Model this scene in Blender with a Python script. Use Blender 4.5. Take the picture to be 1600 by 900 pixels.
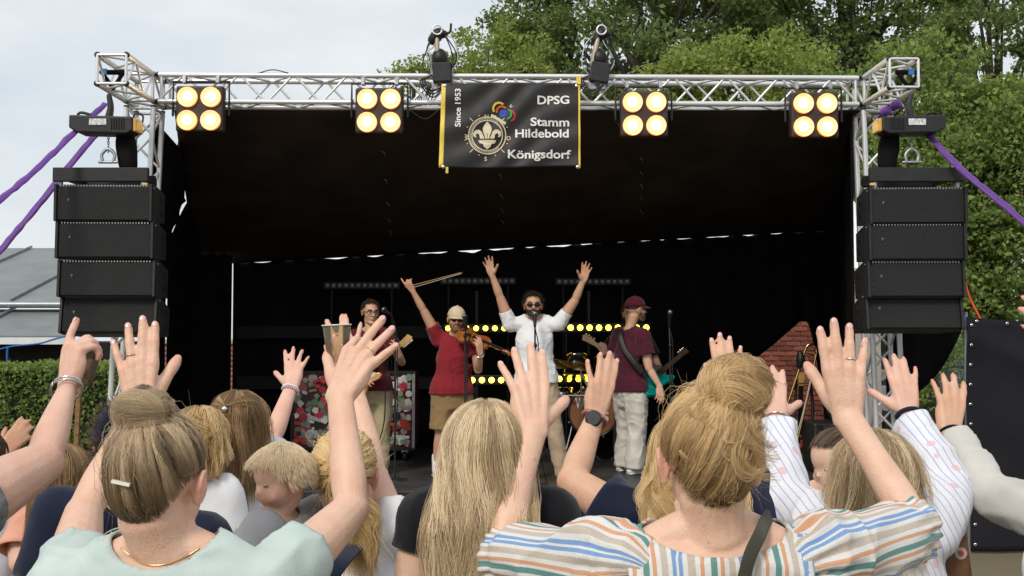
import bpy, bmesh, math, random
import numpy as np
from mathutils import Vector, Matrix, Quaternion

for o in list(bpy.data.objects):
    bpy.data.objects.remove(o)
SC = bpy.context.scene
COL = SC.collection
R = math.radians
random.seed(7)
RNG = np.random.default_rng(11)

# ------------------------------------------------------------------ camera
FPX = 1650.0                       # focal length in pixels of the 1600 px wide photo
CAMZ = 1.8
PITCH = math.atan(70.0 / FPX)
cd = bpy.data.cameras.new('camera'); cam = bpy.data.objects.new('camera', cd); COL.objects.link(cam)
cam.location = (0, 0, CAMZ); cam.rotation_euler = (R(90) + PITCH, 0, 0)
cd.sensor_width = 36; cd.lens = 36 * FPX / 1600; cd.clip_start = 0.05; cd.clip_end = 500
SC.camera = cam
# ------------------------------------------------------------------ sky and sun
SUN_EL, SUN_AZ = R(40), R(205)     # azimuth measured clockwise from +Y
w = bpy.data.worlds.new('World'); SC.world = w; w.use_nodes = True
nt = w.node_tree; nt.nodes.clear()
out = nt.nodes.new('ShaderNodeOutputWorld'); bg = nt.nodes.new('ShaderNodeBackground')
sky = nt.nodes.new('ShaderNodeTexSky'); sky.sky_type = 'NISHITA'; sky.sun_disc = False
sky.sun_elevation = SUN_EL; sky.sun_rotation = SUN_AZ; sky.dust_density = 3.0; sky.air_density = 1.0
tc = nt.nodes.new('ShaderNodeTexCoord')
mp = nt.nodes.new('ShaderNodeMapping'); mp.inputs['Scale'].default_value = (1.0, 1.0, 2.6)
nz = nt.nodes.new('ShaderNodeTexNoise'); nz.inputs['Scale'].default_value = 3.2; nz.inputs['Detail'].default_value = 5; nz.inputs['Roughness'].default_value = 0.55
rp = nt.nodes.new('ShaderNodeValToRGB'); rp.color_ramp.elements[0].position = 0.35; rp.color_ramp.elements[1].position = 0.70
rp.color_ramp.elements[0].color = (6.6, 7.3, 7.9, 1); rp.color_ramp.elements[1].color = (8.9, 9.1, 9.2, 1)
mx = nt.nodes.new('ShaderNodeMix'); mx.data_type = 'RGBA'; mx.inputs[0].default_value = 0.90
nt.links.new(tc.outputs['Generated'], mp.inputs[0]); nt.links.new(mp.outputs[0], nz.inputs['Vector'])
nt.links.new(nz.outputs['Fac'], rp.inputs[0]); nt.links.new(sky.outputs[0], mx.inputs[6]); nt.links.new(rp.outputs[0], mx.inputs[7])
nt.links.new(mx.outputs[2], bg.inputs[0]); bg.inputs[1].default_value = 0.076
nt.links.new(bg.outputs[0], out.inputs[0])
sl = bpy.data.lights.new('sun', 'SUN'); sun = bpy.data.objects.new('sun', sl); COL.objects.link(sun)
sl.energy = 1.5; sl.angle = R(14); sl.color = (1.0, 0.93, 0.84)
_sd = Vector((math.sin(SUN_AZ) * math.cos(SUN_EL), math.cos(SUN_AZ) * math.cos(SUN_EL), math.sin(SUN_EL)))
sun.rotation_euler = (-_sd).to_track_quat('-Z', 'Y').to_euler()
SC.view_settings.view_transform = 'Standard'; SC.view_settings.look = 'None'
SC.view_settings.exposure = 0.50; SC.view_settings.gamma = 1.0
SC.cycles.max_bounces = 6; SC.cycles.transparent_max_bounces = 8
SC.cycles.caustics_reflective = False; SC.cycles.caustics_refractive = False

# ------------------------------------------------------------------ helpers
def V(*a): return Vector(a)
_fw = Vector((0, math.cos(PITCH), math.sin(PITCH))); _up = Vector((0, -math.sin(PITCH), math.cos(PITCH)))
def at(px, py, d):
    """the point on the photo's pixel (1600x900) at world distance d in front of the camera"""
    r = Vector((1, 0, 0)) * ((px - 800) / FPX) + _up * (-(py - 450) / FPX) + _fw
    return Vector((0, 0, CAMZ)) + r * (d / r.y)

WLOC = {}                          # world location of parents (no rotation)
def link(o, parent=None):
    COL.objects.link(o)
    if parent is not None:
        o.parent = parent
        o.matrix_parent_inverse = Matrix.Translation(-WLOC.get(parent.name, Vector((0, 0, 0))))
    return o
def tag(o, label=None, cat=None, group=None, kind=None):
    if label: o['label'] = label
    if cat: o['category'] = cat
    if group: o['group'] = group
    if kind: o['kind'] = kind
    return o
def thing(name, label, cat, loc, group=None):
    o = bpy.data.objects.new(name, None); o.empty_display_size = 0.1
    COL.objects.link(o); o.location = loc; WLOC[o.name] = Vector(loc)
    return tag(o, label, cat, group)
def mobj(name, me, mat, parent=None, smooth=True):
    o = bpy.data.objects.new(name, me)
    if mat is not None and len(me.materials) == 0: me.materials.append(mat)
    if smooth and len(me.polygons): me.polygons.foreach_set('use_smooth', [True] * len(me.polygons))
    return link(o, parent)
def pyd(verts, faces):
    me = bpy.data.meshes.new('m'); me.from_pydata([tuple(v) for v in verts], [], [tuple(f) for f in faces]); me.update(); return me
class MB:
    """collects boxes, prisms and tubes into one mesh"""
    def __init__(s): s.v = []; s.f = []
    def add(s, v, f):
        n = len(s.v); s.v += [tuple(p) for p in v]; s.f += [tuple(i + n for i in q) for q in f]; return s
    def box(s, c, size, rot=None, bev=0):
        hx, hy, hz = size[0] / 2, size[1] / 2, size[2] / 2
        M = rot if rot is not None else Matrix.Identity(3); c = Vector(c)
        if bev <= 0:
            v = [c + M @ Vector((x * hx, y * hy, z * hz)) for x in (-1, 1) for y in (-1, 1) for z in (-1, 1)]
            return s.add(v, [(0, 1, 3, 2), (4, 6, 7, 5), (0, 4, 5, 1), (2, 3, 7, 6), (0, 2, 6, 4), (1, 5, 7, 3)])
        bm = bmesh.new(); bmesh.ops.create_cube(bm, size=1)
        for q in bm.verts: q.co = Vector((q.co.x * 2 * hx, q.co.y * 2 * hy, q.co.z * 2 * hz))
        bmesh.ops.bevel(bm, geom=list(bm.edges), offset=bev, segments=2, affect='EDGES', profile=0.5)
        bm.verts.index_update()
        s.add([c + M @ q.co for q in bm.verts], [[q.index for q in f.verts] for f in bm.faces]); bm.free(); return s
    def prism(s, poly, y0, y1, M=None):
        """poly: (x,z) list, extruded from y0 to y1; M 4x4"""
        n = len(poly); M = M or Matrix.Identity(4)
        v = [M @ Vector((x, y0, z)) for x, z in poly] + [M @ Vector((x, y1, z)) for x, z in poly]
        f = [tuple(range(n)), tuple(range(2 * n - 1, n - 1, -1))] + [(i, i + n, (i + 1) % n + n, (i + 1) % n) for i in range(n)]
        return s.add(v, f)
    def tube(s, path, rad, seg=10, rn=None, nref=None, cat=True, sub=4, cap=True):
        v, f = tube_geo(path, rad, seg, rn, nref, cat, sub, cap); return s.add(v, f)
    def lathe(s, prof, c, axis=(0, 0, 1), seg=24):
        q = Vector((0, 0, 1)).rotation_difference(Vector(axis).normalized()); c = Vector(c); v = []; f = []
        for r, h in prof:
            for k in range(seg):
                a = 2 * math.pi * k / seg; v.append(c + q @ Vector((r * math.cos(a), r * math.sin(a), h)))
        for i in range(len(prof) - 1):
            for k in range(seg):
                k2 = (k + 1) % seg; f.append((i * seg + k, i * seg + k2, (i + 1) * seg + k2, (i + 1) * seg + k))
        return s.add(v, f)
    def ell(s, c, r, rot=None, nu=16, nv=10):
        M = rot if rot is not None else Matrix.Identity(3); c = Vector(c); v = []; f = []
        v.append(c + M @ Vector((0, 0, r[2])))
        for i in range(1, nv):
            t = math.pi * i / nv
            for k in range(nu):
                a = 2 * math.pi * k / nu; v.append(c + M @ Vector((r[0] * math.sin(t) * math.cos(a), r[1] * math.sin(t) * math.sin(a), r[2] * math.cos(t))))
        v.append(c + M @ Vector((0, 0, -r[2]))); e = len(v) - 1
        for k in range(nu): f.append((0, 1 + k, 1 + (k + 1) % nu))
        for i in range(nv - 2):
            for k in range(nu):
                a = 1 + i * nu; f.append((a + k, a + nu + k, a + nu + (k + 1) % nu, a + (k + 1) % nu))
        a = 1 + (nv - 2) * nu
        for k in range(nu): f.append((e, a + (k + 1) % nu, a + k))
        return s.add(v, f)
    def mesh(s): return pyd(s.v, s.f)
    def build(s, name, mat, parent=None, smooth=False): return mobj(name, s.mesh(), mat, parent, smooth)

def catmull(P, n):
    P = [np.array(p, float) for p in P]; Q = [2 * P[0] - P[1]] + P + [2 * P[-1] - P[-2]]; out = []
    for i in range(1, len(Q) - 2):
        a, b, c, d = Q[i - 1:i + 3]
        for k in range(n):
            t = k / n; out.append(0.5 * (2 * b + (c - a) * t + (2 * a - 5 * b + 4 * c - d) * t * t + (3 * b - a - 3 * c + d) * t ** 3))
    out.append(Q[-2]); return out
def tube_geo(path, rad, seg=10, rn=None, nref=None, cat=True, sub=4, cap=True):
    """a closed tube; rad half width per point, rn half thickness along nref"""
    n0 = len(path)
    if not hasattr(rad, '__len__'): rad = [rad] * n0
    rn = list(rad) if rn is None else rn
    if not hasattr(rn, '__len__'): rn = [rn] * n0
    A = [tuple(p) + (rad[i], rn[i]) for i, p in enumerate(path)]
    A = catmull(A, sub) if cat and n0 > 1 and sub > 1 else [np.array(a, float) for a in A]
    P = [Vector(a[:3]) for a in A]; rw = [max(a[3], 1e-4) for a in A]; rh = [max(a[4], 1e-4) for a in A]
    if cap:                        # rounded ends
        t0 = (P[0] - P[1]).normalized(); t1 = (P[-1] - P[-2]).normalized()
        pre = [(P[0] + t0 * rh[0] * math.sin(a), rw[0] * math.cos(a), rh[0] * math.cos(a)) for a in (R(82), R(55), R(28))]
        post = [(P[-1] + t1 * rh[-1] * math.sin(a), rw[-1] * math.cos(a), rh[-1] * math.cos(a)) for a in (R(28), R(55), R(82))]
        P = [p[0] for p in pre] + P + [p[0] for p in post]; rw = [p[1] for p in pre] + rw + [p[1] for p in post]; rh = [p[2] for p in pre] + rh + [p[2] for p in post]
    n = len(P); v = []; f = []; nv = None
    for i in range(n):
        t = (P[min(i + 1, n - 1)] - P[max(i - 1, 0)])
        t = t.normalized() if t.length > 1e-9 else Vector((0, 0, 1))
        base = Vector(nref) if nref is not None else (nv if nv is not None else (Vector((0, 0, 1)) if abs(t.z) < 0.9 else Vector((0, 1, 0))))
        b = base - t * base.dot(t)
        if b.length < 1e-4: b = t.orthogonal()
        nv = b.normalized(); sd = t.cross(nv)
        for k in range(seg):
            a = 2 * math.pi * k / seg; v.append(P[i] + sd * (rw[i] * math.cos(a)) + nv * (rh[i] * math.sin(a)))
    for i in range(n - 1):
        for k in range(seg):
            k2 = (k + 1) % seg; f.append((i * seg + k, i * seg + k2, (i + 1) * seg + k2, (i + 1) * seg + k))
    f.append(tuple(range(seg - 1, -1, -1))); f.append(tuple(range((n - 1) * seg, n * seg)))
    return v, f

_shared = {}
def shared(key, fn):
    if key not in _shared: _shared[key] = fn()
    return _shared[key]
def rod(name, a, b, r, mat, parent=None, seg=10):
    """a straight round bar between two points, sharing one cylinder mesh per material"""
    def mk():
        m = MB(); m.lathe([(0.0001, 0), (1, 0), (1, 1), (0.0001, 1)], (0, 0, 0), seg=seg); me = m.mesh()
        me.materials.append(mat)
        for p in me.polygons: p.use_smooth = abs(p.normal.z) < 0.5
        return me
    me = shared(('rod', mat.name, seg), mk)
    o = bpy.data.objects.new(name, me); a = Vector(a); b = Vector(b); d = b - a
    o.location = a; o.rotation_mode = 'QUATERNION'; o.rotation_quaternion = Vector((0, 0, 1)).rotation_difference(d.normalized()); o.scale = (r, r, d.length)
    return link(o, parent)

def vnoise(P, seed=0):
    """smooth value noise in -1..1 for an (n,3) array"""
    P = np.asarray(P, float) + seed * 17.31; I = np.floor(P).astype(np.int64); F = P - I; F = F * F * (3 - 2 * F)
    def h(x, y, z):
        n = (x * 374761393 + y * 668265263 + z * 2147483647 + seed * 974711) & 0xffffffff
        n = ((n ^ (n >> 13)) * 1274126177) & 0xffffffff; n = n ^ (n >> 16); return (n & 0xffff) / 32767.5 - 1
    r = 0
    for dx in (0, 1):
        for dy in (0, 1):
            for dz in (0, 1):
                r = r + h(I[:, 0] + dx, I[:, 1] + dy, I[:, 2] + dz) * np.where(dx, F[:, 0], 1 - F[:, 0]) * np.where(dy, F[:, 1], 1 - F[:, 1]) * np.where(dz, F[:, 2], 1 - F[:, 2])
    return r

# ------------------------------------------------------------------ materials
def mat(name, col, rough=0.6, metal=0.0, var=0.12, vscale=6.0, bump=0.0, bscale=60.0, spec=0.4, col2=None, coat=0.0, trans=0.0, sheen=0.0, alpha=1.0, dirt=None):
    m = bpy.data.materials.new(name); m.use_nodes = True; N = m.node_tree.nodes; L = m.node_tree.links; b = N['Principled BSDF']
    b.inputs['Roughness'].default_value = rough; b.inputs['Metallic'].default_value = metal
    b.inputs['Specular IOR Level'].default_value = spec; b.inputs['Coat Weight'].default_value = coat
    b.inputs['Transmission Weight'].default_value = trans; b.inputs['Sheen Weight'].default_value = sheen; b.inputs['Alpha'].default_value = alpha
    t = N.new('ShaderNodeTexCoord')
    if var > 0 or col2:
        n = N.new('ShaderNodeTexNoise'); n.inputs['Scale'].default_value = vscale; n.inputs['Detail'].default_value = 4; L.new(t.outputs['Object'], n.inputs['Vector'])
        r = N.new('ShaderNodeValToRGB'); r.color_ramp.elements[0].position = 0.32; r.color_ramp.elements[1].position = 0.68
        a = tuple(min(1, c * (1 - var)) for c in col); z = col2 or tuple(min(1, c * (1 + var)) for c in col)
        r.color_ramp.elements[0].color = a + (1,); r.color_ramp.elements[1].color = tuple(z) + (1,)
        L.new(n.outputs['Fac'], r.inputs[0]); L.new(r.outputs[0], b.inputs['Base Color'])
    else: b.inputs['Base Color'].default_value = tuple(col) + (1,)
    if bump > 0:
        n2 = N.new('ShaderNodeTexNoise'); n2.inputs['Scale'].default_value = bscale; n2.inputs['Detail'].default_value = 3; L.new(t.outputs['Object'], n2.inputs['Vector'])
        bp = N.new('ShaderNodeBump'); bp.inputs['Strength'].default_value = bump; bp.inputs['Distance'].default_value = 0.01
        L.new(n2.outputs['Fac'], bp.inputs['Height']); L.new(bp.outputs[0], b.inputs['Normal'])
    return m
def emat(name, col, strength):
    m = bpy.data.materials.new(name); m.use_nodes = True; N = m.node_tree.nodes; b = N['Principled BSDF']
    b.inputs['Base Color'].default_value = (0.8, 0.7, 0.5, 1); b.inputs['Emission Color'].default_value = tuple(col) + (1,); b.inputs['Emission Strength'].default_value = strength
    return m
def skinmat(name, col, flush):
    m = bpy.data.materials.new(name); m.use_nodes = True; N = m.node_tree.nodes; L = m.node_tree.links; b = N['Principled BSDF']
    t = N.new('ShaderNodeTexCoord')
    n = N.new('ShaderNodeTexNoise'); n.inputs['Scale'].default_value = 22; n.inputs['Detail'].default_value = 5; L.new(t.outputs['Object'], n.inputs['Vector'])
    r = N.new('ShaderNodeValToRGB'); r.color_ramp.elements[0].position = 0.3; r.color_ramp.elements[1].position = 0.7
    r.color_ramp.elements[0].color = (col[0] * 0.96, col[1] * 0.90, col[2] * 0.88, 1); r.color_ramp.elements[1].color = (min(1, col[0] * 1.04), col[1] * 1.06, col[2] * 1.08, 1)
    L.new(n.outputs['Fac'], r.inputs[0])
    at_ = N.new('ShaderNodeAttribute'); at_.attribute_name = 'flush'
    bl = N.new('ShaderNodeTexNoise'); bl.inputs['Scale'].default_value = 9; bl.inputs['Detail'].default_value = 6; bl.inputs['Roughness'].default_value = 0.65; L.new(t.outputs['Object'], bl.inputs['Vector'])
    bm_ = N.new('ShaderNodeMapRange'); bm_.inputs[1].default_value = 0.48; bm_.inputs[2].default_value = 0.75; bm_.inputs[4].default_value = 0.32; L.new(bl.outputs['Fac'], bm_.inputs[0])
    mxx = N.new('ShaderNodeMath'); mxx.operation = 'MAXIMUM'; L.new(at_.outputs['Fac'], mxx.inputs[0]); L.new(bm_.outputs[0], mxx.inputs[1])
    mx = N.new('ShaderNodeMix'); mx.data_type = 'RGBA'; L.new(mxx.outputs[0], mx.inputs[0]); L.new(r.outputs[0], mx.inputs[6]); mx.inputs[7].default_value = tuple(flush) + (1,)
    # small moles and freckles
    vo = N.new('ShaderNodeTexVoronoi'); vo.inputs['Scale'].default_value = 16; L.new(t.outputs['Object'], vo.inputs['Vector'])
    vr = N.new('ShaderNodeValToRGB'); vr.color_ramp.elements[0].position = 0.03; vr.color_ramp.elements[0].color = (0.62, 0.5, 0.45, 1); vr.color_ramp.elements[1].position = 0.06; vr.color_ramp.elements[1].color = (1, 1, 1, 1)
    L.new(vo.outputs['Distance'], vr.inputs[0])
    mm = N.new('ShaderNodeMix'); mm.data_type = 'RGBA'; mm.blend_type = 'MULTIPLY'; mm.inputs[0].default_value = 0.6; L.new(mx.outputs[2], mm.inputs[6]); L.new(vr.outputs[0], mm.inputs[7])
    L.new(mm.outputs[2], b.inputs['Base Color'])
    b.inputs['Roughness'].default_value = 0.48; b.inputs['Specular IOR Level'].default_value = 0.35
    b.inputs['Subsurface Weight'].default_value = 0.10; b.inputs['Subsurface Radius'].default_value = (0.012, 0.005, 0.003); b.inputs['Subsurface Scale'].default_value = 1.0
    w1 = N.new('ShaderNodeTexNoise'); w1.inputs['Scale'].default_value = 260; w1.inputs['Detail'].default_value = 2; L.new(t.outputs['Object'], w1.inputs['Vector'])
    w2 = N.new('ShaderNodeTexNoise'); w2.inputs['Scale'].default_value = 60; w2.inputs['Detail'].default_value = 2; L.new(t.outputs['Object'], w2.inputs['Vector'])
    ad = N.new('ShaderNodeMath'); ad.operation = 'ADD'; L.new(w1.outputs['Fac'], ad.inputs[0]); L.new(w2.outputs['Fac'], ad.inputs[1])
    bp = N.new('ShaderNodeBump'); bp.inputs['Strength'].default_value = 0.38; bp.inputs['Distance'].default_value = 0.0028; L.new(ad.outputs[0], bp.inputs['Height']); L.new(bp.outputs[0], b.inputs['Normal'])
    return m
def hairmat(name, dark, mid, light, rough=0.42):
    m = bpy.data.materials.new(name); m.use_nodes = True; N = m.node_tree.nodes; L = m.node_tree.links; b = N['Principled BSDF']
    a = N.new('ShaderNodeAttribute'); a.attribute_name = 'tone'
    r = N.new('ShaderNodeValToRGB'); r.color_ramp.elements[0].color = tuple(dark) + (1,); r.color_ramp.elements[1].color = tuple(light) + (1,)
    e = r.color_ramp.elements.new(0.5); e.color = tuple(mid) + (1,)
    L.new(a.outputs['Fac'], r.inputs[0]); L.new(r.outputs[0], b.inputs['Base Color']); b.inputs['Roughness'].default_value = rough; b.inputs['Specular IOR Level'].default_value = 0.35
    b.inputs['Specular Tint'].default_value = (1.0, 0.9, 0.8, 1)
    h = N.new('ShaderNodeBsdfHairPrincipled'); h.parametrization = 'COLOR'; h.inputs['Roughness'].default_value = 0.35; h.inputs['Radial Roughness'].default_value = 0.5; L.new(r.outputs[0], h.inputs['Color'])
    x = N.new('ShaderNodeMixShader'); x.inputs[0].default_value = 0.22; L.new(b.outputs[0], x.inputs[1]); L.new(h.outputs[0], x.inputs[2]); L.new(x.outputs[0], N['Material Output'].inputs[0])
    return m
# ------------------------------------------------------------------ people: engine
def lerp(a, b, t): return Vector(a).lerp(Vector(b), t)
def remesh(mb, voxel, smooth=4, fac=0.5):
    me = mb.mesh(); o = bpy.data.objects.new('tmp', me); COL.objects.link(o)
    m = o.modifiers.new('r', 'REMESH'); m.mode = 'VOXEL'; m.voxel_size = voxel; m.use_smooth_shade = True
    if smooth:
        k = o.modifiers.new('s', 'SMOOTH'); k.iterations = smooth; k.factor = fac
    dg = bpy.context.evaluated_depsgraph_get()
    res = bpy.data.meshes.new_from_object(o.evaluated_get(dg))
    bpy.data.objects.remove(o); bpy.data.meshes.remove(me)
    return res
def coords(me):
    a = np.empty(len(me.vertices) * 3); me.vertices.foreach_get('co', a); return a.reshape(-1, 3)
def normals(me):
    a = np.empty(len(me.vertices) * 3); me.vertices.foreach_get('normal', a); return a.reshape(-1, 3)
def setco(me, a): me.vertices.foreach_set('co', np.asarray(a, float).ravel()); me.update()
def fattr(me, name, vals):
    a = me.attributes.new(name, 'FLOAT', 'POINT'); a.data.foreach_set('value', np.asarray(vals, np.float32))

OPEN = dict(sp=(9, 1, -7, -17), curl=((8, 6, 4), (6, 6, 4), (7, 7, 5), (9, 8, 6)), th=(42, 8, 12, 10))
TIGHT = dict(sp=(3, 0, -4, -13), curl=((6, 5, 4), (5, 5, 4), (6, 6, 4), (8, 8, 6)), th=(24, 6, 10, 8))
RELAX = dict(sp=(7, 1, -6, -14), curl=((16, 20, 12), (18, 24, 14), (22, 26, 15), (26, 28, 16)), th=(35, 18, 20, 18))
GRIP = dict(sp=(3, 0, -3, -6), curl=((55, 70, 40), (58, 74, 42), (60, 76, 44), (62, 78, 45)), th=(30, 45, 30, 30))
POINT = dict(sp=(4, 0, -3, -6), curl=((4, 8, 6), (62, 78, 45), (66, 80, 46), (68, 80, 46)), th=(22, 40, 25, 35))
FB = ((0.0280, 0.086), (0.0070, 0.091), (-0.0140, 0.086), (-0.0330, 0.076))
FL = ((0.041, 0.024, 0.020), (0.045, 0.028, 0.021), (0.041, 0.026, 0.021), (0.032, 0.020, 0.018))
FR = (0.0100, 0.0102, 0.0096, 0.0085)
def hand(b, W, D, N, right, pose, hs, info, fat=1.0):
    Y = Vector(D).normalized(); Z = Vector(N); Z = (Z - Y * Z.dot(Y)).normalized(); X = Y.cross(Z)
    if right: X = -X
    W = Vector(W)
    def g(x, y, z): return W + (X * x + Y * y + Z * z) * hs
    # palm: metacarpals, heel and the ball of the thumb
    for (x, y), r in zip(FB, FR):
        b.tube([g(x * 0.50, -0.012, 0.002), g(x * 0.78, y * 0.5, 0.0035), g(x, y, 0.003)], [0.0120 * hs * fat, 0.0100 * hs * fat, r * 1.10 * hs * fat], seg=10, rn=[0.0120 * hs, 0.0115 * hs, 0.0112 * hs], nref=Z, sub=3)
    b.tube([g(0.0, -0.01, -0.001), g(0.0, 0.05, -0.001), g(-0.002, 0.083, 0.0)], [0.024 * hs, 0.033 * hs, 0.034 * hs], seg=14, rn=[0.014 * hs, 0.0122 * hs, 0.0092 * hs], nref=Z, sub=3)
    b.tube([g(-0.022, 0.005, -0.004), g(-0.029, 0.045, -0.004), g(-0.029, 0.068, -0.002)], [0.011 * hs, 0.0125 * hs, 0.010 * hs], seg=10, sub=3)
    tips = []
    for i in range(4):
        (x, y), L, r = FB[i], FL[i], FR[i] * fat; sp = R(pose['sp'][i]); c = 0.0
        d0 = Vector((math.sin(sp), math.cos(sp), 0)); P = [Vector((x, y, 0.001)) - d0 * 0.012, Vector((x, y, 0.001))]; dirs = []
        for k in range(3):
            c += R(pose['curl'][i][k]); d = d0 * math.cos(c) + Vector((0, 0, -1)) * math.sin(c); dirs.append((d, c)); P.append(P[-1] + d * L[k])
        P[-1] = P[-1] - dirs[2][0] * r * 0.75
        wp = [g(*p) for p in P]
        # each phalanx waists between slightly thicker joints
        path = [wp[0], wp[1], lerp(wp[1], wp[2], 0.5), wp[2], lerp(wp[2], wp[3], 0.5), wp[3], lerp(wp[3], wp[4], 0.55), wp[4]]
        b.tube(path, [q * r * hs for q in (1.08, 1.10, 0.98, 1.01, 0.90, 0.92, 0.86, 0.72)], seg=10, sub=3)
        d, c = dirs[2]; dn = (d0 * math.sin(c) + Vector((0, 0, 1)) * math.cos(c))
        tips.append((lerp(wp[3], wp[4], 0.75) + (X * dn.x + Y * dn.y + Z * dn.z) * (r * 0.66 * hs), (X * d.x + Y * d.y + Z * d.z), (X * dn.x + Y * dn.y + Z * dn.z), r * hs))
        info['flush'] += [(wp[4], 0.016 * hs, 0.75), (wp[2], 0.010 * hs, 0.45), (wp[1] + Z * 0.008 * hs, 0.012 * hs, 0.35)]
        info.setdefault('fing', {})[('R' if right else 'L', i)] = (wp[1], wp[2], r * hs, Z)
    sp, c1, c2, c3 = (R(a) for a in pose['th'])
    P = [Vector((0.014, 0.012, -0.006))]; ang = sp; c = 0.25
    for k, L in enumerate((0.046, 0.034, 0.028)):
        c += (c1 if k == 0 else (c2 if k == 1 else c3)) * 0.5
        a = ang * (1.0 if k == 0 else (0.9 if k == 1 else 0.8)); d = Vector((math.sin(a) * math.cos(c), math.cos(a) * math.cos(c), -math.sin(c))); P.append(P[-1] + d * L)
    P[-1] = P[-1] - d * 0.007
    wp = [g(*p) for p in P]
    b.tube([wp[0], lerp(wp[0], wp[1], 0.5), wp[1], lerp(wp[1], wp[2], 0.5), wp[2], lerp(wp[2], wp[3], 0.5), wp[3]], [q * hs * fat for q in (0.0165, 0.0175, 0.0140, 0.0120, 0.0126, 0.0120, 0.0090)], seg=10, sub=3)
    b.tube([lerp(wp[0], wp[1], 0.55), g(0.022, 0.068, -0.001)], [0.010 * hs, 0.0085 * hs], seg=8, sub=2)
    info['flush'] += [(wp[3], 0.018 * hs, 0.7), (wp[2], 0.012 * hs, 0.35)]
    dn = Z * 0.75 + X * 0.65; dw = (wp[3] - wp[2]).normalized(); dn = (dn - dw * dn.dot(dw)).normalized()
    tips.append((lerp(wp[2], wp[3], 0.78) + dn * 0.0070 * hs, dw, dn, 0.0098 * hs))
    info.setdefault('nails', []).extend(tips)
    info.setdefault('hands', {})['R' if right else 'L'] = g
def arm(b, S, E, W, N, k, info, s=1.0, fk=0.9):
    S, E, W = Vector(S), Vector(E), Vector(W); k *= s; kf = fk * s; kw = s * 1.0
    b.tube([S, lerp(S, E, 0.22), lerp(S, E, 0.55), lerp(S, E, 0.86), E], [0.049 * k, 0.051 * k, 0.045 * k, 0.039 * k, 0.036 * k], seg=16, sub=4)
    b.tube([E, lerp(E, W, 0.10), lerp(E, W, 0.30), lerp(E, W, 0.62), lerp(E, W, 0.88), W], [0.034 * (k + kf) / 2, 0.038 * kf, 0.041 * kf, 0.035 * kf, 0.0275 * kw, 0.0270 * kw], seg=16,
           rn=[0.034 * (k + kf) / 2, 0.037 * kf, 0.038 * kf, 0.030 * kf, 0.0205 * kw, 0.0190 * kw], nref=N, sub=4)
    bend = ((E - S).normalized() - (W - E).normalized())
    if bend.length > 0.3: b.ell(E + bend.normalized() * 0.012 * k, (0.024 * k,) * 3)
    info['flush'] += [(E + bend * 0.03, 0.045, 0.4)]
def frame(F, U=(0, 0, 1)):
    F = Vector(F).normalized(); U = Vector(U); U = (U - F * U.dot(F)).normalized(); X = F.cross(U)
    return Matrix((X, F, U)).transposed()
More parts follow.
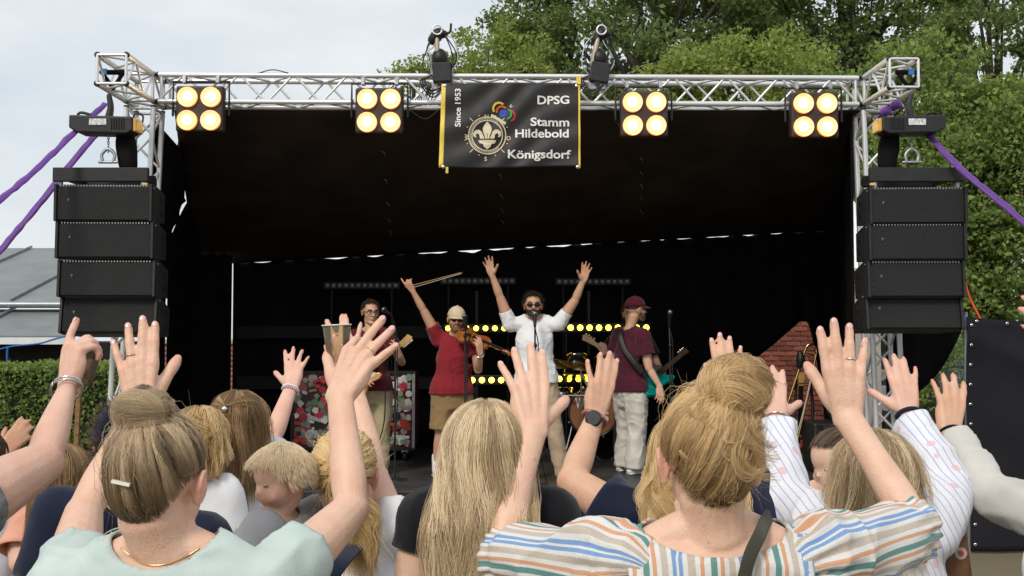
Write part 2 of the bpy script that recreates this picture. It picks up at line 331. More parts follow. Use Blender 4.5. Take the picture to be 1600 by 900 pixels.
def head(b, H, M, s, info, ears=True, face=True, child=False):
    H = Vector(H)
    def g(x, y, z): return H + M @ Vector((x * s, y * s, z * s))
    b.ell(g(0, -0.012, 0.028), (0.074 * s, 0.094 * s, 0.083 * s), M, 24, 16)
    if child:                      # round cheeks, short chin, button nose
        b.ell(g(0, 0.020, -0.026), (0.064 * s, 0.066 * s, 0.066 * s), M, 20, 14); b.ell(g(0, 0.050, -0.078), (0.024 * s, 0.022 * s, 0.018 * s), M, 12, 8)
        for q in (-1, 1): b.ell(g(0.034 * q, 0.054, -0.038), (0.027 * s, 0.026 * s, 0.026 * s), M, 12, 8)
        b.ell(g(0, 0.086, -0.018), (0.010 * s, 0.011 * s, 0.008 * s), M, 10, 8)
        b.tube([g(-0.014, 0.074, -0.053), g(0, 0.080, -0.052), g(0.014, 0.074, -0.053)], [0.004 * s, 0.007 * s, 0.004 * s], seg=8, sub=2)
        info['flush'] += [(g(0.038 * q, 0.07, -0.035), 0.03 * s, 0.45) for q in (-1, 1)] + [(g(0, 0.08, -0.053), 0.014 * s, 0.8)]
    else: b.ell(g(0, 0.024, -0.030), (0.060 * s, 0.066 * s, 0.075 * s), M, 20, 14)
    if not child: b.tube([g(-0.036, 0.022, -0.078), g(-0.018, 0.060, -0.093), g(0, 0.070, -0.098), g(0.018, 0.060, -0.093), g(0.036, 0.022, -0.078)], [0.020 * s, 0.018 * s, 0.018 * s, 0.018 * s, 0.020 * s], seg=10, sub=3)
    if face and not child:
        b.tube([g(0, 0.083, 0.022), g(0, 0.098, -0.004), g(0, 0.110, -0.022)], [0.008 * s, 0.0095 * s, 0.013 * s], seg=8, sub=2)
        for q in (-1, 1):
            b.ell(g(0.012 * q, 0.097, -0.024), (0.008 * s, 0.010 * s, 0.007 * s), M, 8, 6)
            b.ell(g(0.040 * q, 0.058, -0.022), (0.020 * s, 0.020 * s, 0.018 * s), M, 10, 8)
        b.tube([g(-0.045, 0.070, 0.026), g(-0.02, 0.085, 0.028), g(0.02, 0.085, 0.028), g(0.045, 0.070, 0.026)], 0.010 * s, seg=8, sub=2)
        b.tube([g(-0.022, 0.080, -0.052), g(0, 0.091, -0.049), g(0.022, 0.080, -0.052)], [0.004 * s, 0.0075 * s, 0.004 * s], seg=8, sub=3)
        b.tube([g(-0.020, 0.078, -0.061), g(0, 0.088, -0.062), g(0.020, 0.078, -0.061)], [0.004 * s, 0.0085 * s, 0.004 * s], seg=8, sub=3)
        info['flush'] += [(g(0, 0.092, -0.056), 0.020 * s, 0.6), (g(0, 0.11, -0.02), 0.016 * s, 0.35), (g(0.045, 0.07, -0.03), 0.028 * s, 0.3), (g(-0.045, 0.07, -0.03), 0.028 * s, 0.3)]
    if ears:
        for q in (-1, 1):
            rt = M @ Matrix.Rotation(q * R(-22), 3, 'Z') @ Matrix.Rotation(R(-10), 3, 'X')
            b.ell(g(0.078 * q, -0.008, -0.012), (0.0075 * s, 0.018 * s, 0.030 * s), rt, 12, 8)
            b.tube([g(0.076 * q, 0.008, 0.005), g(0.083 * q, 0.002, 0.017), g(0.088 * q, -0.014, 0.016), g(0.087 * q, -0.022, -0.005), g(0.079 * q, -0.012, -0.036)], 0.0048 * s, seg=8, sub=3)
            info['flush'] += [(g(0.085 * q, -0.01, -0.01), 0.034 * s, 0.85)]
def torso(b, J, off=0.0, full=True):
    s = J['s']; f = J['f']; SL, SR, NB, PV = J['SL'], J['SR'], J['NB'], J['PV']; wd = J.get('w', 1.0); mid = (SL + SR) / 2
    side = (SR - SL).normalized(); hw = (SR - SL).length / 2
    top = mid + V(0, 0, -0.035 * s)
    if full:
        P = [PV + V(0, 0, -0.06 * s), PV, lerp(PV, top, 0.38), lerp(PV, top, 0.72), top]
        b.tube(P, [(0.160 * wd + off) * s, (0.168 * wd + off) * s, (0.138 * wd + off) * s, (0.150 * wd + off) * s, (0.130 * wd + off) * s], seg=28,
               rn=[(0.115 * wd + off) * s, (0.120 * wd + off) * s, (0.100 * wd + off) * s, (0.112 * wd + off) * s, (0.075 + off) * s], nref=f, sub=4)
    else:
        b.tube([lerp(PV, top, 0.66), top], [0.12 * s, 0.125 * s], seg=24, rn=[0.085 * s, 0.070 * s], nref=f, sub=2)
    b.tube([SL, mid + f * -0.012 * s, SR], [(0.050 + off) * s, (0.062 + off) * s, (0.050 + off) * s], seg=18, sub=5)
    for S in (SL, SR):
        b.tube([NB + V(0, 0, 0.030 * s), lerp(NB, S, 0.45) + V(0, 0, 0.022 * s), lerp(NB, S, 0.9) + V(0, 0, 0.006 * s)], [(0.036 + off) * s, (0.034 + off) * s, (0.036 + off) * s], seg=14, sub=4)
def cut_mesh(me, co, cuts, extra=None):
    """cuts: ('ell', c, radii(3), M) removes inside; ('plane', p, n, reach) removes beyond p along n within reach; returns a new mesh with clean edges"""
    kill = np.zeros(len(co), bool); val = []
    for c in cuts:
        if c[0] == 'ell':
            q = (co - np.array(c[1])) @ np.array(c[3]) / np.array(c[2]); dd = np.linalg.norm(q, axis=1); kill |= dd < 1; val.append(dd)
        else:
            q = co - np.array(c[1]); h = q @ np.array(c[2]); near = np.linalg.norm(q, axis=1) < c[3]; kill |= near & (h > 0); val.append((h, near))
    n = len(me.polygons); ls = np.empty(n, np.int32); lt = np.empty(n, np.int32); me.polygons.foreach_get('loop_start', ls); me.polygons.foreach_get('loop_total', lt)
    lv = np.empty(len(me.loops), np.int32); me.loops.foreach_get('vertex_index', lv)
    assert (lt == 4).all(); F = lv.reshape(-1, 4)
    nk = kill[F].sum(axis=1); keep = nk <= 1
    # corner vertices that are cut but still used are pulled onto the cut
    used = np.zeros(len(co), bool); used[F[keep].ravel()] = True
    cnt = np.zeros(len(co), int); np.add.at(cnt, F.ravel(), 1); cnt2 = np.zeros(len(co), int); np.add.at(cnt2, F[keep].ravel(), 1)
    bnd = used & (cnt2 < cnt); co = co.copy()
    for c, vv in zip(cuts, val):
        if c[0] == 'ell':
            m = bnd & (np.abs(vv - 1) < 0.12); q = co[m] - np.array(c[1]); co[m] = np.array(c[1]) + q / vv[m][:, None]
        else:
            h, near = vv; m = bnd & near & (np.abs(h) < 0.02); co[m] -= h[m][:, None] * np.array(c[2])
    idx = -np.ones(len(co), int); idx[used] = np.arange(used.sum())
    out = bpy.data.meshes.new('cloth'); out.from_pydata(co[used].tolist(), [], idx[F[keep]].tolist()); out.update()
    if extra:
        for k, a in extra.items(): fattr(out, k, np.asarray(a)[used])
    return out
def folds(co, amp, seed=0, sx=(9, 9, 14)):
    wv = 0.05 * np.stack([vnoise(co * 7, seed + 5), vnoise(co * 7 + 9, seed + 6), vnoise(co * 7 + 19, seed + 7)], axis=1); q = co + wv
    a = vnoise(q * np.array(sx), seed); r = (1 - np.abs(vnoise(q * np.array((13, 13, 6.5)) + 3, seed + 1))) ** 4; r2 = (1 - np.abs(vnoise(q * np.array((8, 8, 15)) + 7, seed + 3))) ** 5
    return amp * (0.45 * a + 0.95 * r + 0.75 * r2 - 0.5 + 0.10 * vnoise(co * 40, seed + 2))
def cloth(name, mb, matl, parent, cuts, voxel=0.007, smooth=5, amp=0.006, seed=0, thick=0.004, extra=None, sx=(9, 9, 14)):
    me = remesh(mb, voxel, smooth); co = coords(me); nn = normals(me); ex = extra(co) if extra else None
    co = co + nn * folds(co, amp, seed, sx)[:, None]
    out = cut_mesh(me, co, cuts, ex); bpy.data.meshes.remove(me)
    o = mobj(name, out, matl, parent)
    if thick: m = o.modifiers.new('thickness', 'SOLIDIFY'); m.thickness = thick; m.offset = -1
    return o

def make_body(root, J, matl, voxel, arms, info, ears=True, face=True, legs=None, nails=None):
    b = MB(); s = J['s']; M = J['HM']
    hs = s * J.get('hk', 1.0)
    head(b, J['H'], M, hs, info, ears, face, J.get('child', False))
    hb = J['H'] + M @ V(0, -0.026 * hs, -0.055 * hs); nk = J.get('nk', 1.0)
    b.tube([hb, lerp(hb, J['NB'], 0.5), J['NB'] + V(0, 0, 0.01)], [0.054 * s * nk, 0.050 * s * nk, 0.058 * s * nk], seg=18, sub=3)
    torso(b, J, 0.0, False)
    for sd in ('L', 'R'):
        a = arms[sd]
        arm(b, J['S' + sd], a['E'], a['W'], a['N'], J.get('ak', 1.0), info, s, J.get('fk', 0.92))
        D = a.get('D') or (Vector(a['T']) - Vector(a['W']))
        hand(b, a['W'], D, a['N'], sd == 'R', a.get('pose', OPEN), s * J.get('hands', 1.0), info, a.get('fat', 1.0))
    if legs:
        for q in legs: b.tube(q[0], q[1], seg=14, sub=4)
        b.tube([q[0][0] for q in legs], 0.08 * s, seg=12, sub=2); b.tube([J['PV'], lerp(J['PV'], J['NB'], 0.75)], 0.09 * s, seg=12, sub=2)
    me = remesh(b, voxel, 3); co = coords(me); fl = np.zeros(len(co))
    for p, r, k in info['flush']:
        d = np.linalg.norm(co - np.array(p), axis=1); fl = np.maximum(fl, k * np.clip(1.35 - d / r, 0, 1))
    fattr(me, 'flush', fl)
    o = mobj('body', me, matl, root)
    if nails:
        for p, d, n, r in info.get('nails', []):
            e = MB(); x = Vector(d).cross(Vector(n)).normalized(); rt = Matrix((x, Vector(d), Vector(n))).transposed()
            e.ell(p, (r * 0.62, r * 0.80, r * 0.16), rt, 10, 6); e.build('fingernail', nails, root, True)
    return o

# ------------------------------------------------------------------ hair
def curves(name, strands, tones, rad, matl, parent):
    """strands (n,k,3), tones (n,k) or (n,), rad root radius"""
    S = np.asarray(strands, np.float32); n, k, _ = S.shape
    hc = bpy.data.hair_curves.new(name); hc.add_curves([k] * n)
    hc.attributes['position'].data.foreach_set('vector', S.ravel())
    t = np.linspace(0, 1, k); rr = rad * (1 - 0.55 * t ** 2); ra = hc.attributes.get('radius') or hc.attributes.new('radius', 'FLOAT', 'POINT')
    ra.data.foreach_set('value', np.tile(rr, n).astype(np.float32))
    T = np.asarray(tones, float); T = np.repeat(T[:, None], k, 1) if T.ndim == 1 else T
    ta = hc.attributes.new('tone', 'FLOAT', 'POINT'); ta.data.foreach_set('value', np.clip(T, 0, 1).ravel().astype(np.float32))
    hc.materials.append(matl); o = bpy.data.objects.new(name, hc)
    return link(o, parent)
C0 = np.array((0, -0.012, 0.028)); CR = np.array((0.079, 0.100, 0.089))
def surf(D, h=1.0):
    """head surface: an ellipsoid above, barrel-shaped down to the nape"""
    D = np.asarray(D, float); z = D[..., 2:3]; hr = np.sqrt(np.maximum(1 - z ** 2, 1e-6)); k = np.where(z < 0, hr ** -0.5, 1.0)
    return C0 + np.concatenate([D[..., :2] * k * CR[:2], np.where(z < 0, z * 1.22, z) * CR[2]], axis=-1) * h
def unit(a): return a / np.linalg.norm(a, axis=-1, keepdims=True)
def on_scalp(u, low=-0.62, m=0.0):
    """True where hair grows (u: unit vectors, x side, y forward, z up)"""
    x, y, z = u[:, 0], u[:, 1], u[:, 2]
    face = (y > 0.50 - m) & (z < 0.62 + m - 0.15 * np.abs(x)); side = (y > 0.26 - m) & (z < 0.10 + m)
    ear = (np.abs(x) > 0.74 - m) & (z < -0.30 + m) & (y > -0.16 - m); neck = (z < low + m + (0.75 * x * x if low < -0.8 else 0)) | ((z < -0.30) & (np.abs(x) > 0.93 - m + (z + 0.30) * 0.95))
    return ~(face | side | ear | neck)
def roots(n, rng, low=-0.62):
    out = np.zeros((0, 3))
    while len(out) < n:
        u = unit(rng.normal(size=(n * 3, 3))); out = np.vstack([out, u[on_scalp(u, low)]])
    return out[:n]
def tow(P, J):
    """head-local points to world"""
    hs = J['s'] * J.get('hk', 1.0); return np.asarray(P) * hs @ np.array(J['HM']).T + np.array(J['H'])
def scalp_mesh(root, J, matl, low=-0.62, grow=1.0, name='hair'):
    nu, nv = 64, 44; v = []; ok = []
    for i in range(nv + 1):
        t = math.pi * i / nv
        for k in range(nu):
            a = 2 * math.pi * k / nu; v.append((math.sin(t) * math.cos(a), math.sin(t) * math.sin(a), math.cos(t)))
    v = np.array(v); ok = on_scalp(v, low, 0.09); f = []
    for i in range(nv):
        for k in range(nu):
            q = (i * nu + k, (i + 1) * nu + k, (i + 1) * nu + (k + 1) % nu, i * nu + (k + 1) % nu)
            if all(ok[j] for j in q): f.append(q)
    W = tow(surf(v, grow), J); me = pyd(W, f)
    bm = bmesh.new(); bm.from_mesh(me); bmesh.ops.delete(bm, geom=[q for q in bm.verts if not q.link_faces], context='VERTS'); bmesh.ops.remove_doubles(bm, verts=bm.verts, dist=1e-5); bm.to_mesh(me); bm.free()
    o = mobj(name, me, matl, root); m = o.modifiers.new('thickness', 'SOLIDIFY'); m.thickness = 0.006; m.offset = -1
    return o
def slerp(u, t, k):
    """u (n,3) to t (3,) in k steps -> (n,k,3)"""
    c = np.clip(u @ t, -0.999, 0.999); om = np.arccos(c)[:, None]; s = k[None, :]
    return (np.sin((1 - s) * om) / np.sin(om))[:, :, None] * u[:, None, :] + (np.sin(s * om) / np.sin(om))[:, :, None] * t[None, None, :]
def hair_updo(root, J, base, strand, bun, rb, n=6000, nb=2600, seed=1, mess=1.0, low=-0.66, tone0=0.45, coil=0.0, rad=0.00025, lift=0.0, btone=0.36):
    """hair combed up to a bun; bun: head-local centre, rb: its half axes"""
    rng = np.random.default_rng(seed); bun = np.array(bun); t = unit((bun - C0) / CR); K = 13
    ks = np.linspace(0, 0.93, K); lk = roots(150, rng, low)
    u = roots(n, rng, low); near = np.argmax(u @ lk.T, axis=1)
    A = slerp(u, t, ks); B = slerp(lk, t, ks)[near]
    ltone = rng.normal(0, 0.19, 150); lh = rng.uniform(0.0, 1.0, 150); phs = rng.uniform(0, 6.28, 150)
    w = (0.06 + 0.50 * np.sin(np.pi * ks) ** 0.9)[None, :, None]
    D = unit(A * (1 - w) + B * w)
    sw = np.sin(ks[None, :] * 5 + phs[near][:, None]) * 0.04 * mess          # locks sway sideways
    side = unit(np.cross(D, t[None, None, :])); D = unit(D + side * sw[:, :, None])
    dist = np.linalg.norm(A - B, axis=2)
    h = 1.02 + lift + (0.030 + 0.035 * lh[near][:, None] * mess) * np.sin(np.pi * np.clip(ks * 1.05, 0, 1))[None, :] * np.clip(1.2 - dist * 5, 0.1, 1) + rng.normal(0, 0.008 * mess, (n, 1))
    P = surf(D, h[:, :, None])
    h = h - 0.06 * np.clip((-D[:, :, 2] - 0.35) * 2.2, 0, 1); P = surf(D, h[:, :, None])
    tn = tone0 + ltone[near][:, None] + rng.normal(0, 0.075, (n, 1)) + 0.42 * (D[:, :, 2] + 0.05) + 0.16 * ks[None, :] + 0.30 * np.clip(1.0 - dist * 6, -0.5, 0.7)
    stray = rng.random(n) < 0.03 * mess
    P[stray] += rng.normal(0, 0.004, (stray.sum(), K, 3)).cumsum(axis=1) * 0.8
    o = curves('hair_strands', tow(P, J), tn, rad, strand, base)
    # the bun: coils wound round an axis through the scalp
    ax = unit(bun - C0); e1 = unit(np.cross(ax, (0.3, 0.1, 0.9))); e2 = np.cross(ax, e1); nl = 34; K2 = 18
    lax = unit(ax + rng.normal(0, 0.30 + 0.35 * mess, (nl, 3))); lat = rng.uniform(-0.75, 0.85, nl); p0 = rng.uniform(0, 6.28, nl); ln = rng.uniform(2.2, 4.6, nl); lt = rng.normal(0, 0.16, nl); lr = rng.uniform(0.86, 1.06, nl)
    li = rng.integers(0, nl, nb); ph = p0[li][:, None] + np.linspace(0, 1, K2)[None, :] * (ln[li] + rng.normal(0, 0.25, nb))[:, None]
    la = np.clip(lat[li] + rng.normal(0, 0.11, nb), -0.95, 0.95)[:, None] + 0.12 * np.sin(ph * 1.0 + p0[li][:, None]); la = np.clip(la, -0.97, 0.97)
    a3 = lax[li]; f1 = unit(np.cross(a3, e2[None, :])); f2 = np.cross(a3, f1)
    q = np.sqrt(1 - la ** 2); P2 = a3[:, None, :] * la[:, :, None] + (f1[:, None, :] * np.cos(ph)[:, :, None] + f2[:, None, :] * np.sin(ph)[:, :, None]) * q[:, :, None]
    P2 = bun + P2 * np.array(rb) * (lr[li] + rng.normal(0, 0.025 + 0.02 * mess, nb))[:, None, None]
    tn2 = tone0 + btone + lt[li] + rng.normal(0, 0.07, nb) - 0.25 * np.abs(rng.normal(0, 0.11, nb)) / 0.11 * 0.25
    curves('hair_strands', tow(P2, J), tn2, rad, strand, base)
    e = MB(); e.ell(tow(bun[None], J)[0], [r * 0.90 * J['s'] for r in rb], J['HM'], 20, 14); e.build('hair_bun', J['hbase'], base, True)
    # wisps at the nape and flyaways over the outline
    nw = int(80 * mess); u = roots(nw * 3, rng, low); u = u[(u[:, 2] < -0.25) & (u[:, 1] < 0.3)][:nw]
    L = rng.uniform(0.012, 0.042, len(u)); K3 = 8; kk = np.linspace(0, 1, K3); d = u * np.array((0.35, 0.35, 0)) + np.array((0, 0, -1.2)) + rng.normal(0, 0.30, u.shape)
    P3 = surf(u, 1.01)[:, None, :] + unit(d)[:, None, :] * (L[:, None] * kk[None, :])[:, :, None] + rng.normal(0, 0.004, (len(u), 1, 3)) * (kk ** 2)[None, :, None] * 4
    curves('hair_strands', tow(P3, J), tone0 + rng.normal(0.1, 0.15, len(u)), rad * 0.75, strand, base)
    nf = int(200 * mess); u = roots(nf, rng, low); d = unit(u + rng.normal(0, 0.7, u.shape) + 0.4 * t); L = rng.uniform(0.008, 0.030, nf)
    d = unit(d * 0.6 + t * 0.5 + rng.normal(0, 0.5, d.shape)); cu = rng.normal(0, 0.9, (nf, 3)) - 0.5 * u; P4 = surf(u, 1.06)[:, None, :] + (d[:, None, :] * kk[None, :, None] + cu[:, None, :] * (kk ** 2)[None, :, None]) * L[:, None, None]
    curves('hair_strands', tow(P4, J), tone0 + rng.normal(0.25, 0.15, nf), rad * 0.6, strand, base)
def hair_curls(J, base, strand, centre, n_lock, per, seed, tone0, rad=0.00028, span=1.0):
    """loose curls that have slipped out of a bun"""
    rng = np.random.default_rng(seed); K = 16; kk = np.linspace(0, 1, K); c = unit((np.array(centre) - C0) / CR); S = []; T = []
    for i in range(n_lock):
        u = unit(c + rng.normal(0, 0.42 * span, 3) + np.array((0, -0.35, -0.30))); u = unit(np.array((np.clip(u[0], -0.5, 0.62), min(u[1], -0.45), max(u[2], -0.15)))); a = unit(np.cross(u, rng.normal(size=3))); b = np.cross(u, a); r = rng.uniform(0.010, 0.024); turns = rng.uniform(2.0, 5.0); p0 = rng.uniform(0, 6.28); drift = unit(np.array((rng.normal(0, 0.6), -0.2, -0.7))) * rng.uniform(0.015, 0.055)
        ph = p0 + kk * turns; core = surf(u[None], 1.09)[0] + drift * kk[:, None] + (a * np.cos(ph)[:, None] + b * np.sin(ph)[:, None]) * r + u * (0.006 * np.sin(ph * 0.7))[:, None]
        off = rng.normal(0, 0.0026, (per, 1, 3)) * (0.6 + 1.4 * kk)[None, :, None]; S.append(core[None] + off); T.append(tone0 + rng.normal(0, 0.10) + rng.normal(0, 0.06, per))
    curves('hair_strands', tow(np.concatenate(S), J), np.concatenate(T), rad, strand, base)
def hair_long(root, J, base, strand, length=0.4, n=6000, seed=1, wave=0.0, wfreq=30, tone0=0.5, rad=0.00045, back=None, spread=1.0, low=-0.62, part=0.0, flat=0.0, mess=1.0, tips=0.25, lts=0.20):
    """loose hair: over the scalp, then down; back: how far (head-local y) the back/shoulders push it out"""
    rng = np.random.default_rng(seed); K = 22
    nl = 170; lk = roots(nl, rng, low); u = roots(n, rng, low); near = np.argmax(u @ lk.T, axis=1)
    ll = rng.uniform(0.72, 1.05, nl); lt = rng.normal(0, lts, nl); ph = rng.uniform(0, 6.28, nl); lo = rng.normal(0, 1, (nl, 3))
    az = np.arctan2(u[:, 0] - part * (u[:, 2] > 0.5), -u[:, 1]); pol = np.arccos(np.clip(u[:, 2], -1, 1))   # az 0 = back
    lim = R(112); az2 = np.clip(az, -lim, lim)
    laz = np.clip(np.arctan2(lk[:, 0], -lk[:, 1]), -lim, lim)[near]
    L = length * ll[near] * (0.9 + 0.2 * rng.random(n)); S = np.linspace(0, 1, K)[None, :] * L[:, None]
    arc = 0.093; pmax = R(88)
    p = pol[:, None] + S / arc; pe = np.minimum(p, np.maximum(pmax, pol[:, None])); fall = np.maximum(p - pe, 0) * arc
    tt = np.clip(S / 0.12, 0, 1); a = az[:, None] * (1 - tt) + az2[:, None] * tt
    cl = np.clip(S / (L[:, None] + 1e-6), 0, 1); clp = 0.12 + 0.55 * cl; a = a * (1 - clp) + laz[:, None] * clp
    a = a * (1 - flat * np.clip(fall / 0.25, 0, 1))
    rr = 1.04 + 0.05 * np.sin(np.clip(p, 0, 3.1)) + rng.normal(0, 0.012 * mess, (n, 1)) + 0.03 * lo[near][:, :1] * cl * mess
    rr = rr * (1 + (spread - 1) * np.clip(fall / 0.2, 0, 1))
    P = np.stack([np.sin(pe) ** 1.0 * np.sin(a) * CR[0] * rr, -np.sin(pe) * np.cos(a) * CR[1] * rr, np.cos(pe) * CR[2] * rr - fall], axis=2) + C0
    P[:, :, 0] += lo[near][:, 1:2] * 0.014 * mess * cl; P[:, :, 1] += lo[near][:, 2:3] * 0.010 * mess * cl; wob = rng.uniform(4, 11, nl)[near][:, None]; P[:, :, 0] += 0.006 * mess * np.sin(wob * S * 2 + ph[near][:, None]) * cl
    if wave:
        q = wave * np.clip(fall / 0.10, 0, 1); P[:, :, 0] += q * np.sin(wfreq * S + ph[near][:, None]); P[:, :, 1] += q * np.cos(wfreq * S * 0.9 + ph[near][:, None] * 1.7)
    P += rng.normal(0, 0.0012 * mess, P.shape).cumsum(axis=1) * 0.8
    if back is not None:
        m = np.clip(fall / 0.10 - 0.6, 0, 1); P[:, :, 1] = np.minimum(P[:, :, 1], P[:, :, 1] * (1 - m) + (back + rng.normal(0, 0.008, (n, 1))) * m)
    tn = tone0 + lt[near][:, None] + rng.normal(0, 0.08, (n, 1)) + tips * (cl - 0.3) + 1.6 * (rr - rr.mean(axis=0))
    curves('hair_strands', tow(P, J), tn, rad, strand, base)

# ------------------------------------------------------------------ a person
def person(label, H, F, SL, SR, arms, *, s=1.0, skin, ground=0.0, HF=None, HU=(0, 0, 1), NB=None, PV=None, top=None, bottom=None, shoes=None, voxel=0.0045, w=1.0, ak=1.0, nk=1.0, hk=1.0, hands=1.0,
           cat='person', group=None, feet=None, knees=None, ears=True, face=True, nails=None, seed=0, name='person', child=False, fk=0.92):
    H, SL, SR = Vector(H), Vector(SL), Vector(SR); f = Vector((F[0], F[1], 0)).normalized(); mid = (SL + SR) / 2
    NB = Vector(NB) if NB is not None else mid + V(0, 0, 0.045 * s) - f * 0.015 * s
    PV = Vector(PV) if PV is not None else mid + V(0, 0, -0.50 * s)
    J = dict(s=s, f=f, H=H, SL=SL, SR=SR, NB=NB, PV=PV, w=w, ak=ak, nk=nk, hk=hk, hands=hands, child=child, fk=fk, HM=frame(HF if HF is not None else f, HU))
    root = thing(name, label, cat, (PV.x, PV.y, ground), group); info = dict(flush=[]); side = V(f.y, -f.x, 0)
    J['root'] = root; J['info'] = info
    for sd, S, q in (('L', SL, -1), ('R', SR, 1)):
        if arms.get(sd) is None:
            arms[sd] = dict(E=S + side * (q * 0.05 * s) + V(0, 0, -0.275 * s), W=S + side * (q * 0.055 * s) + f * 0.05 * s + V(0, 0, -0.52 * s), D=V(0, 0, -1) + f * 0.15, N=side * q, pose=RELAX)
        for k in ('E', 'W', 'N'): arms[sd][k] = Vector(arms[sd][k])
    if feet is None: feet = {sd: V(PV.x, PV.y, ground) + side * (q * 0.11 * s) for sd, q in (('L', -1), ('R', 1))}
    J['feet'] = feet; hips = {sd: PV + side * (q * 0.088 * s) + V(0, 0, -0.04 * s) for sd, q in (('L', -1), ('R', 1))}
    kn = {}
    for sd in 'LR':
        A = Vector(feet[sd]) + V(0, 0, 0.085 * s); kn[sd] = (knees or {}).get(sd) or lerp(hips[sd], A, 0.5) + f * 0.03 * s
    J['hips'], J['knees'] = hips, kn
    legs = None
    if bottom and bottom.get('len', 1) < 0.9:
        legs = [([hips[sd], lerp(hips[sd], kn[sd], 0.5), kn[sd], lerp(kn[sd], Vector(feet[sd]) + V(0, 0, 0.08 * s), 0.35), Vector(feet[sd]) + V(0, 0, 0.10 * s), Vector(feet[sd]) + V(0, 0, 0.04 * s)],
                 [0.078 * s, 0.070 * s, 0.050 * s, 0.052 * s, 0.033 * s, 0.034 * s]) for sd in 'LR']
    make_body(root, J, skin, voxel, arms, info, ears, face, legs, nails)
    J['arms'] = arms
    if top: make_top(J, top, seed)
    if bottom:
        b = MB(); L = bottom.get('len', 1); lo = bottom.get('loose', 0.014) * 1.0
        b.tube([PV + V(0, 0, 0.10 * s), PV, PV + V(0, 0, -0.09 * s)], [(0.128 * w + lo) * s, (0.158 * w + lo) * s, (0.150 * w + lo) * s], seg=24, rn=[(0.098 * w + lo) * s, (0.112 * w + lo) * s, (0.10 * w + lo) * s], nref=f, sub=3)
        cuts = [('plane', PV + V(0, 0, 0.10 * s), V(0, 0, 1), 0.4)]
        for sd in 'LR':
            A = Vector(feet[sd]) + V(0, 0, 0.05 * s); h, k = hips[sd], kn[sd]
            pts = [h, lerp(h, k, 0.4), k, lerp(k, A, 0.4), A]; rd = [(0.086 * w + lo) * s, (0.080 * w + lo) * s, (0.058 + lo * 1.2) * s, (0.056 + lo * 1.3) * s, (0.045 + lo * bottom.get('cuff', 1.4)) * s]
            if L < 0.9: e = lerp(h, k, L / 0.5) if L <= 0.5 else lerp(k, A, (L - 0.5) / 0.5); pts = [h, lerp(h, e, 0.5), e]; rd = [(0.086 * w + lo) * s, (0.085 + lo) * s, (0.080 + lo) * s]
            b.tube(pts, rd, seg=16, sub=4)
            dr = (pts[-1] - pts[-2]).normalized(); cuts.append(('plane', pts[-1] - dr * 0.002, dr, 0.13))
        cloth(bottom.get('name', 'trousers'), b, bottom['mat'], root, cuts, bottom.get('vox', 0.020), 4, bottom.get('amp', 0.008), seed + 40, 0.004, sx=(12, 12, 16))
    if shoes:
        for sd in 'LR':
            A = Vector(feet[sd]); b = MB(); ff = f
            if isinstance(shoes, dict) and shoes.get('dir'): ff = Vector(shoes['dir'][sd]).normalized()
            sdv = V(ff.y, -ff.x, 0)
            b.tube([A - ff * 0.055 * s + V(0, 0, 0.035 * s), A + ff * 0.03 * s + V(0, 0, 0.045 * s), A + ff * 0.11 * s + V(0, 0, 0.036 * s), A + ff * 0.17 * s + V(0, 0, 0.030 * s)], [0.036 * s, 0.040 * s, 0.044 * s, 0.036 * s], seg=14, rn=[0.034 * s, 0.042 * s, 0.032 * s, 0.024 * s], nref=V(0, 0, 1), sub=3)
            b.tube([A + V(0, 0, 0.05 * s), A + V(0, 0, 0.10 * s) - ff * 0.01], [0.042 * s, 0.040 * s], seg=12, sub=2)
            me = remesh(b, 0.014, 3); sm = shoes['mat'] if isinstance(shoes, dict) else shoes
            so = mobj('shoe', me, sm, root)
            e = MB(); e.tube([A - ff * 0.06 * s + V(0, 0, 0.014), A + ff * 0.04 * s + V(0, 0, 0.014), A + ff * 0.12 * s + V(0, 0, 0.014), A + ff * 0.18 * s + V(0, 0, 0.016)], [0.040 * s, 0.038 * s, 0.047 * s, 0.034 * s], seg=14, rn=0.0135, nref=V(0, 0, 1), sub=3)
            e.build('sole', MT['sole'], so, True)
    return J
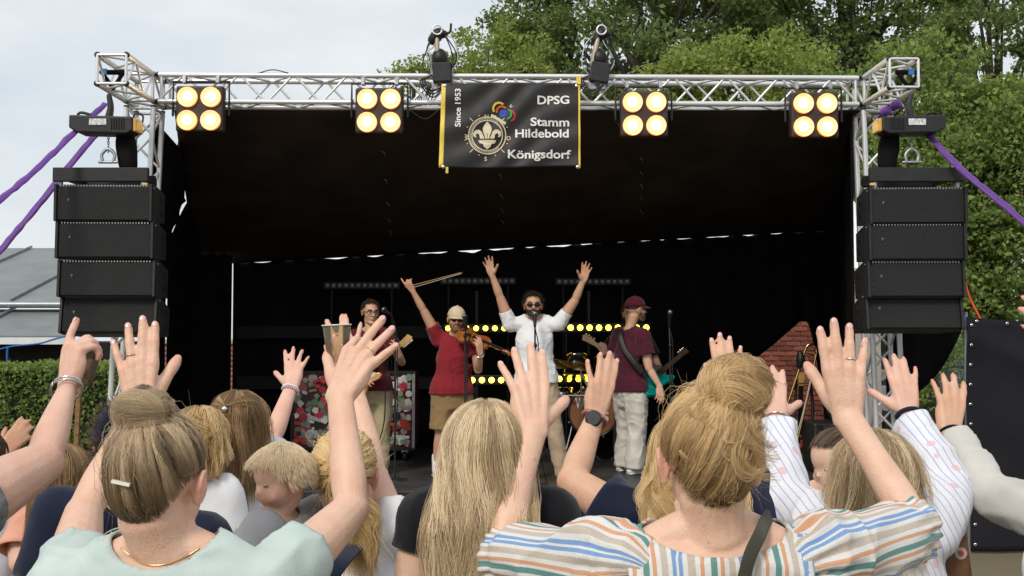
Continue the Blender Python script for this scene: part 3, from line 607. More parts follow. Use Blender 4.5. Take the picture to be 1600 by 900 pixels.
def make_top(J, top, seed):
    s = J['s']; b = MB(); lo = top.get('loose', 0.010); torso(b, J, lo, True); f = J['f']
    ne = top.get('neck', (0.085, 0.085, 0.075)); nc = J['NB'] + V(0, 0, top.get('nz', 0.045) * s) + f * top.get('ny', 0.012) * s
    cuts = [('ell', nc, [q * s for q in ne], frame(f)), ('plane', J['PV'] + V(0, 0, top.get('hem', -0.08) * s), V(0, 0, -1), 0.42)]
    b.tube([J['PV'] + V(0, 0, 0.05 * s), J['PV'] + V(0, 0, (top.get('hem', -0.08) - 0.06) * s)], [(0.158 * J['w'] + lo + 0.016) * s, (0.172 * J['w'] + lo + 0.018) * s], seg=24, rn=[(0.118 * J['w'] + lo + 0.016) * s, (0.128 * J['w'] + lo + 0.018) * s], nref=f, sub=2)
    fr = top.get('sleeve', 0.55); sl = top.get('sl', 0.014); k = J['ak'] * s
    for sd in 'LR':
        S = J['S' + sd]; E, W = J['arms'][sd]['E'], J['arms'][sd]['W']
        if fr <= 0.05:             # sleeveless: an arm hole
            out_ = (S - (J['SL'] + J['SR']) / 2).normalized(); cuts.append(('plane', S - out_ * 0.010 * s, out_, 0.12)); continue
        if fr <= 1.0: P = [S, lerp(S, E, fr * 0.5), lerp(S, E, fr)]; rd = [0.056 * k + lo, 0.054 * k + sl * 1.1, 0.050 * k + sl * top.get('flare', 1.6)]
        else:
            e = lerp(E, W, fr - 1); P = [S, lerp(S, E, 0.5), E, lerp(E, e, 0.4), e]; rd = [0.056 * k + lo, 0.050 * k + sl * 1.3, 0.042 * k + sl * 1.5, 0.040 * k + sl * 1.3, 0.030 * k + sl * top.get('flare', 0.9)]
        b.tube(P, rd, seg=18, sub=5); dr = (P[-1] - P[-2]).normalized(); cuts.append(('plane', P[-1] - dr * 0.003, dr, 0.11))
    return cloth(top.get('name', 'shirt'), b, top['mat'], J['root'], cuts, top.get('vox', 0.008) * 1.18, 5, top.get('amp', 0.006), seed, 0.004, top.get('extra'))
# ------------------------------------------------------------------ materials of the scene
MT = {}
MT['skin_a'] = skinmat('skin_fair', (0.73, 0.485, 0.355), (0.68, 0.30, 0.22))
MT['skin_b'] = skinmat('skin_warm', (0.67, 0.415, 0.285), (0.63, 0.27, 0.18))
MT['skin_c'] = skinmat('skin_rosy', (0.71, 0.45, 0.34), (0.66, 0.27, 0.20))
MT['skin_d'] = skinmat('skin_tan', (0.58, 0.335, 0.215), (0.52, 0.20, 0.13))
MT['nail'] = mat('fingernail', (0.72, 0.44, 0.37), rough=0.22, var=0.05, spec=0.6)
MT['sole'] = mat('rubber_sole', (0.68, 0.67, 0.64), rough=0.7)
MT['gold'] = mat('gold', (0.80, 0.55, 0.25), rough=0.25, metal=1.0, var=0.05)
MT['silver'] = mat('silver', (0.75, 0.74, 0.72), rough=0.22, metal=1.0, var=0.05)
def fabric(name, col, var=0.10, bump=0.25, rough=0.85, vscale=9): return mat(name, col, rough=rough, var=var, vscale=vscale, bump=bump, bscale=420, spec=0.15, sheen=0.15)
MT['sage'] = fabric('sage_cotton', (0.50, 0.60, 0.565)); MT['navy'] = fabric('navy_cotton', (0.012, 0.017, 0.040)); MT['blackcot'] = fabric('black_cotton', (0.008, 0.008, 0.011))
MT['white'] = fabric('white_cotton', (0.80, 0.80, 0.82), var=0.04); MT['peach'] = fabric('peach_cotton', (0.72, 0.36, 0.26)); MT['greytee'] = fabric('grey_cotton', (0.36, 0.37, 0.39))
MT['lavender'] = fabric('lavender_cotton', (0.62, 0.64, 0.72)); MT['sweat'] = fabric('heather_sweatshirt', (0.58, 0.57, 0.53), var=0.10, bump=0.35); MT['darkred'] = fabric('dark_red_cotton', (0.105, 0.012, 0.020))
MT['red'] = fabric('red_cotton', (0.24, 0.018, 0.026)); MT['maroon'] = fabric('maroon_cotton', (0.075, 0.012, 0.026)); MT['khaki'] = fabric('khaki_cotton', (0.40, 0.33, 0.20)); MT['brownsh'] = fabric('brown_shorts', (0.30, 0.19, 0.085))
MT['tan'] = fabric('tan_chino', (0.46, 0.34, 0.23)); MT['offwhite'] = fabric('off_white_canvas', (0.60, 0.57, 0.51)); MT['denim'] = mat('denim', (0.06, 0.10, 0.20), rough=0.9, var=0.3, vscale=40, bump=0.2, bscale=500)
MT['blacktr'] = fabric('black_trousers', (0.012, 0.012, 0.014)); MT['whiteshoe'] = mat('white_leather', (0.72, 0.71, 0.68), rough=0.5); MT['darkshoe'] = mat('dark_leather', (0.03, 0.025, 0.022), rough=0.5)
MT['greysleeve'] = fabric('grey_green_fleece', (0.22, 0.25, 0.23), var=0.3, bump=0.6, vscale=60)
MT['capcream'] = fabric('cream_cap', (0.66, 0.54, 0.36)); MT['capmaroon'] = fabric('maroon_cap', (0.10, 0.012, 0.028))
def striped(name, stops, period, attr='su', base_bump=0.2):
    m = mat(name, (0.7, 0.7, 0.7), rough=0.85, var=0.0, bump=base_bump, bscale=420, spec=0.15, sheen=0.15); N = m.node_tree.nodes; L = m.node_tree.links
    a = N.new('ShaderNodeAttribute'); a.attribute_name = attr
    d = N.new('ShaderNodeMath'); d.operation = 'DIVIDE'; d.inputs[1].default_value = period; L.new(a.outputs['Fac'], d.inputs[0])
    fr = N.new('ShaderNodeMath'); fr.operation = 'FRACT'; L.new(d.outputs[0], fr.inputs[0])
    r = N.new('ShaderNodeValToRGB'); r.color_ramp.interpolation = 'CONSTANT'; el = r.color_ramp.elements
    while len(el) < len(stops): el.new(0.5)
    for e, (p, c) in zip(el, stops): e.position = p; e.color = tuple(c) + (1,)
    L.new(fr.outputs[0], r.inputs[0])
    t = N.new('ShaderNodeTexCoord'); n = N.new('ShaderNodeTexNoise'); n.inputs['Scale'].default_value = 300; L.new(t.outputs['Object'], n.inputs['Vector'])
    mr = N.new('ShaderNodeMapRange'); mr.inputs[3].default_value = 0.82; mr.inputs[4].default_value = 1.1; L.new(n.outputs['Fac'], mr.inputs[0])
    mm = N.new('ShaderNodeMix'); mm.data_type = 'RGBA'; mm.blend_type = 'MULTIPLY'; mm.inputs[0].default_value = 1; L.new(r.outputs[0], mm.inputs[6]); L.new(mr.outputs[0], mm.inputs[7])
    L.new(mm.outputs[2], N['Principled BSDF'].inputs['Base Color']); return m
_W = (0.70, 0.69, 0.67); _T = (0.53, 0.46, 0.39); _B = (0.20, 0.34, 0.60); _G = (0.13, 0.28, 0.26); _O = (0.64, 0.34, 0.20)
MT['stripes'] = striped('multicolour_stripes', [(0, _G), (0.09, _W), (0.14, _O), (0.20, _W), (0.27, _T), (0.37, _W), (0.43, _B), (0.49, _W), (0.525, _B), (0.585, _W), (0.66, _T), (0.77, _W), (0.84, _O), (0.90, _W)], 0.100)
MT['bluestripe'] = striped('blue_white_stripes', [(0, (0.78, 0.78, 0.82)), (0.62, (0.42, 0.50, 0.74)), (0.80, (0.78, 0.78, 0.82))], 0.017)
def add_dots(m, col, scale, size):
    N = m.node_tree.nodes; L = m.node_tree.links; b = N['Principled BSDF']; src = b.inputs['Base Color'].links[0].from_socket
    t = N.new('ShaderNodeTexCoord'); v = N.new('ShaderNodeTexVoronoi'); v.inputs['Scale'].default_value = scale; L.new(t.outputs['Object'], v.inputs['Vector'])
    lt = N.new('ShaderNodeMath'); lt.operation = 'LESS_THAN'; lt.inputs[1].default_value = size; L.new(v.outputs['Distance'], lt.inputs[0])
    mu = N.new('ShaderNodeMath'); mu.operation = 'MULTIPLY'; mu.inputs[1].default_value = 0.7; L.new(lt.outputs[0], mu.inputs[0])
    x = N.new('ShaderNodeMix'); x.data_type = 'RGBA'; L.new(mu.outputs[0], x.inputs[0]); L.new(src, x.inputs[6]); x.inputs[7].default_value = tuple(col) + (1,); L.new(x.outputs[2], b.inputs['Base Color'])
add_dots(MT['bluestripe'], (0.74, 0.42, 0.46), 19, 0.22)
def hairpair(key, dark, mid, light, base):
    MT['h_' + key] = hairmat(key + '_hair', dark, mid, light); MT['hb_' + key] = mat(key + '_hair_base', base, rough=0.6, var=0.35, vscale=60, bump=0.4, bscale=220)
hairpair('ash', (0.070, 0.044, 0.025), (0.25, 0.168, 0.092), (0.74, 0.57, 0.36), (0.07, 0.046, 0.027))
hairpair('blonde', (0.12, 0.066, 0.028), (0.44, 0.275, 0.120), (0.86, 0.63, 0.33), (0.13, 0.080, 0.036))
hairpair('pale', (0.18, 0.118, 0.060), (0.54, 0.395, 0.22), (0.90, 0.74, 0.50), (0.20, 0.14, 0.075))
hairpair('gold', (0.24, 0.135, 0.048), (0.60, 0.395, 0.165), (0.90, 0.69, 0.36), (0.25, 0.155, 0.062))
hairpair('brownb', (0.065, 0.034, 0.015), (0.25, 0.143, 0.062), (0.64, 0.43, 0.21), (0.08, 0.046, 0.022))
hairpair('dark', (0.006, 0.004, 0.003), (0.018, 0.010, 0.007), (0.06, 0.035, 0.02), (0.010, 0.007, 0.005))
hairpair('brown', (0.02, 0.011, 0.006), (0.05, 0.028, 0.015), (0.12, 0.07, 0.04), (0.03, 0.018, 0.011))
# ------------------------------------------------------------------ ground
def ground_mat():
    m = mat('dry_lawn', (0.25, 0.205, 0.145), rough=0.95, var=0.3, vscale=1.3, bump=0.6, bscale=30, col2=(0.19, 0.17, 0.10), spec=0.1); return m
g = MB(); g.box((0, 60, -0.05), (300, 300, 0.1)); tag(g.build('ground', ground_mat()), kind='structure')

MT['alu'] = mat('brushed_aluminium', (0.74, 0.74, 0.74), rough=0.36, metal=0.45, var=0.10, vscale=14, bump=0.04, bscale=90)
MT['alu_dull'] = mat('dull_aluminium', (0.42, 0.42, 0.43), rough=0.5, metal=0.9, var=0.2, vscale=20)
MT['blk'] = mat('black_plastic', (0.010, 0.010, 0.011), rough=0.45, var=0.2, vscale=20, bump=0.1, bscale=200)
MT['blkm'] = mat('black_powder_coat', (0.016, 0.016, 0.018), rough=0.5, var=0.25, vscale=12, bump=0.15, bscale=300)
MT['blkcloth'] = mat('black_molton', (0.011, 0.0100, 0.0105), rough=1.0, var=0.25, vscale=3, bump=0.3, bscale=80, spec=0.05)
MT['roofcloth'] = mat('black_tarpaulin', (0.042, 0.032, 0.030), rough=0.75, var=0.3, vscale=2, bump=0.15, bscale=12, spec=0.15)  # brown tint in the black cloth imitates warm glare from the blinders
MT['chrome'] = mat('chrome', (0.7, 0.7, 0.7), rough=0.15, metal=1.0, var=0.05)
MT['rubber'] = mat('cable_rubber', (0.012, 0.012, 0.012), rough=0.6)
MT['wood'] = mat('weathered_wood', (0.23, 0.13, 0.06), rough=0.85, var=0.3, vscale=18, bump=0.4, bscale=60)
MT['blueplastic'] = mat('blue_rope', (0.02, 0.12, 0.40), rough=0.6)

# ------------------------------------------------------------------ foliage
def leafmat(name, col, trans=0.42, var=0.35):
    m = bpy.data.materials.new(name); m.use_nodes = True; N = m.node_tree.nodes; L = m.node_tree.links; b = N['Principled BSDF']
    gm = N.new('ShaderNodeNewGeometry'); r = N.new('ShaderNodeValToRGB')
    r.color_ramp.elements[0].color = (col[0] * (1 - var) * 0.9, col[1] * (1 - var), col[2] * (1 - var), 1); r.color_ramp.elements[1].color = (col[0] * (1 + var) * 1.1, col[1] * (1 + var), col[2] * (1 + var * 0.6), 1)
    L.new(gm.outputs['Random Per Island'], r.inputs[0]); L.new(r.outputs[0], b.inputs['Base Color']); b.inputs['Roughness'].default_value = 0.6; b.inputs['Specular IOR Level'].default_value = 0.25
    t = N.new('ShaderNodeBsdfTranslucent'); hs = N.new('ShaderNodeHueSaturation'); hs.inputs['Value'].default_value = 1.4; hs.inputs['Saturation'].default_value = 1.1; L.new(r.outputs[0], hs.inputs['Color']); L.new(hs.outputs[0], t.inputs[0])
    x = N.new('ShaderNodeMixShader'); x.inputs[0].default_value = trans; L.new(b.outputs[0], x.inputs[1]); L.new(t.outputs[0], x.inputs[2]); L.new(x.outputs[0], N['Material Output'].inputs[0])
    return m
def leaves(C, size, rng, droop=0.3):
    """rhombic folded leaves at the (n,3) points"""
    n = len(C); d = unit(rng.normal(size=(n, 3)) + np.array((0, 0, -droop))); a = unit(np.cross(d, rng.normal(size=(n, 3)))); nn = np.cross(d, a); L = size * rng.uniform(0.6, 1.3, (n, 1)); W = L * rng.uniform(0.45, 0.68, (n, 1))
    v = np.stack([C - d * L * 0.5, C + a * W * 0.5 + nn * W * 0.12 - d * L * 0.05, C + d * L * 0.5, C - a * W * 0.5 + nn * W * 0.12 - d * L * 0.05], axis=1).reshape(-1, 3)
    f = np.arange(n * 4).reshape(-1, 4); me = bpy.data.meshes.new('leaves'); me.vertices.add(n * 4); me.vertices.foreach_set('co', v.ravel()); me.loops.add(n * 4); me.loops.foreach_set('vertex_index', f.ravel()); me.polygons.add(n)
    me.polygons.foreach_set('loop_start', np.arange(n) * 4); me.polygons.foreach_set('loop_total', np.full(n, 4)); me.update(); return me
MT['bark'] = mat('bark', (0.06, 0.048, 0.036), rough=0.95, var=0.4, vscale=8, bump=0.8, bscale=25)
LEAF = dict(dark=leafmat('dark_leaf', (0.150, 0.205, 0.072)), mid=leafmat('mid_leaf', (0.20, 0.275, 0.085)), light=leafmat('light_leaf', (0.24, 0.305, 0.085)))
def tree(label, base, crown_c, crown_r, n_clump, per, size, kind, seed, trunk_r=0.22, group='trees behind the stage'):
    rng = np.random.default_rng(seed); t = thing('tree', label, 'tree', (base[0], base[1], 0), group)
    u = unit(rng.normal(size=(n_clump, 3))); rad = rng.uniform(0.25, 1.0, (n_clump, 1)) ** 0.45
    cc = np.array(crown_c) + u * rad * np.array(crown_r) * (1 + 0.22 * vnoise(u * 2.2, seed)[:, None])
    cr = rng.uniform(0.45, 0.95, n_clump) * max(0.55, min(crown_r) * 0.28)
    k = (per * rng.uniform(0.5, 1.4, n_clump)).astype(int); ci = np.repeat(np.arange(n_clump), k)
    q = unit(rng.normal(size=(len(ci), 3))) * (rng.random((len(ci), 1)) ** 0.40) * np.array((1.15, 1.15, 0.62)); P = cc[ci] + q * cr[ci][:, None]
    mobj('crown', leaves(P, size, rng), LEAF[kind], t, False)
    b = MB(); top = Vector(crown_c); bs = Vector((base[0], base[1], -0.1)); fork = lerp(bs, top, 0.45) + V(rng.normal(0, 0.2), 0, 0)
    b.tube([bs, lerp(bs, fork, 0.5) + V(rng.normal(0, 0.1), 0, 0), fork, top], [trunk_r * 1.3, trunk_r, trunk_r * 0.8, trunk_r * 0.35], seg=10, sub=4)
    for j in range(min(26, n_clump)):
        e = Vector(cc[j * n_clump // min(26, n_clump)]); s0 = lerp(fork, top, rng.uniform(0, 0.8)); mdl = lerp(s0, e, 0.5) + V(0, 0, rng.uniform(0, 0.5))
        b.tube([s0, mdl, e], [trunk_r * 0.35, trunk_r * 0.2, 0.015], seg=6, sub=3)
    b.build('trunk', MT['bark'], t, True); return t
def tr(label, px, py, d, rx, rz, n, per, size, kind, seed, ry=None, **k):
    per = int(per * 1.7); size = size * 0.72
    c = at(px, py, d); sc = d / FPX; return tree(label, (c.x, c.y), c, (rx * sc, (ry or rx * 0.7) * sc, rz * sc), n, per, size, kind, seed, **k)
tr('tall dark broadleaf tree rising behind the stage centre, above the banner', 1000, 60, 30, 250, 210, 260, 120, 0.24, 'dark', 3, trunk_r=0.35)
tr('tall dark tree behind the truss corner where its crown is sparse', 1330, -10, 32, 240, 190, 220, 110, 0.25, 'dark', 5, trunk_r=0.35)
tr('dark sparse tree with sky showing through, at the frame edge above the purple strap', 1560, 90, 27, 140, 210, 120, 95, 0.20, 'dark', 7, trunk_r=0.28)
tr('light yellow-green tree low behind the truss, between banner and speaker tower', 1160, 165, 22, 170, 105, 170, 110, 0.15, 'light', 9, trunk_r=0.14)
tr('light green tree behind the speaker stack beside the purple strap', 1400, 250, 20, 150, 190, 230, 115, 0.15, 'mid', 12, trunk_r=0.16)
tr('bright green bushy tree above the black fence banner', 1550, 330, 19, 130, 210, 240, 115, 0.14, 'mid', 14, trunk_r=0.16)
tr('pale green sparse tree left of the banner top, against the sky', 770, 110, 26, 90, 75, 60, 80, 0.16, 'light', 16, trunk_r=0.12)
tr('small pale treetop peeping over the truss beside the moving-head light', 648, 118, 26, 42, 30, 16, 60, 0.16, 'light', 18, trunk_r=0.07)
def hedge(label, x0, x1, y0, y1, z, seed, n):
    rng = np.random.default_rng(seed); t = thing('hedge', label, 'hedge', ((x0 + x1) / 2, (y0 + y1) / 2, 0))
    P = np.column_stack([rng.uniform(x0, x1, n), rng.uniform(y0, y1, n), rng.uniform(0.02, z, n)]); q = rng.integers(0, 3, n); P[q == 0, 1] = y0 + rng.normal(0, 0.05, (q == 0).sum()); P[q == 1, 2] = z + rng.normal(0, 0.04, (q == 1).sum()); P[q == 2, 0] = x1 + rng.normal(0, 0.05, (q == 2).sum())
    P = P + 0.05 * vnoise(P * 2.0, seed)[:, None]; me = leaves(P, 0.075, rng); mobj('foliage', me, LEAF['mid'], t, False)
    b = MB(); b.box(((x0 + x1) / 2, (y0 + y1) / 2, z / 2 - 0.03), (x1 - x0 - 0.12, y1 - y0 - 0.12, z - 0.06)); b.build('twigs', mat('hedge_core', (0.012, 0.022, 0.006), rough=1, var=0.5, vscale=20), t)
hedge('clipped green hedge in front of the grey-roofed building', -14, -6.1, 16.2, 17.2, 1.26, 4, 30000)
tr('green shrub showing between the speaker tower and the black fence banner', 1475, 600, 15, 55, 90, 40, 110, 0.09, 'mid', 23, trunk_r=0.05, group='shrubs by the fence')

# ------------------------------------------------------------------ building with the grey metal roof (far side of the hedge)
MT['roofmetal'] = mat('grey_roof_sheet', (0.19, 0.21, 0.21), rough=0.55, var=0.14, vscale=1.5, bump=0.1, bscale=5); MT['zinc'] = mat('zinc_gutter', (0.30, 0.32, 0.33), rough=0.45, metal=0.7)
MT['whitefascia'] = mat('white_fascia', (0.72, 0.73, 0.72), rough=0.6, var=0.06); MT['shadewall'] = mat('eave_shade_wall', (0.035, 0.028, 0.024), rough=0.9, var=0.3)  # wall colour is darkened to stand for the shadow under the eaves
hs_ = thing('building', 'low building with grey metal roof and gutter behind the hedge', 'building', (-12, 22, 0))
m = MB(); m.box((-14.5, 22.5, 0.8), (13.2, 6.0, 1.6)); m.build('wall', MT['shadewall'], hs_)
def slab(a, b, x0, x1, th, name, matl, par):
    """a roof sheet between (y,z) a and b"""
    a = Vector((0,) + a); b = Vector((0,) + b); d = (b - a).normalized(); n = V(0, -d.z, d.y); q = MB()
    v = [V(x, 0, 0) + p + n * h for x in (x0, x1) for p in (a, b) for h in (0, th)]
    q.add(v, [(0, 1, 3, 2), (4, 6, 7, 5), (0, 4, 5, 1), (2, 3, 7, 6), (0, 2, 6, 4), (1, 5, 7, 3)]); return q.build(name, matl, par)
xs = [-21.0, -18.6, -16.2, -13.8, -11.4, -9.5, -7.6]
for i in range(6):
    slab((20.0, 2.36), (25.0, 3.78), xs[i] + 0.012, xs[i + 1] - 0.012, 0.03, 'roof_sheet', MT['roofmetal'], hs_)
    slab((18.4, 1.72), (20.2, 2.22), xs[i] + 0.012, xs[i + 1] - 0.012, 0.03, 'roof_sheet', MT['roofmetal'], hs_)
    slab((20.0, 2.40), (25.0, 3.82), xs[i] - 0.02, xs[i] + 0.02, 0.05, 'roof_seam', MT['zinc'], hs_)
    slab((18.4, 1.76), (20.2, 2.26), xs[i] - 0.02, xs[i] + 0.02, 0.05, 'roof_seam', MT['zinc'], hs_)
m = MB(); m.tube([(-21, 19.92, 2.33), (-7.6, 19.92, 2.33)], 0.065, seg=12, cat=False); m.build('gutter', MT['zinc'], hs_, True)
m = MB(); m.box((-14.3, 18.36, 1.66), (13.4, 0.05, 0.12)); m.build('fascia', MT['whitefascia'], hs_)
m = MB(); m.tube([at(-5, 547, 18.2), at(20, 541, 18.2), at(60, 537, 18.2), at(85, 530, 18.2), at(112, 523, 18.2)], 0.016, seg=6); m.tube([at(12, 543, 18.2), at(11, 556, 18.2), at(12, 570, 18.2)], 0.02, seg=6)
tag(m.build('cable', MT['blueplastic'], None, True), 'thin blue cable strung along the white eaves board', 'cable')
pst = thing('wooden_stake', 'thin brown wooden stake standing in front of the hedge', 'stake', at(120, 715, 14)); c = at(120, 715, 14)
m = MB(); m.box((c.x, c.y, 0.58), (0.062, 0.05, 1.16), Matrix.Rotation(R(2), 3, 'Y'), 0.006); m.build('shaft', MT['wood'], pst)
m = MB(); m.prism([(-0.031, 1.15), (0.031, 1.15), (0.0, 1.22)], -0.025, 0.025, Matrix.Translation((c.x + 0.042, c.y, 0))); m.build('tip', MT['wood'], pst)

# ------------------------------------------------------------------ brick building behind the stage
def brickmat():
    m = mat('red_brick', (0.16, 0.042, 0.028), rough=0.9, var=0.0, bump=0.5, bscale=40, spec=0.15); N = m.node_tree.nodes; L = m.node_tree.links
    oi = N.new('ShaderNodeObjectInfo'); r = N.new('ShaderNodeValToRGB'); r.color_ramp.elements[0].color = (0.13, 0.032, 0.022, 1); r.color_ramp.elements[1].color = (0.27, 0.085, 0.055, 1); L.new(oi.outputs['Random'], r.inputs[0]); L.new(r.outputs[0], N['Principled BSDF'].inputs['Base Color']); return m
MT['brick'] = brickmat(); MT['mortar'] = mat('pale_mortar', (0.42, 0.38, 0.34), rough=0.95, var=0.15, vscale=30, bump=0.3, bscale=90)
def bricktex():
    m = bpy.data.materials.new('brick_courses'); m.use_nodes = True; N = m.node_tree.nodes; L = m.node_tree.links; t = N.new('ShaderNodeTexCoord'); mp = N.new('ShaderNodeMapping'); mp.inputs['Rotation'].default_value = (R(90), 0, 0)
    b = N.new('ShaderNodeTexBrick'); b.inputs['Scale'].default_value = 1.0; b.inputs['Brick Width'].default_value = 0.22; b.inputs['Row Height'].default_value = 0.075; b.inputs['Mortar Size'].default_value = 0.008
    b.inputs['Color1'].default_value = (0.13, 0.032, 0.022, 1); b.inputs['Color2'].default_value = (0.27, 0.085, 0.055, 1); b.inputs['Mortar'].default_value = (0.36, 0.32, 0.28, 1)
    L.new(t.outputs['Object'], mp.inputs[0]); L.new(mp.outputs[0], b.inputs['Vector']); L.new(b.outputs['Color'], N['Principled BSDF'].inputs['Base Color']); N['Principled BSDF'].inputs['Roughness'].default_value = 0.9; return m
bk = thing('brick_building', 'red brick building glimpsed behind the stage under the lifted black drape', 'building', (1.5, 18, 0))
m = MB(); m.box((1.3, 16.21, 1.375), (8.6, 0.3, 2.75)); m.build('wall', MT['mortar'], bk)
m = MB(); m.box((-0.6, 16.05, 1.375), (7.0, 0.02, 2.75)); m.build('facing', bricktex(), bk)
bm_ = MB().box((0, 0, 0), (0.203, 0.05, 0.058), None, 0.004).mesh(); bm_.materials.append(MT['brick'])
for r_ in range(28):
    for c_ in range(9):
        o = bpy.data.objects.new('brick', bm_); o.location = (3.05 + c_ * 0.22 + (0.11 if r_ % 2 else 0) + random.uniform(-0.003, 0.003), 16.045 + random.uniform(-0.005, 0.004), 0.06 + r_ * 0.075); link(o, bk)
slab((15.7, 2.72), (20.0, 4.8), -3.4, 6.0, 0.05, 'roof', mat('pale_sheet_roof', (0.80, 0.81, 0.82), rough=0.55, var=0.06), bk)
lw = thing('brick_wall', 'low red brick wall seen as a thin strip beside the black back curtain', 'wall', (-4.6, 15.6, 0))
m = MB(); m.box((-4.6, 15.65, 0.82), (1.6, 0.25, 1.64)); m.build('masonry', bricktex(), lw)
m = MB(); m.box((-4.6, 15.65, 1.67), (1.66, 0.31, 0.06)); m.build('coping', MT['mortar'], lw)

# ------------------------------------------------------------------ black fence banner, car and green tent
fb = thing('fence_banner', 'black mesh banner with white eyelets stretched on a fence', 'banner', (5.5, 8.7, 0))
def sheet(name, fn, nu, nv, matl, parent, thick=0.004):
    v = [fn(i / nu, j / nv) for j in range(nv + 1) for i in range(nu + 1)]
    f = [(j * (nu + 1) + i, j * (nu + 1) + i + 1, (j + 1) * (nu + 1) + i + 1, (j + 1) * (nu + 1) + i) for j in range(nv) for i in range(nu)]
    o = mobj(name, pyd(v, f), matl, parent)
    if thick: q = o.modifiers.new('thickness', 'SOLIDIFY'); q.thickness = thick
    return o
FX = lambda u: 3.74 + u * 4.2
def fbf(u, v):
    x = FX(u); z = 0.02 + v * (1.93 - 0.05 * math.sin(min(u * 6, 3.14)) - u * 0.05 - 0.02); y = 8.7 + 0.02 * math.sin(x * 3 + z * 2) - 0.035 * math.exp(-((v - 0.93 + u * 0.9) / 0.05) ** 2) + 0.012 * math.sin(x * 9 + z * 5)
    return (x, y, z)
sheet('cloth', fbf, 70, 36, mat('fence_mesh_cloth', (0.012, 0.012, 0.016), rough=0.8, var=0.2, vscale=3, bump=0.2, bscale=250, spec=0.2), fb)
for k in range(12):
    p = Vector(fbf(0.0035, 0.03 + k * 0.085)); m = MB(); m.lathe([(0.006, -0.006), (0.014, -0.006), (0.016, 0), (0.006, 0.002)], p + V(0.018, -0.012, 0), (0, -1, 0), 12); m.build('eyelet', MT['silver'], fb, True)
for k in range(6):
    p = Vector(fbf(0.02 + k * 0.06, 0.985)); m = MB(); m.lathe([(0.006, -0.006), (0.014, -0.006), (0.016, 0), (0.006, 0.002)], p + V(0, -0.012, 0), (0, -1, 0), 12); m.build('eyelet', MT['silver'], fb, True)
for x in (3.76, 5.7, 7.8): rod('post', (x, 8.76, 0), (x, 8.76, 1.97), 0.02, MT['zinc'], fb)
m = MB(); m.tube([at(1505, 431, 8.72), at(1515, 465, 8.71), at(1531, 497, 8.70)], 0.010, seg=6); tag(m.build('cord', mat('orange_cord', (0.75, 0.10, 0.03), rough=0.6), None, True), 'short orange cord above the corner of the black fence banner', 'cord')
m = MB(); m.tube([at(1503, 485, 8.69), at(1506, 495, 8.68), at(1509, 503, 8.68)], 0.008, seg=6); tag(m.build('tie', MT['blueplastic'], None, True), 'blue plastic tie at the top corner of the black fence banner', 'tie')
car = thing('parked_car', 'dark parked car partly hidden behind the black fence banner', 'car', (6.6, 15.0, 0)); CP = mat('dark_car_paint', (0.02, 0.023, 0.027), rough=0.25, var=0.05, coat=0.6); GL = mat('car_glass', (0.03, 0.04, 0.045), rough=0.08, var=0.0, spec=0.8)
def carsec(y, w, z0, z1): return [(-w, y, z0), (-w * 1.02, y, (z0 + z1) / 2), (-w * 0.93, y, z1), (w * 0.93, y, z1), (w * 1.02, y, (z0 + z1) / 2), (w, y, z0)]
secs = [(13.4, 0.72, 0.35, 0.72), (13.5, 0.84, 0.28, 0.82), (14.4, 0.88, 0.25, 0.95), (16.6, 0.88, 0.25, 0.98), (17.3, 0.84, 0.3, 0.92), (17.4, 0.75, 0.4, 0.8)]
def loft(secs_, cx, name, matl, par):
    v = []; f = []
    for s_ in secs_: v += [(cx + p[0], p[1], p[2]) for p in carsec(*s_)]
    for i in range(len(secs_) - 1):
        for k in range(6): f.append((i * 6 + k, i * 6 + (k + 1) % 6, (i + 1) * 6 + (k + 1) % 6, (i + 1) * 6 + k))
    f += [tuple(range(5, -1, -1)), tuple(range(len(v) - 6, len(v)))]; o = mobj(name, pyd(v, f), matl, par, False); q = o.modifiers.new('b', 'BEVEL'); q.width = 0.05; q.segments = 3; return o
loft(secs, 6.6, 'body', CP, car); loft([(14.3, 0.78, 0.93, 0.96), (15.0, 0.66, 0.93, 1.42), (16.3, 0.66, 0.93, 1.44), (17.1, 0.74, 0.9, 1.0)], 6.6, 'cabin', GL, car)
for q in (-1, 1):
    m = MB(); m.ell((6.6 + q * 0.60, 13.44, 0.66), (0.20, 0.07, 0.075)); m.build('headlight', mat('headlight_glass', (0.75, 0.78, 0.8), rough=0.1, var=0, spec=0.8), car, True)
    for y in (14.1, 16.6):
        m = MB(); m.lathe([(0.05, -0.1), (0.3, -0.1), (0.32, -0.05), (0.32, 0.05), (0.3, 0.1), (0.05, 0.1)], (6.6 + q * 0.8, y, 0.32), (1, 0, 0), 24); wo = m.build('tyre', MT['rubber'], car, True)
        m = MB(); m.lathe([(0.02, 0.105), (0.2, 0.105), (0.21, 0.08)], (6.6 + q * 0.8, y, 0.32), (q, 0, 0), 16); m.build('rim', MT['silver'], wo, True)
m = MB(); m.box((6.6, 13.37, 0.50), (0.52, 0.02, 0.11)); m.build('licence_plate', MT['whitefascia'], car); m = MB(); m.box((6.6, 13.40, 0.66), (0.7, 0.06, 0.12), None, 0.02); m.build('radiator_grille', MT['blk'], car)
tn = thing('canopy_tent', 'dark green fabric canopy behind the fence banner', 'tent', (8.1, 16.2, 0)); GC = mat('green_canvas', (0.03, 0.075, 0.045), rough=0.85, var=0.15)
m = MB(); m.add([(6.6, 17.8, 1.15), (9.6, 17.8, 1.15), (9.6, 20.8, 1.15), (6.6, 20.8, 1.15), (8.1, 19.3, 2.2)], [(0, 1, 4), (1, 2, 4), (2, 3, 4), (3, 0, 4), (3, 2, 1, 0)]); m.build('canopy', GC, tn)
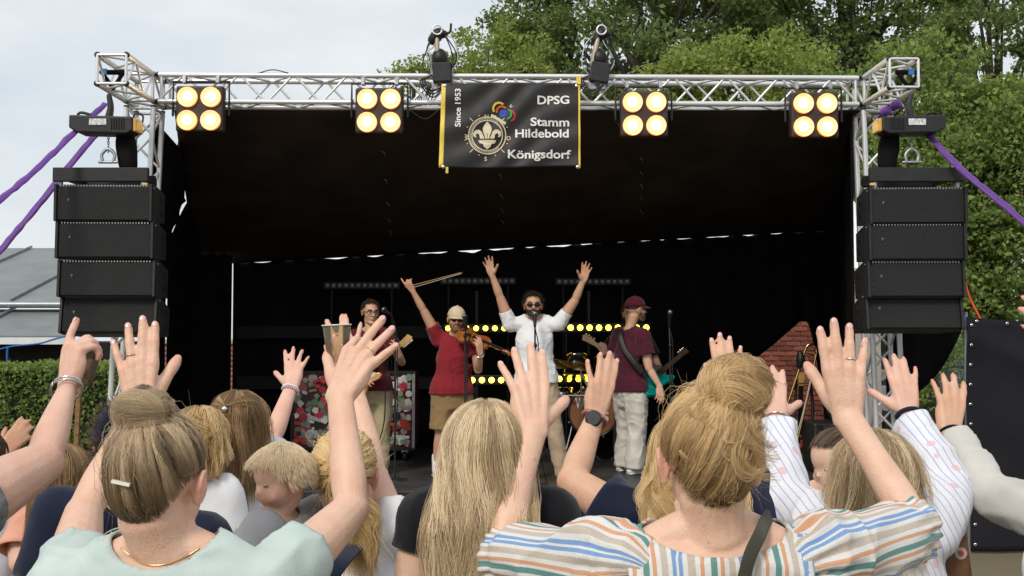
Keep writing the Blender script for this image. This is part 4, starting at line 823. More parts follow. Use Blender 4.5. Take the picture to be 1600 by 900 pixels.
for x in (6.65, 9.55):
    for y in (17.85, 20.75): rod('pole', (x, y, 0), (x, y, 1.15), 0.02, MT['alu_dull'], tn)
# ------------------------------------------------------------------ stage platform
SZ = 0.40
st = thing('stage', 'low black stage platform with dark grey deck and fascia', 'stage', (0, 11.3, 0))
DECK = mat('dark_stage_deck', (0.048, 0.048, 0.050), rough=0.45, var=0.35, vscale=2.5, bump=0.15, bscale=25, spec=0.4)
for i in range(8):
    for j in range(2):
        m = MB(); m.box((-3.5 + 0.5 + i * 0.95, 9.42 + 0.95 + j * 1.92, SZ - 0.02), (0.944, 1.914, 0.04), None, 0.003); m.build('deck_panel', DECK, st)
m = MB(); m.box((-0.17, 9.44, 0.17), (7.6, 0.03, 0.34)); m.build('fascia', mat('black_stage_skirt', (0.010, 0.010, 0.011), rough=0.9, var=0.3), st)
m = MB(); m.box((-0.17, 9.425, 0.365), (7.6, 0.045, 0.05)); m.build('edge_rail', MT['alu_dull'] if False else MT['blkm'], st)
for x in (-3.6, -1.2, 1.2, 3.4):
    for y in (9.7, 13.0): rod('leg', (x, y, 0), (x, y, SZ - 0.04), 0.03, MT['alu_dull'], st)

# ------------------------------------------------------------------ trusses
def truss(name, label, A, B, side, up, group=None, bays=12, sp=0.12, r=0.024, rb=0.0115):
    A, B, side, up = Vector(A), Vector(B), Vector(side), Vector(up); t = thing(name, label, 'truss', A, group); n = bays; d = B - A
    cs = [(side * (sx * sp) + up * (sy * sp)) for sx, sy in ((-1, -1), (1, -1), (1, 1), (-1, 1))]
    for c in cs: rod('chord', A + c, B + c, r, MT['alu'], t, 14)
    for k in range(4):
        c0, c1 = cs[k], cs[(k + 1) % 4]
        for i in range(n):
            a, b = (c0, c1) if i % 2 == k % 2 else (c1, c0); rod('brace', A + d * ((i + 0.04) / n) + a, A + d * ((i + 0.96) / n) + b, rb, MT['alu'], t, 8)
        for e in (0.006, 0.994): rod('end_bar', A + d * e + c0, A + d * e + c1, rb * 1.15, MT['alu'], t, 8)
    for c in cs:
        for P, s in ((A, -1), (B, 1)): m = MB(); m.lathe([(0.001, 0.002), (0.014, 0.002), (0.026, 0.002), (0.0265, -0.012)], P + c, d * s, 14); m.build('end_cap', MT['blk'] if s else MT['alu'], t, True)
    return t
X0, X1, Y0, Y1 = -3.32, 3.30, 9.47, 9.60; ZB = 3.985
truss('truss_beam', 'long horizontal silver lattice beam across the front of the stage', (X0 + 0.15, Y0, ZB), (X1 - 0.15, Y1, ZB), (0, 1, 0), (0, 0, 1), 'stage trusses', 26)
for x, y, q, w_ in ((X0, Y0, -1, 'left'), (X1, Y1, 1, 'right')):
    g_ = 'stage trusses'; lb = 'beside the clipped hedge' if q < 0 else 'beside the brick wall and trombone'
    truss('truss_corner', 'box truss corner joining beam, tower and arm, ' + lb, (x, y - 0.145, ZB), (x, y + 0.145, ZB), (1, 0, 0), (0, 0, 1), g_, 1)
    truss('truss_tower', 'upright silver lattice tower carrying the beam, ' + lb, (x + q * (0.15 if q < 0 else 0.10), y, 0.03), (x, y, ZB - 0.16), (1, 0, 0), (0, 1, 0), g_, 14)
    truss('truss_outrigger', 'short silver truss outrigger holding the speakers, ' + lb, (x, y - 0.15, ZB), (x, y - 0.80, ZB), (1, 0, 0), (0, 0, 1), g_, 3)
    bp = thing('base_plate', 'square steel base plate under the truss tower ' + lb, 'base plate', (x, y, 0)); xb_ = x + q * (0.15 if q < 0 else 0.10); m = MB(); m.box((xb_, y, 0.012), (0.7, 0.7, 0.02), None, 0.004); m.build('plate', MT['alu_dull'], bp); rod('spigot', (xb_, y, 0.02), (xb_, y, 0.10), 0.03, MT['alu_dull'], bp)

# ------------------------------------------------------------------ roof and curtains
BZ = lambda px: 1.8 + (520 - (410 + (px - 380) * (365 - 410) / 810)) / FPX * 13.0       # height of the roof's rear edge
def pxx(px, d): return (px - 800) / FPX * d
def rooff(u, v):
    d = 9.62 + v * 3.38; px0 = 268 + (1350 - 268) * u; px1 = 306 + (1330 - 306) * u
    x = pxx(px0, 9.62) * (1 - v) + pxx(px1, 13.0) * v; z = 3.845 * (1 - v) + BZ(px1) * v
    z += -0.10 * math.sin(math.pi * v) * (0.6 + 0.4 * math.sin(u * 9)) + 0.02 * math.sin(u * 31 + v * 3) * math.sin(math.pi * v)
    return (x, d, z)
rf = thing('stage_roof', 'black tarpaulin roof sloping down towards the back of the stage', 'roof', (0, 11.3, 2.6)); sheet('tarpaulin', rooff, 90, 30, MT['roofcloth'], rf, 0.006)
for k in range(5):
    for u_ in (0.30, 0.47, 0.68):
        p = Vector(rooff(u_, 0.22 + k * 0.12 + 0.05 * math.sin(k * 7 + u_ * 40))); m = MB(); m.tube([p + V(-0.012, 0, -0.012), p + V(0.01, 0.02, -0.03), p + V(0.014, 0.0, -0.055)], 0.005, seg=5); m.build('cord_knot', MT['alu_dull'], rf, True)
BCX = [(360 + k * 4) for k in range(243)]
rng_ = np.random.default_rng(31); gaps = []
x_ = 380
while x_ < 1200:
    w_ = rng_.uniform(12, 62); gaps.append((x_, x_ + w_, rng_.uniform(1.8, 5.6) * (1.0 if x_ < 930 else 0.55) * (rng_.random() > 0.12))); x_ += w_ + rng_.uniform(2, 10)
def gap(px):
    for a, b, h in gaps:
        if a <= px <= b: t = (px - a) / (b - a); return h * math.sin(math.pi * t) ** 1.3 * (0.75 + 0.25 * math.sin(t * 9 + a))
    return -3.0
def botpx(px):
    if px < 1168: return None
    if px < 1250: return 572 + (px - 1168) * (502 - 572) / 82
    if px < 1262: return 502
    if px < 1290: return 502 + ((px - 1262) / 28) ** 1.5 * 190
    return None
def zpx(y, d): return 1.8 + (520 - y) / FPX * d
def curtain(name, label, pxs, d, ztop, zbot, wave=0.03, nz=14, seed=0):
    t = thing(name, label, 'curtain', (pxx(sum(pxs) / len(pxs), d), d, SZ)); v = []; f = []; n = len(pxs)
    for j in range(nz + 1):
        for px in pxs:
            a, b = ztop(px), zbot(px); x = pxx(px, d); h = j / nz
            v.append((x, d + wave * math.sin(x * 9 + seed) * (0.2 + 0.8 * (1 - h)) + 0.5 * wave * math.sin(x * 23 + h * 2), b + (a - b) * h))
    for j in range(nz):
        for i in range(n - 1): f.append((j * n + i, j * n + i + 1, (j + 1) * n + i + 1, (j + 1) * n + i))
    o = mobj('cloth', pyd(v, f), MT['blkcloth'], t); q = o.modifiers.new('thickness', 'SOLIDIFY'); q.thickness = 0.004; return t
zb_ = lambda px: (zpx(botpx(px), 13.0) if botpx(px) else SZ)
curtain('back_curtain', 'black back curtain closing the stage, laced to the roof with gaps of daylight', [p for p in BCX if p >= 364 and p <= 1340], 13.0, lambda px: BZ(px) - gap(px) / FPX * 13, zb_)
curtain('side_curtain', 'narrow black curtain panel at the rear corner beside the thin brick strip', list(range(262, 366, 4)), 12.6, lambda px: zpx(399 - 4 * math.sin((px - 300) * 0.16) ** 2 if px > 300 else 430 + (300 - px) * 2.2, 12.6), lambda px: 0.0, seed=2)
lc = thing('side_curtain', 'black side curtain from the truss tower beside the hedge, with a ragged bright seam', 'curtain', (-3.4, 10.4, 0))
def seam_px(z, d=11.3):            # pixel of the seam between the two side panels at a height
    y = 520 - (z - 1.8) * FPX / d; return 300 - 40 * min(1, max(0, (y - 303) / 78)) ** 0.7, y
def redge(d):                      # the roof's left edge at a depth
    return Vector(rooff(0, (d - 9.62) / 3.38))
def lcf(u, v):
    d = 9.55 + 1.75 * u; e = redge(max(d, 9.62)); k = min(1, u / 0.16)
    q = min(1, u / 0.27); k = min(1, max(0, (u - 0.27) / 0.06)); top = (3.78 - 0.22 * q) * (1 - k) + (e.z + 0.012) * k; xt = pxx(232 + 46 * q, 9.55 + 0.47 * q) * (1 - k) + e.x * k
    z = top * v; px, y = seam_px(z); g_ = 11 * abs(math.sin(y * 0.10)) ** 1.4 if 300 < y < 384 else 0
    xe = pxx(px - 1 - g_, 11.3); xb = pxx(232, 9.55) * (1 - u) + xe * u; w_ = v ** 6
    x = xb * (1 - w_) + (xt if u < 0.85 else xt * (1 - (u - 0.85) / 0.15) + xe * (u - 0.85) / 0.15) * w_
    return (x + 0.012 * math.sin(u * 25) * (1 - w_), d, z)
sheet('cloth', lcf, 66, 90, MT['blkcloth'], lc)
def lc2(u, v):
    d = 11.34 + 1.4 * u; e = redge(d); z = (e.z + 0.012) * v; px, y = seam_px(z, 11.34); x0 = pxx(px + 1.5, 11.34); x = x0 * (1 - u) + (pxx(300, 12.74) * (1 - v ** 6) + e.x * v ** 6) * u
    return (x, d, z)
sheet('cloth', lc2, 16, 70, MT['blkcloth'], lc)
rc = thing('side_curtain', 'black side curtain from the truss tower beside the brick wall and trombone', 'curtain', (3.5, 11.3, 0))
sheet('cloth', lambda u, v: (3.12 * (1 - u) + pxx(1312, 13.0) * u + 0.03 * math.sin(u * 22), 9.66 + 3.34 * u, (3.86 * (1 - u) + BZ(1330) * u) * v), 26, 14, MT['blkcloth'], rc)
dr = thing('drape', 'loose black drape with curved hem hanging outside the right-hand speaker tower', 'drape', (3.9, 9.7, 1.8))
def drf(u, v):
    px = 1385 + u * 118; yb = 516 + 105 * (1 - ((u - 0.15) / 0.85) ** 2.2 if u > 0.15 else 1); yt = 360; y = yb + (yt - yb) * v; p = at(px, y, 9.75 + 0.03 * math.sin(u * 12)); return tuple(p)
sheet('cloth', drf, 30, 12, MT['blkcloth'], dr)
# timber rails behind the band, faintly seen on the back wall
for y_, lb in ((519, 'upper'), (598, 'lower')):
    m = MB(); a = at(372, y_, 12.9); b = at(700, y_, 12.9); m.box(((a.x + b.x) / 2, 12.85, a.z), (b.x - a.x, 0.05, 0.15)); tag(m.build('rail', mat('dark_rail_' + lb, (0.016, 0.015, 0.014), rough=0.8, var=0.3), None), lb + ' dark horizontal board across the back curtain behind the guitarist', 'board', 'boards on the back curtain')

# ------------------------------------------------------------------ loudspeakers
GRILLE = mat('speaker_grille', (0.012, 0.012, 0.013), rough=0.55, var=0.1, vscale=4, bump=0.9, bscale=160, spec=0.35); CAB = mat('speaker_cabinet', (0.018, 0.018, 0.019), rough=0.6, var=0.2, vscale=10, bump=0.3, bscale=180)
def cabinet(label, c, q, tilt, group, w=0.79, h=0.305):
    """front face centre c; q -1 for the array at frame left"""
    t = thing('line_array_speaker', label, 'loudspeaker', c, group); M4 = Matrix.Translation(c) @ Matrix.Rotation(R(-2.0 * q), 4, 'Z') @ Matrix.Rotation(R(tilt), 4, 'X'); hw, hb, dp = w / 2, w * 0.455, 0.46
    def P(x, y, z): return M4 @ Vector((x, y, z))
    m = MB(); v = []
    for z0, z1 in ((-h / 2, h / 2),):
        poly = [(-hw, 0.02), (hw, 0.02), (hw, 0.10), (hb, dp), (-hb, dp), (-hw, 0.10)]
        v = [P(x, y, z0 + (0.03 if y > 0.3 else 0)) for x, y in poly] + [P(x, y, z1 - (0.03 if y > 0.3 else 0)) for x, y in poly]
    m.add(v, [(5, 4, 3, 2, 1, 0), (6, 7, 8, 9, 10, 11)] + [(i, (i + 1) % 6, (i + 1) % 6 + 6, i + 6) for i in range(6)]); o = m.build('cabinet', CAB, t); bv = o.modifiers.new('b', 'BEVEL'); bv.width = 0.006; bv.segments = 2
    rt = M4.to_3x3(); m = MB(); m.box(P(0, 0.006, -0.004), (w - 0.05, 0.03, h - 0.035), rt, 0.006); gr = m.build('grille', GRILLE, t)
    for x in (-1, 1): m = MB(); m.box(P(x * (hw - 0.013), 0.0, 0), (0.022, 0.05, h - 0.004), rt, 0.003); m.build('rigging_bar', MT['blkm'], t)
    m = MB()
    for k in range(30): m.box(P(-hw + 0.05 + k * (w - 0.1) / 29, -0.011, h / 2 - 0.014), (0.008, 0.004, 0.010), rt)
    m.build('perforated_edge', MT['alu_dull'], gr)
    e = P(-q * 0 - 0.28, -0.0105, 0.02); m = MB(); m.prism([(-0.012, 0.012), (0.012, 0.012), (0.0, -0.014)], -0.002, 0.002, Matrix.Translation(e) @ M4.to_3x3().to_4x4()); m.build('badge', mat('grey_badge', (0.12, 0.12, 0.125), rough=0.4, var=0) if 'grey_badge' not in bpy.data.materials else bpy.data.materials['grey_badge'], gr)
    for z in (-0.05, 0.06):
        sx = -q; A = P(sx * (hw + hb) / 2 + sx * 0.001, 0.30, z); yaw = math.atan2(hw - hb, dp - 0.10); mm = rt @ Matrix.Rotation(sx * yaw, 3, 'Z'); m = MB(); m.box(A, (0.006, 0.07, 0.045), mm, 0.004); m.build('handle_recess', MT['blk'], t)
    for x in (-1, 1):
        m = MB(); m.lathe([(0.001, 0.006), (0.008, 0.006), (0.008, 0)], P(x * (hw + 0.001), 0.03, h / 2 - 0.03), rt @ Vector((x, 0, 0)), 10); m.build('pin', MT['alu_dull'], t)
    return t
ORD = ('topmost', 'second from top', 'third from top', 'bottom')
def pa(q, cx, ys, xs_, where):
    g_ = 'line-array speakers ' + where
    for i in range(4): cabinet(f'black line-array speaker, {ORD[i]} of the hanging stack {where}', at(xs_[i], ys[i], 8.55 + (0, 0.01, 0.03, 0.09)[i]), q, (0, -1.5, -3.5, -8)[i], g_)
    f = thing('flying_frame', 'flat black flying frame above the speaker stack ' + where, 'rigging frame', at(cx, 274, 8.6)); c = at(cx, 273, 8.62)
    m = MB(); m.box(c, (0.78, 0.05, 0.115), None, 0.006); m.build('front_beam', CAB, f); m = MB(); m.box(c + V(0, 0.40, 0), (0.62, 0.05, 0.10), None, 0.006); m.build('rear_beam', CAB, f)
    for x in (-0.34, 0.34): m = MB(); m.box(c + V(x * 0.9, 0.2, -0.01), (0.05, 0.36, 0.06)); m.build('side_beam', MT['blkm'], f); m = MB(); m.box(c + V(x, 0.02, -0.085), (0.03, 0.03, 0.07)); m.build('link', MT['alu_dull'], f)
    m = MB(); m.box(c + V(-q * 0.365, -0.01, -0.08), (0.04, 0.03, 0.02)); m.build('tag', mat('yellow_tag' + where, (0.7, 0.5, 0.2), var=0.1), f)
    h = thing('chain_hoist', 'black motor hoist with label hanging from the truss arm ' + where, 'hoist', at(cx + q * -8, 195, 8.65)); hx = at(cx + (8 if q < 0 else -12), 196, 8.65)
    m = MB(); m.prism([(-0.27, -0.035), (-0.20, -0.075), (0.20, -0.085), (0.25, -0.06), (0.25, 0.055), (-0.27, 0.07)], -0.10, 0.10, Matrix.Translation(hx) @ Matrix.Scale(-q if q > 0 else 1, 4, (1, 0, 0))); o = m.build('motor_housing', MT['blkm'], h); bv = o.modifiers.new('b', 'BEVEL'); bv.width = 0.012; bv.segments = 2
    sgn = 1 if q < 0 else -1
    m = MB(); m.box(hx + V(-0.03 * sgn, -0.103, 0.01), (0.14, 0.008, 0.052)); m.build('label', mat('hoist_label' + where, (0.55, 0.56, 0.57), rough=0.4, var=0.5, vscale=60), o)
    for k in range(6): m = MB(); m.box(hx + V((0.08 + 0.02 * k) * sgn, -0.104, -0.005), (0.007, 0.012, 0.09)); m.build('cooling_rib', MT['blk'], o)
    m = MB(); m.box(hx + V(0.262 * sgn, 0, -0.01), (0.03, 0.17, 0.11), None, 0.01); m.build('end_cover', mat('amber_cover' + where, (0.62, 0.36, 0.08), rough=0.5), o)
    m = MB(); m.tube([hx + V(0.22 * sgn, 0, 0.05), hx + V(0.24 * sgn, 0, 0.10), hx + V(0.30 * sgn, 0, 0.08), hx + V(0.30 * sgn, 0, 0.03)], 0.008, seg=6); m.build('carry_handle', MT['blk'], o, True); m = MB(); m.tube([hx + V(-0.25 * sgn, 0, 0.05), hx + V(-0.22 * sgn, 0, 0.105), hx + V(-0.14 * sgn, 0, 0.09), hx + V(-0.12 * sgn, 0, 0.06)], 0.012, seg=6); m.build('carry_handle', MT['blk'], o, True)
    tip = hx + V(0.02, 0, 0.06); top = at(cx + (18 if q < 0 else -16), 150, 8.65); m = MB(); m.tube([tip, lerp(tip, top, 0.5), V(tip.x, top.y, top.z)], [0.035, 0.028, 0.022], seg=8); m.build('upper_hook', MT['blkm'], h, True)
    sx = V(c.x + 0.03, c.y, 0)
    for k in range(7):
        a = V(hx.x + 0.02, hx.y, hx.z - 0.08 - k * 0.022); m = MB(); qv = V(1, 0, 0) if k % 2 else V(0, 1, 0); m.tube([a + qv * math.cos(t_) * 0.008 + V(0, 0, math.sin(t_) * 0.016) for t_ in [2 * math.pi * j / 10 for j in range(11)]], 0.0035, seg=5, cat=False, cap=False); m.build('chain_link', MT['alu_dull'], h, True)
    b0 = V(hx.x + 0.02, hx.y, hx.z - 0.24); m = MB(); m.tube([b0 + V(-0.045, 0, -0.06), b0 + V(-0.052, 0, 0), b0 + V(0, 0, 0.045), b0 + V(0.052, 0, 0), b0 + V(0.045, 0, -0.06)], 0.014, seg=8, sub=5); m.tube([b0 + V(-0.07, 0, -0.065), b0 + V(0.075, 0, -0.065)], 0.012, seg=8, cat=False); m.build('shackle', MT['alu_dull'], h, True)
    bg_ = hx + V(0.13 * sgn, 0.10, -0.22); m = MB(); m.tube([bg_ + V(-0.02 * sgn, 0, 0.20), bg_ + V(0, 0, 0.08), bg_ + V(0.02 * sgn, 0, -0.10)], [0.055, 0.085, 0.075], seg=14, sub=4); m.build('chain_bag', MT['blkcloth'], h, True)
pa(-1, 158, (317, 375, 435, 492), (162, 164, 167, 170), 'beside the hedge and grey roof'); pa(1, 1432, (321, 378, 436, 486), (1434, 1433, 1431, 1428), 'beside the tree and fence banner')
for q, cx in ((-1, 172), (1, 1415)):   # black spanset slings in the open arm ends
    m = MB(); a, b_, c_ = at(cx - 13, 113, 8.84), at(cx + 21, 113, 8.84), at(cx + 5, 138, 8.84); m.tube([a, b_], 0.022, seg=8, cat=False); m.tube([a, c_], 0.018, seg=8, cat=False); m.tube([b_, c_], 0.018, seg=8, cat=False)
    sg = thing('round_sling', 'black round sling tied in the truss arm end, ' + ('above the hedge side' if q < 0 else 'in front of the trees'), 'sling', a); m.build('webbing', MT['blkcloth'], sg, True)
    m = MB(); m.box(lerp(a, b_, 0.15 if q < 0 else 0.6) + V(0, -0.022, 0.0), (0.05, 0.012, 0.05)); m.build('label_patch', mat('blue_patch%d' % q, (0.03, 0.16, 0.42), rough=0.6, var=0.2), sg)
PUR = mat('purple_webbing', (0.11, 0.022, 0.24), rough=0.55, var=0.2, vscale=14, bump=0.5, bscale=40, sheen=0.3)
for lb, pts in (('upper of two purple guy straps crossing the sky beside the speaker stack', [(165, 162, 8.9), (118, 205, 8.6), (60, 262, 8.2), (0, 312, 7.9), (-60, 360, 7.6)]),
                ('lower of two purple guy straps, passing behind the speaker stack', [(168, 190, 9.2), (120, 245, 9.0), (60, 320, 8.8), (0, 392, 8.6), (-50, 450, 8.4)]),
                ('purple guy strap running down in front of the trees', [(1418, 178, 8.9), (1452, 212, 8.7), (1495, 258, 8.5), (1550, 305, 8.3), (1620, 364, 8.1)])):
    m = MB(); m.tube([at(*p) for p in pts], 0.030, seg=12, rn=0.012, nref=V(0, -1, 0.4), sub=8); o = m.build('guy_strap', PUR, None, True); tag(o, lb, 'strap', 'purple guy straps')
    co = coords(o.data); setco(o.data, co + normals(o.data) * (0.008 * vnoise(co * 22, 3))[:, None])
for k, (x, y) in enumerate(((1383, 178), (1400, 168))):
    m = MB(); c = at(x, y, 9.0); m.tube([c + V(-0.05, 0, -0.02), c + V(0, -0.01, 0.02), c + V(0.05, 0, 0.0)], [0.02, 0.045, 0.02], seg=8, sub=4); tag(m.build('strap_knot', PUR, None, True), ('purple knot of strap nearer the tower under the truss arm by the trees', 'purple knot of strap further out under the truss arm by the trees')[k], 'knot', 'purple knots')

# ------------------------------------------------------------------ four-lamp blinders on the beam
LAMP = emat('lit_lamp', (1.0, 0.80, 0.42), 20.0); GLOW = emat('halo_ring', (1.0, 0.40, 0.035), 2.4); BOWL = emat('reflector_halo', (1.0, 0.24, 0.012), 0.9)  # amber halo of each lamp imitated by self-glowing rings and bowls
def blinder(px, py, label):
    d = 9.28; c = at(px, py, d); t = thing('blinder_light', label, 'stage light', c, 'four-lamp blinder lights on the truss'); k = d / FPX
    m = MB(); m.box(c + V(0, 0.06, 0), (0.425, 0.10, 0.41), None, 0.02); m.build('housing', mat('blinder_housing' + str(px), (0.035, 0.025, 0.018), rough=0.5), t)
    m = MB(); m.tube([c + V(-0.25, 0.06, -0.05), c + V(-0.25, 0.06, 0.25), c + V(0.25, 0.06, 0.25), c + V(0.25, 0.06, -0.05)], 0.012, seg=8, cat=False); m.build('bracket', MT['blkm'], t, True)
    for x in (-1, 1):
        for z in (-1, 1):
            p = c + V(x * 0.104, 0.0, z * 0.104 - 0.005); m = MB(); m.lathe([(0.052, 0.0), (0.084, 0.03), (0.088, 0.03), (0.088, 0.0)], p + V(0, 0.012, 0), (0, -1, 0), 24); b_ = m.build('halo_reflector', BOWL, t, True)
            m = MB(); m.lathe([(0.042, 0.018), (0.052, 0.014), (0.066, 0.0)], p + V(0, 0.005, 0), (0, -1, 0), 24); m.build('halo_ring', GLOW, b_, True); m = MB(); m.lathe([(0.001, 0.024), (0.030, 0.022), (0.042, 0.018)], p + V(0, 0.005, 0), (0, -1, 0), 24); m.build('lamp', LAMP, t, True)
    for x in (-0.15, 0.15): m = MB(); m.box(c + V(x, 0.07, 0.27), (0.03, 0.07, 0.06)); m.build('clamp', MT['alu_dull'], t)
blinder(311, 169, 'lit four-lamp blinder nearest the hedge-side truss corner'); blinder(592, 172, 'lit four-lamp blinder just beside the banner, on its sky side'); blinder(1007, 177, 'lit four-lamp blinder just beside the banner, on its tree side'); blinder(1274, 179, 'lit four-lamp blinder nearest the tree-side truss corner')

# ------------------------------------------------------------------ moving lights clamped on top of the beam
def mover(px, label, lean):
    b = at(px, 112, 9.4); t = thing('moving_head_light', label, 'stage light', b, 'lights on top of the truss')
    m = MB(); m.box(b + V(0.02, 0, -0.02), (0.17, 0.16, 0.18), Matrix.Rotation(R(lean * 8), 3, 'Y'), 0.012); m.build('base', MT['blkm'], t)
    m = MB(); m.ell(b + V(lean * 0.02, 0, 0.12), (0.075, 0.07, 0.09)); m.build('yoke', MT['blk'], t, True)
    m = MB(); m.tube([b + V(-0.03 - lean * 0.02, -0.03, 0.06), b + V(-0.02 + lean * 0.03, -0.03, 0.30)], 0.022, seg=8, cat=False); m.build('pipe', mat('worn_pipe' + str(px), (0.45, 0.37, 0.28), rough=0.5, metal=0.5), t, True)
    hd = b + V(lean * 0.05, 0, 0.34); m = MB(); m.tube([hd + V(-0.05, 0, -0.05), hd + V(0, 0, 0), hd + V(0.05, 0, 0.0)], [0.05, 0.06, 0.035], seg=12, sub=4); m.build('head', MT['blk'], t, True)
    m = MB(); cc = hd + V(-0.01, -0.07, 0.02); m.tube([cc + V(math.cos(a) * 0.042, 0, math.sin(a) * 0.042) for a in [2 * math.pi * k / 16 for k in range(17)]], 0.008, seg=6, cat=False, cap=False); m.build('lens_ring', MT['alu'], t, True)
    m = MB(); m.tube([hd + V(0.04, 0, 0.0), hd + V(0.10, 0, 0.02), hd + V(0.11, 0, 0.09)], 0.012, seg=6); m.build('lever', MT['blk'], t, True)
    for k in range(7):
        s_ = random.choice((-1, 1)); m = MB(); m.tube([b + V(s_ * 0.06, -0.05, -0.06), b + V(s_ * random.uniform(0.08, 0.16), -0.05, random.uniform(0.05, 0.15)), b + V(s_ * random.uniform(0.05, 0.12), -0.03, random.uniform(0.2, 0.3)), hd + V(s_ * 0.02, 0, random.uniform(-0.03, 0.05))], 0.006, seg=5, sub=6); m.build('cable', MT['rubber'] if k % 3 else MT['alu_dull'], t, True)
    for x in (-0.05, 0.05): m = MB(); m.box(b + V(x, 0, -0.13), (0.05, 0.06, 0.06)); m.build('clamp', MT['alu_dull'], t)
    for k in range(3): m = MB(); m.tube([b + V(-0.08, -0.1, -0.06), b + V(-0.13 - 0.02 * k, -0.12, -0.12), b + V(-0.06, -0.12, -0.2 - 0.03 * k), b + V(0.05, -0.1, -0.14)], 0.007, seg=5, sub=6); m.build('cable', MT['rubber'], t, True)
mover(688, 'black moving light with cables clamped on the truss at the banner corner nearer the sky', -0.3); mover(933, 'black moving light with cables clamped on the truss at the banner corner nearer the trees', 0.9)
for k, (a, b_, sag) in enumerate((((640, 172), (690, 168), 16), ((958, 172), (975, 205), 8), ((400, 116), (450, 114), -6))):
    p, q_ = at(a[0], a[1], 9.35), at(b_[0], b_[1], 9.35); m = MB(); m.tube([p, lerp(p, q_, 0.5) + V(0, 0, -sag / 176), q_], 0.005, seg=5, sub=8); tag(m.build('cable', MT['rubber'], None, True), ('thin cable sagging under the truss between blinder and banner on the sky side', 'thin cable hanging beside the blinder next to the banner on the tree side', 'loose cable end on top of the truss near the hedge side')[k], 'cable')

# ------------------------------------------------------------------ banner
bn = thing('banner', 'black scout-group banner with white lettering and lily emblem hung on the truss', 'banner', at(796, 262, 9.25)); BD = 9.25
WHT = mat('white_print', (0.78, 0.77, 0.74), rough=0.7, var=0.04); CRM = mat('cream_print', (0.66, 0.58, 0.40), rough=0.7, var=0.08)
def bwr(x, z):                     # wrinkles: pulled folds from lower left corner to upper right
    a = (x * 0.55 - z * 0.83); return 0.010 * math.sin(a * 26 + 2 * math.sin(x * 5)) * math.exp(-((x * 0.83 + z * 0.55) * 1.2) ** 2 * 0.4) + 0.006 * math.sin(x * 19 + z * 7)
BC = at(799, 196, BD)
def bpt(px, py, lift=0.0):
    x = (px - 799) / FPX * BD; z = -(py - 196) / FPX * BD; return V(BC.x + x, BD + bwr(x, z) - lift, BC.z + z)
sheet('cloth', lambda u, v: tuple(bpt(692 + u * (906 - 692) + (1 - v) * (-4) * (1 - u), 262 - v * (262 - 131) - (4 * u * v) + 1.5 * math.sin(v * 3 + u * 5))), 70, 44, mat('black_banner_cloth', (0.022, 0.020, 0.021), rough=0.55, var=0.12, vscale=5, spec=0.35), bn, 0.003)
YL = mat('yellow_edge', (0.82, 0.60, 0.10), rough=0.6)
sheet('hem', lambda u, v: tuple(bpt(685 + u * 7 + v * 4, 263 - v * 133, 0.006)), 3, 20, YL, bn, 0.004); sheet('hem', lambda u, v: tuple(bpt(904.5 + u * 3, 264 - v * 144, 0.006)), 2, 20, YL, bn, 0.004)
m = MB(); m.box(bpt(698, 267, 0.005), (0.022, 0.012, 0.055)); m.build('tab', YL, bn); m = MB(); m.box(bpt(905, 124, 0.005), (0.04, 0.012, 0.07)); m.build('tab', YL, bn)
for x, y in ((903, 262), (902, 133), (692, 262), (694, 133)): m = MB(); m.lathe([(0.004, 0.004), (0.014, 0.003), (0.016, 0)], bpt(x, y, 0.008), (0, -1, 0), 12); m.build('eyelet', MT['silver'], bn, True)
def flat(name, polys, matl, lift, par=None):
    """a printed shape: list of polygons in photo pixels"""
    v = []; f = []
    for p in polys: n0 = len(v); v += [tuple(bpt(x, y, lift)) for x, y in p]; f.append(tuple(range(n0, n0 + len(p))))
    return mobj(name, pyd(v, f), matl, par or bn, False)
def text_mesh(body, size, bold=0.0, align='LEFT', spacing=1.0):
    c = bpy.data.curves.new('t', 'FONT'); c.body = body; c.size = size; c.align_x = align; c.offset = bold; c.space_character = spacing; c.resolution_u = 4
    o = bpy.data.objects.new('t', c); COL.objects.link(o); dg = bpy.context.evaluated_depsgraph_get(); me = bpy.data.meshes.new_from_object(o.evaluated_get(dg)); bpy.data.objects.remove(o); return me
def btext(body, px, py, h, w=None, align='RIGHT', rot=False):
    me = text_mesh(body, h, h * 0.022, 'RIGHT' if align == 'RIGHT' else 'LEFT'); co = coords(me); wd = co[:, 0].max() - co[:, 0].min()
    if w: co[:, 0] *= w / wd
    out_ = []
    for x, y, _ in co: out_.append(bpt(px + x, py - y, 0.006) if not rot else bpt(px + (-y) * -1 * -1, py - x, 0.006))
    setco(me, np.array([tuple(p) for p in out_])); return mobj('lettering', me, WHT, bn, False)
btext('DPSG', 891, 162, 18.5, 50); btext('Stamm', 891, 197, 18.5, 61); btext('Hildebold', 890, 215, 18.5, 84); btext('Königsdorf', 891, 248, 18.5, 99)
btext('Since', 719, 199, 12.5, 31, 'LEFT', True); btext('1953', 719, 164.5, 12.5, 24, 'LEFT', True)
ex, ey = 761, 212
def circ(r, n=40, cx=ex, cy=ey): return [(cx + r * math.cos(2 * math.pi * k / n), cy + r * math.sin(2 * math.pi * k / n)) for k in range(n)]
def annulus(r0, r1, n=40): return [[(ex + r * math.cos(a), ey + r * math.sin(a)) for r, a in ((r0, a0), (r1, a0), (r1, a1), (r0, a1))] for a0, a1 in [(2 * math.pi * k / n, 2 * math.pi * (k + 1) / n) for k in range(n)]]
flat('emblem_ring', annulus(28.2, 30.0), CRM, 0.006); flat('emblem_ring', annulus(23.2, 24.8), CRM, 0.006)
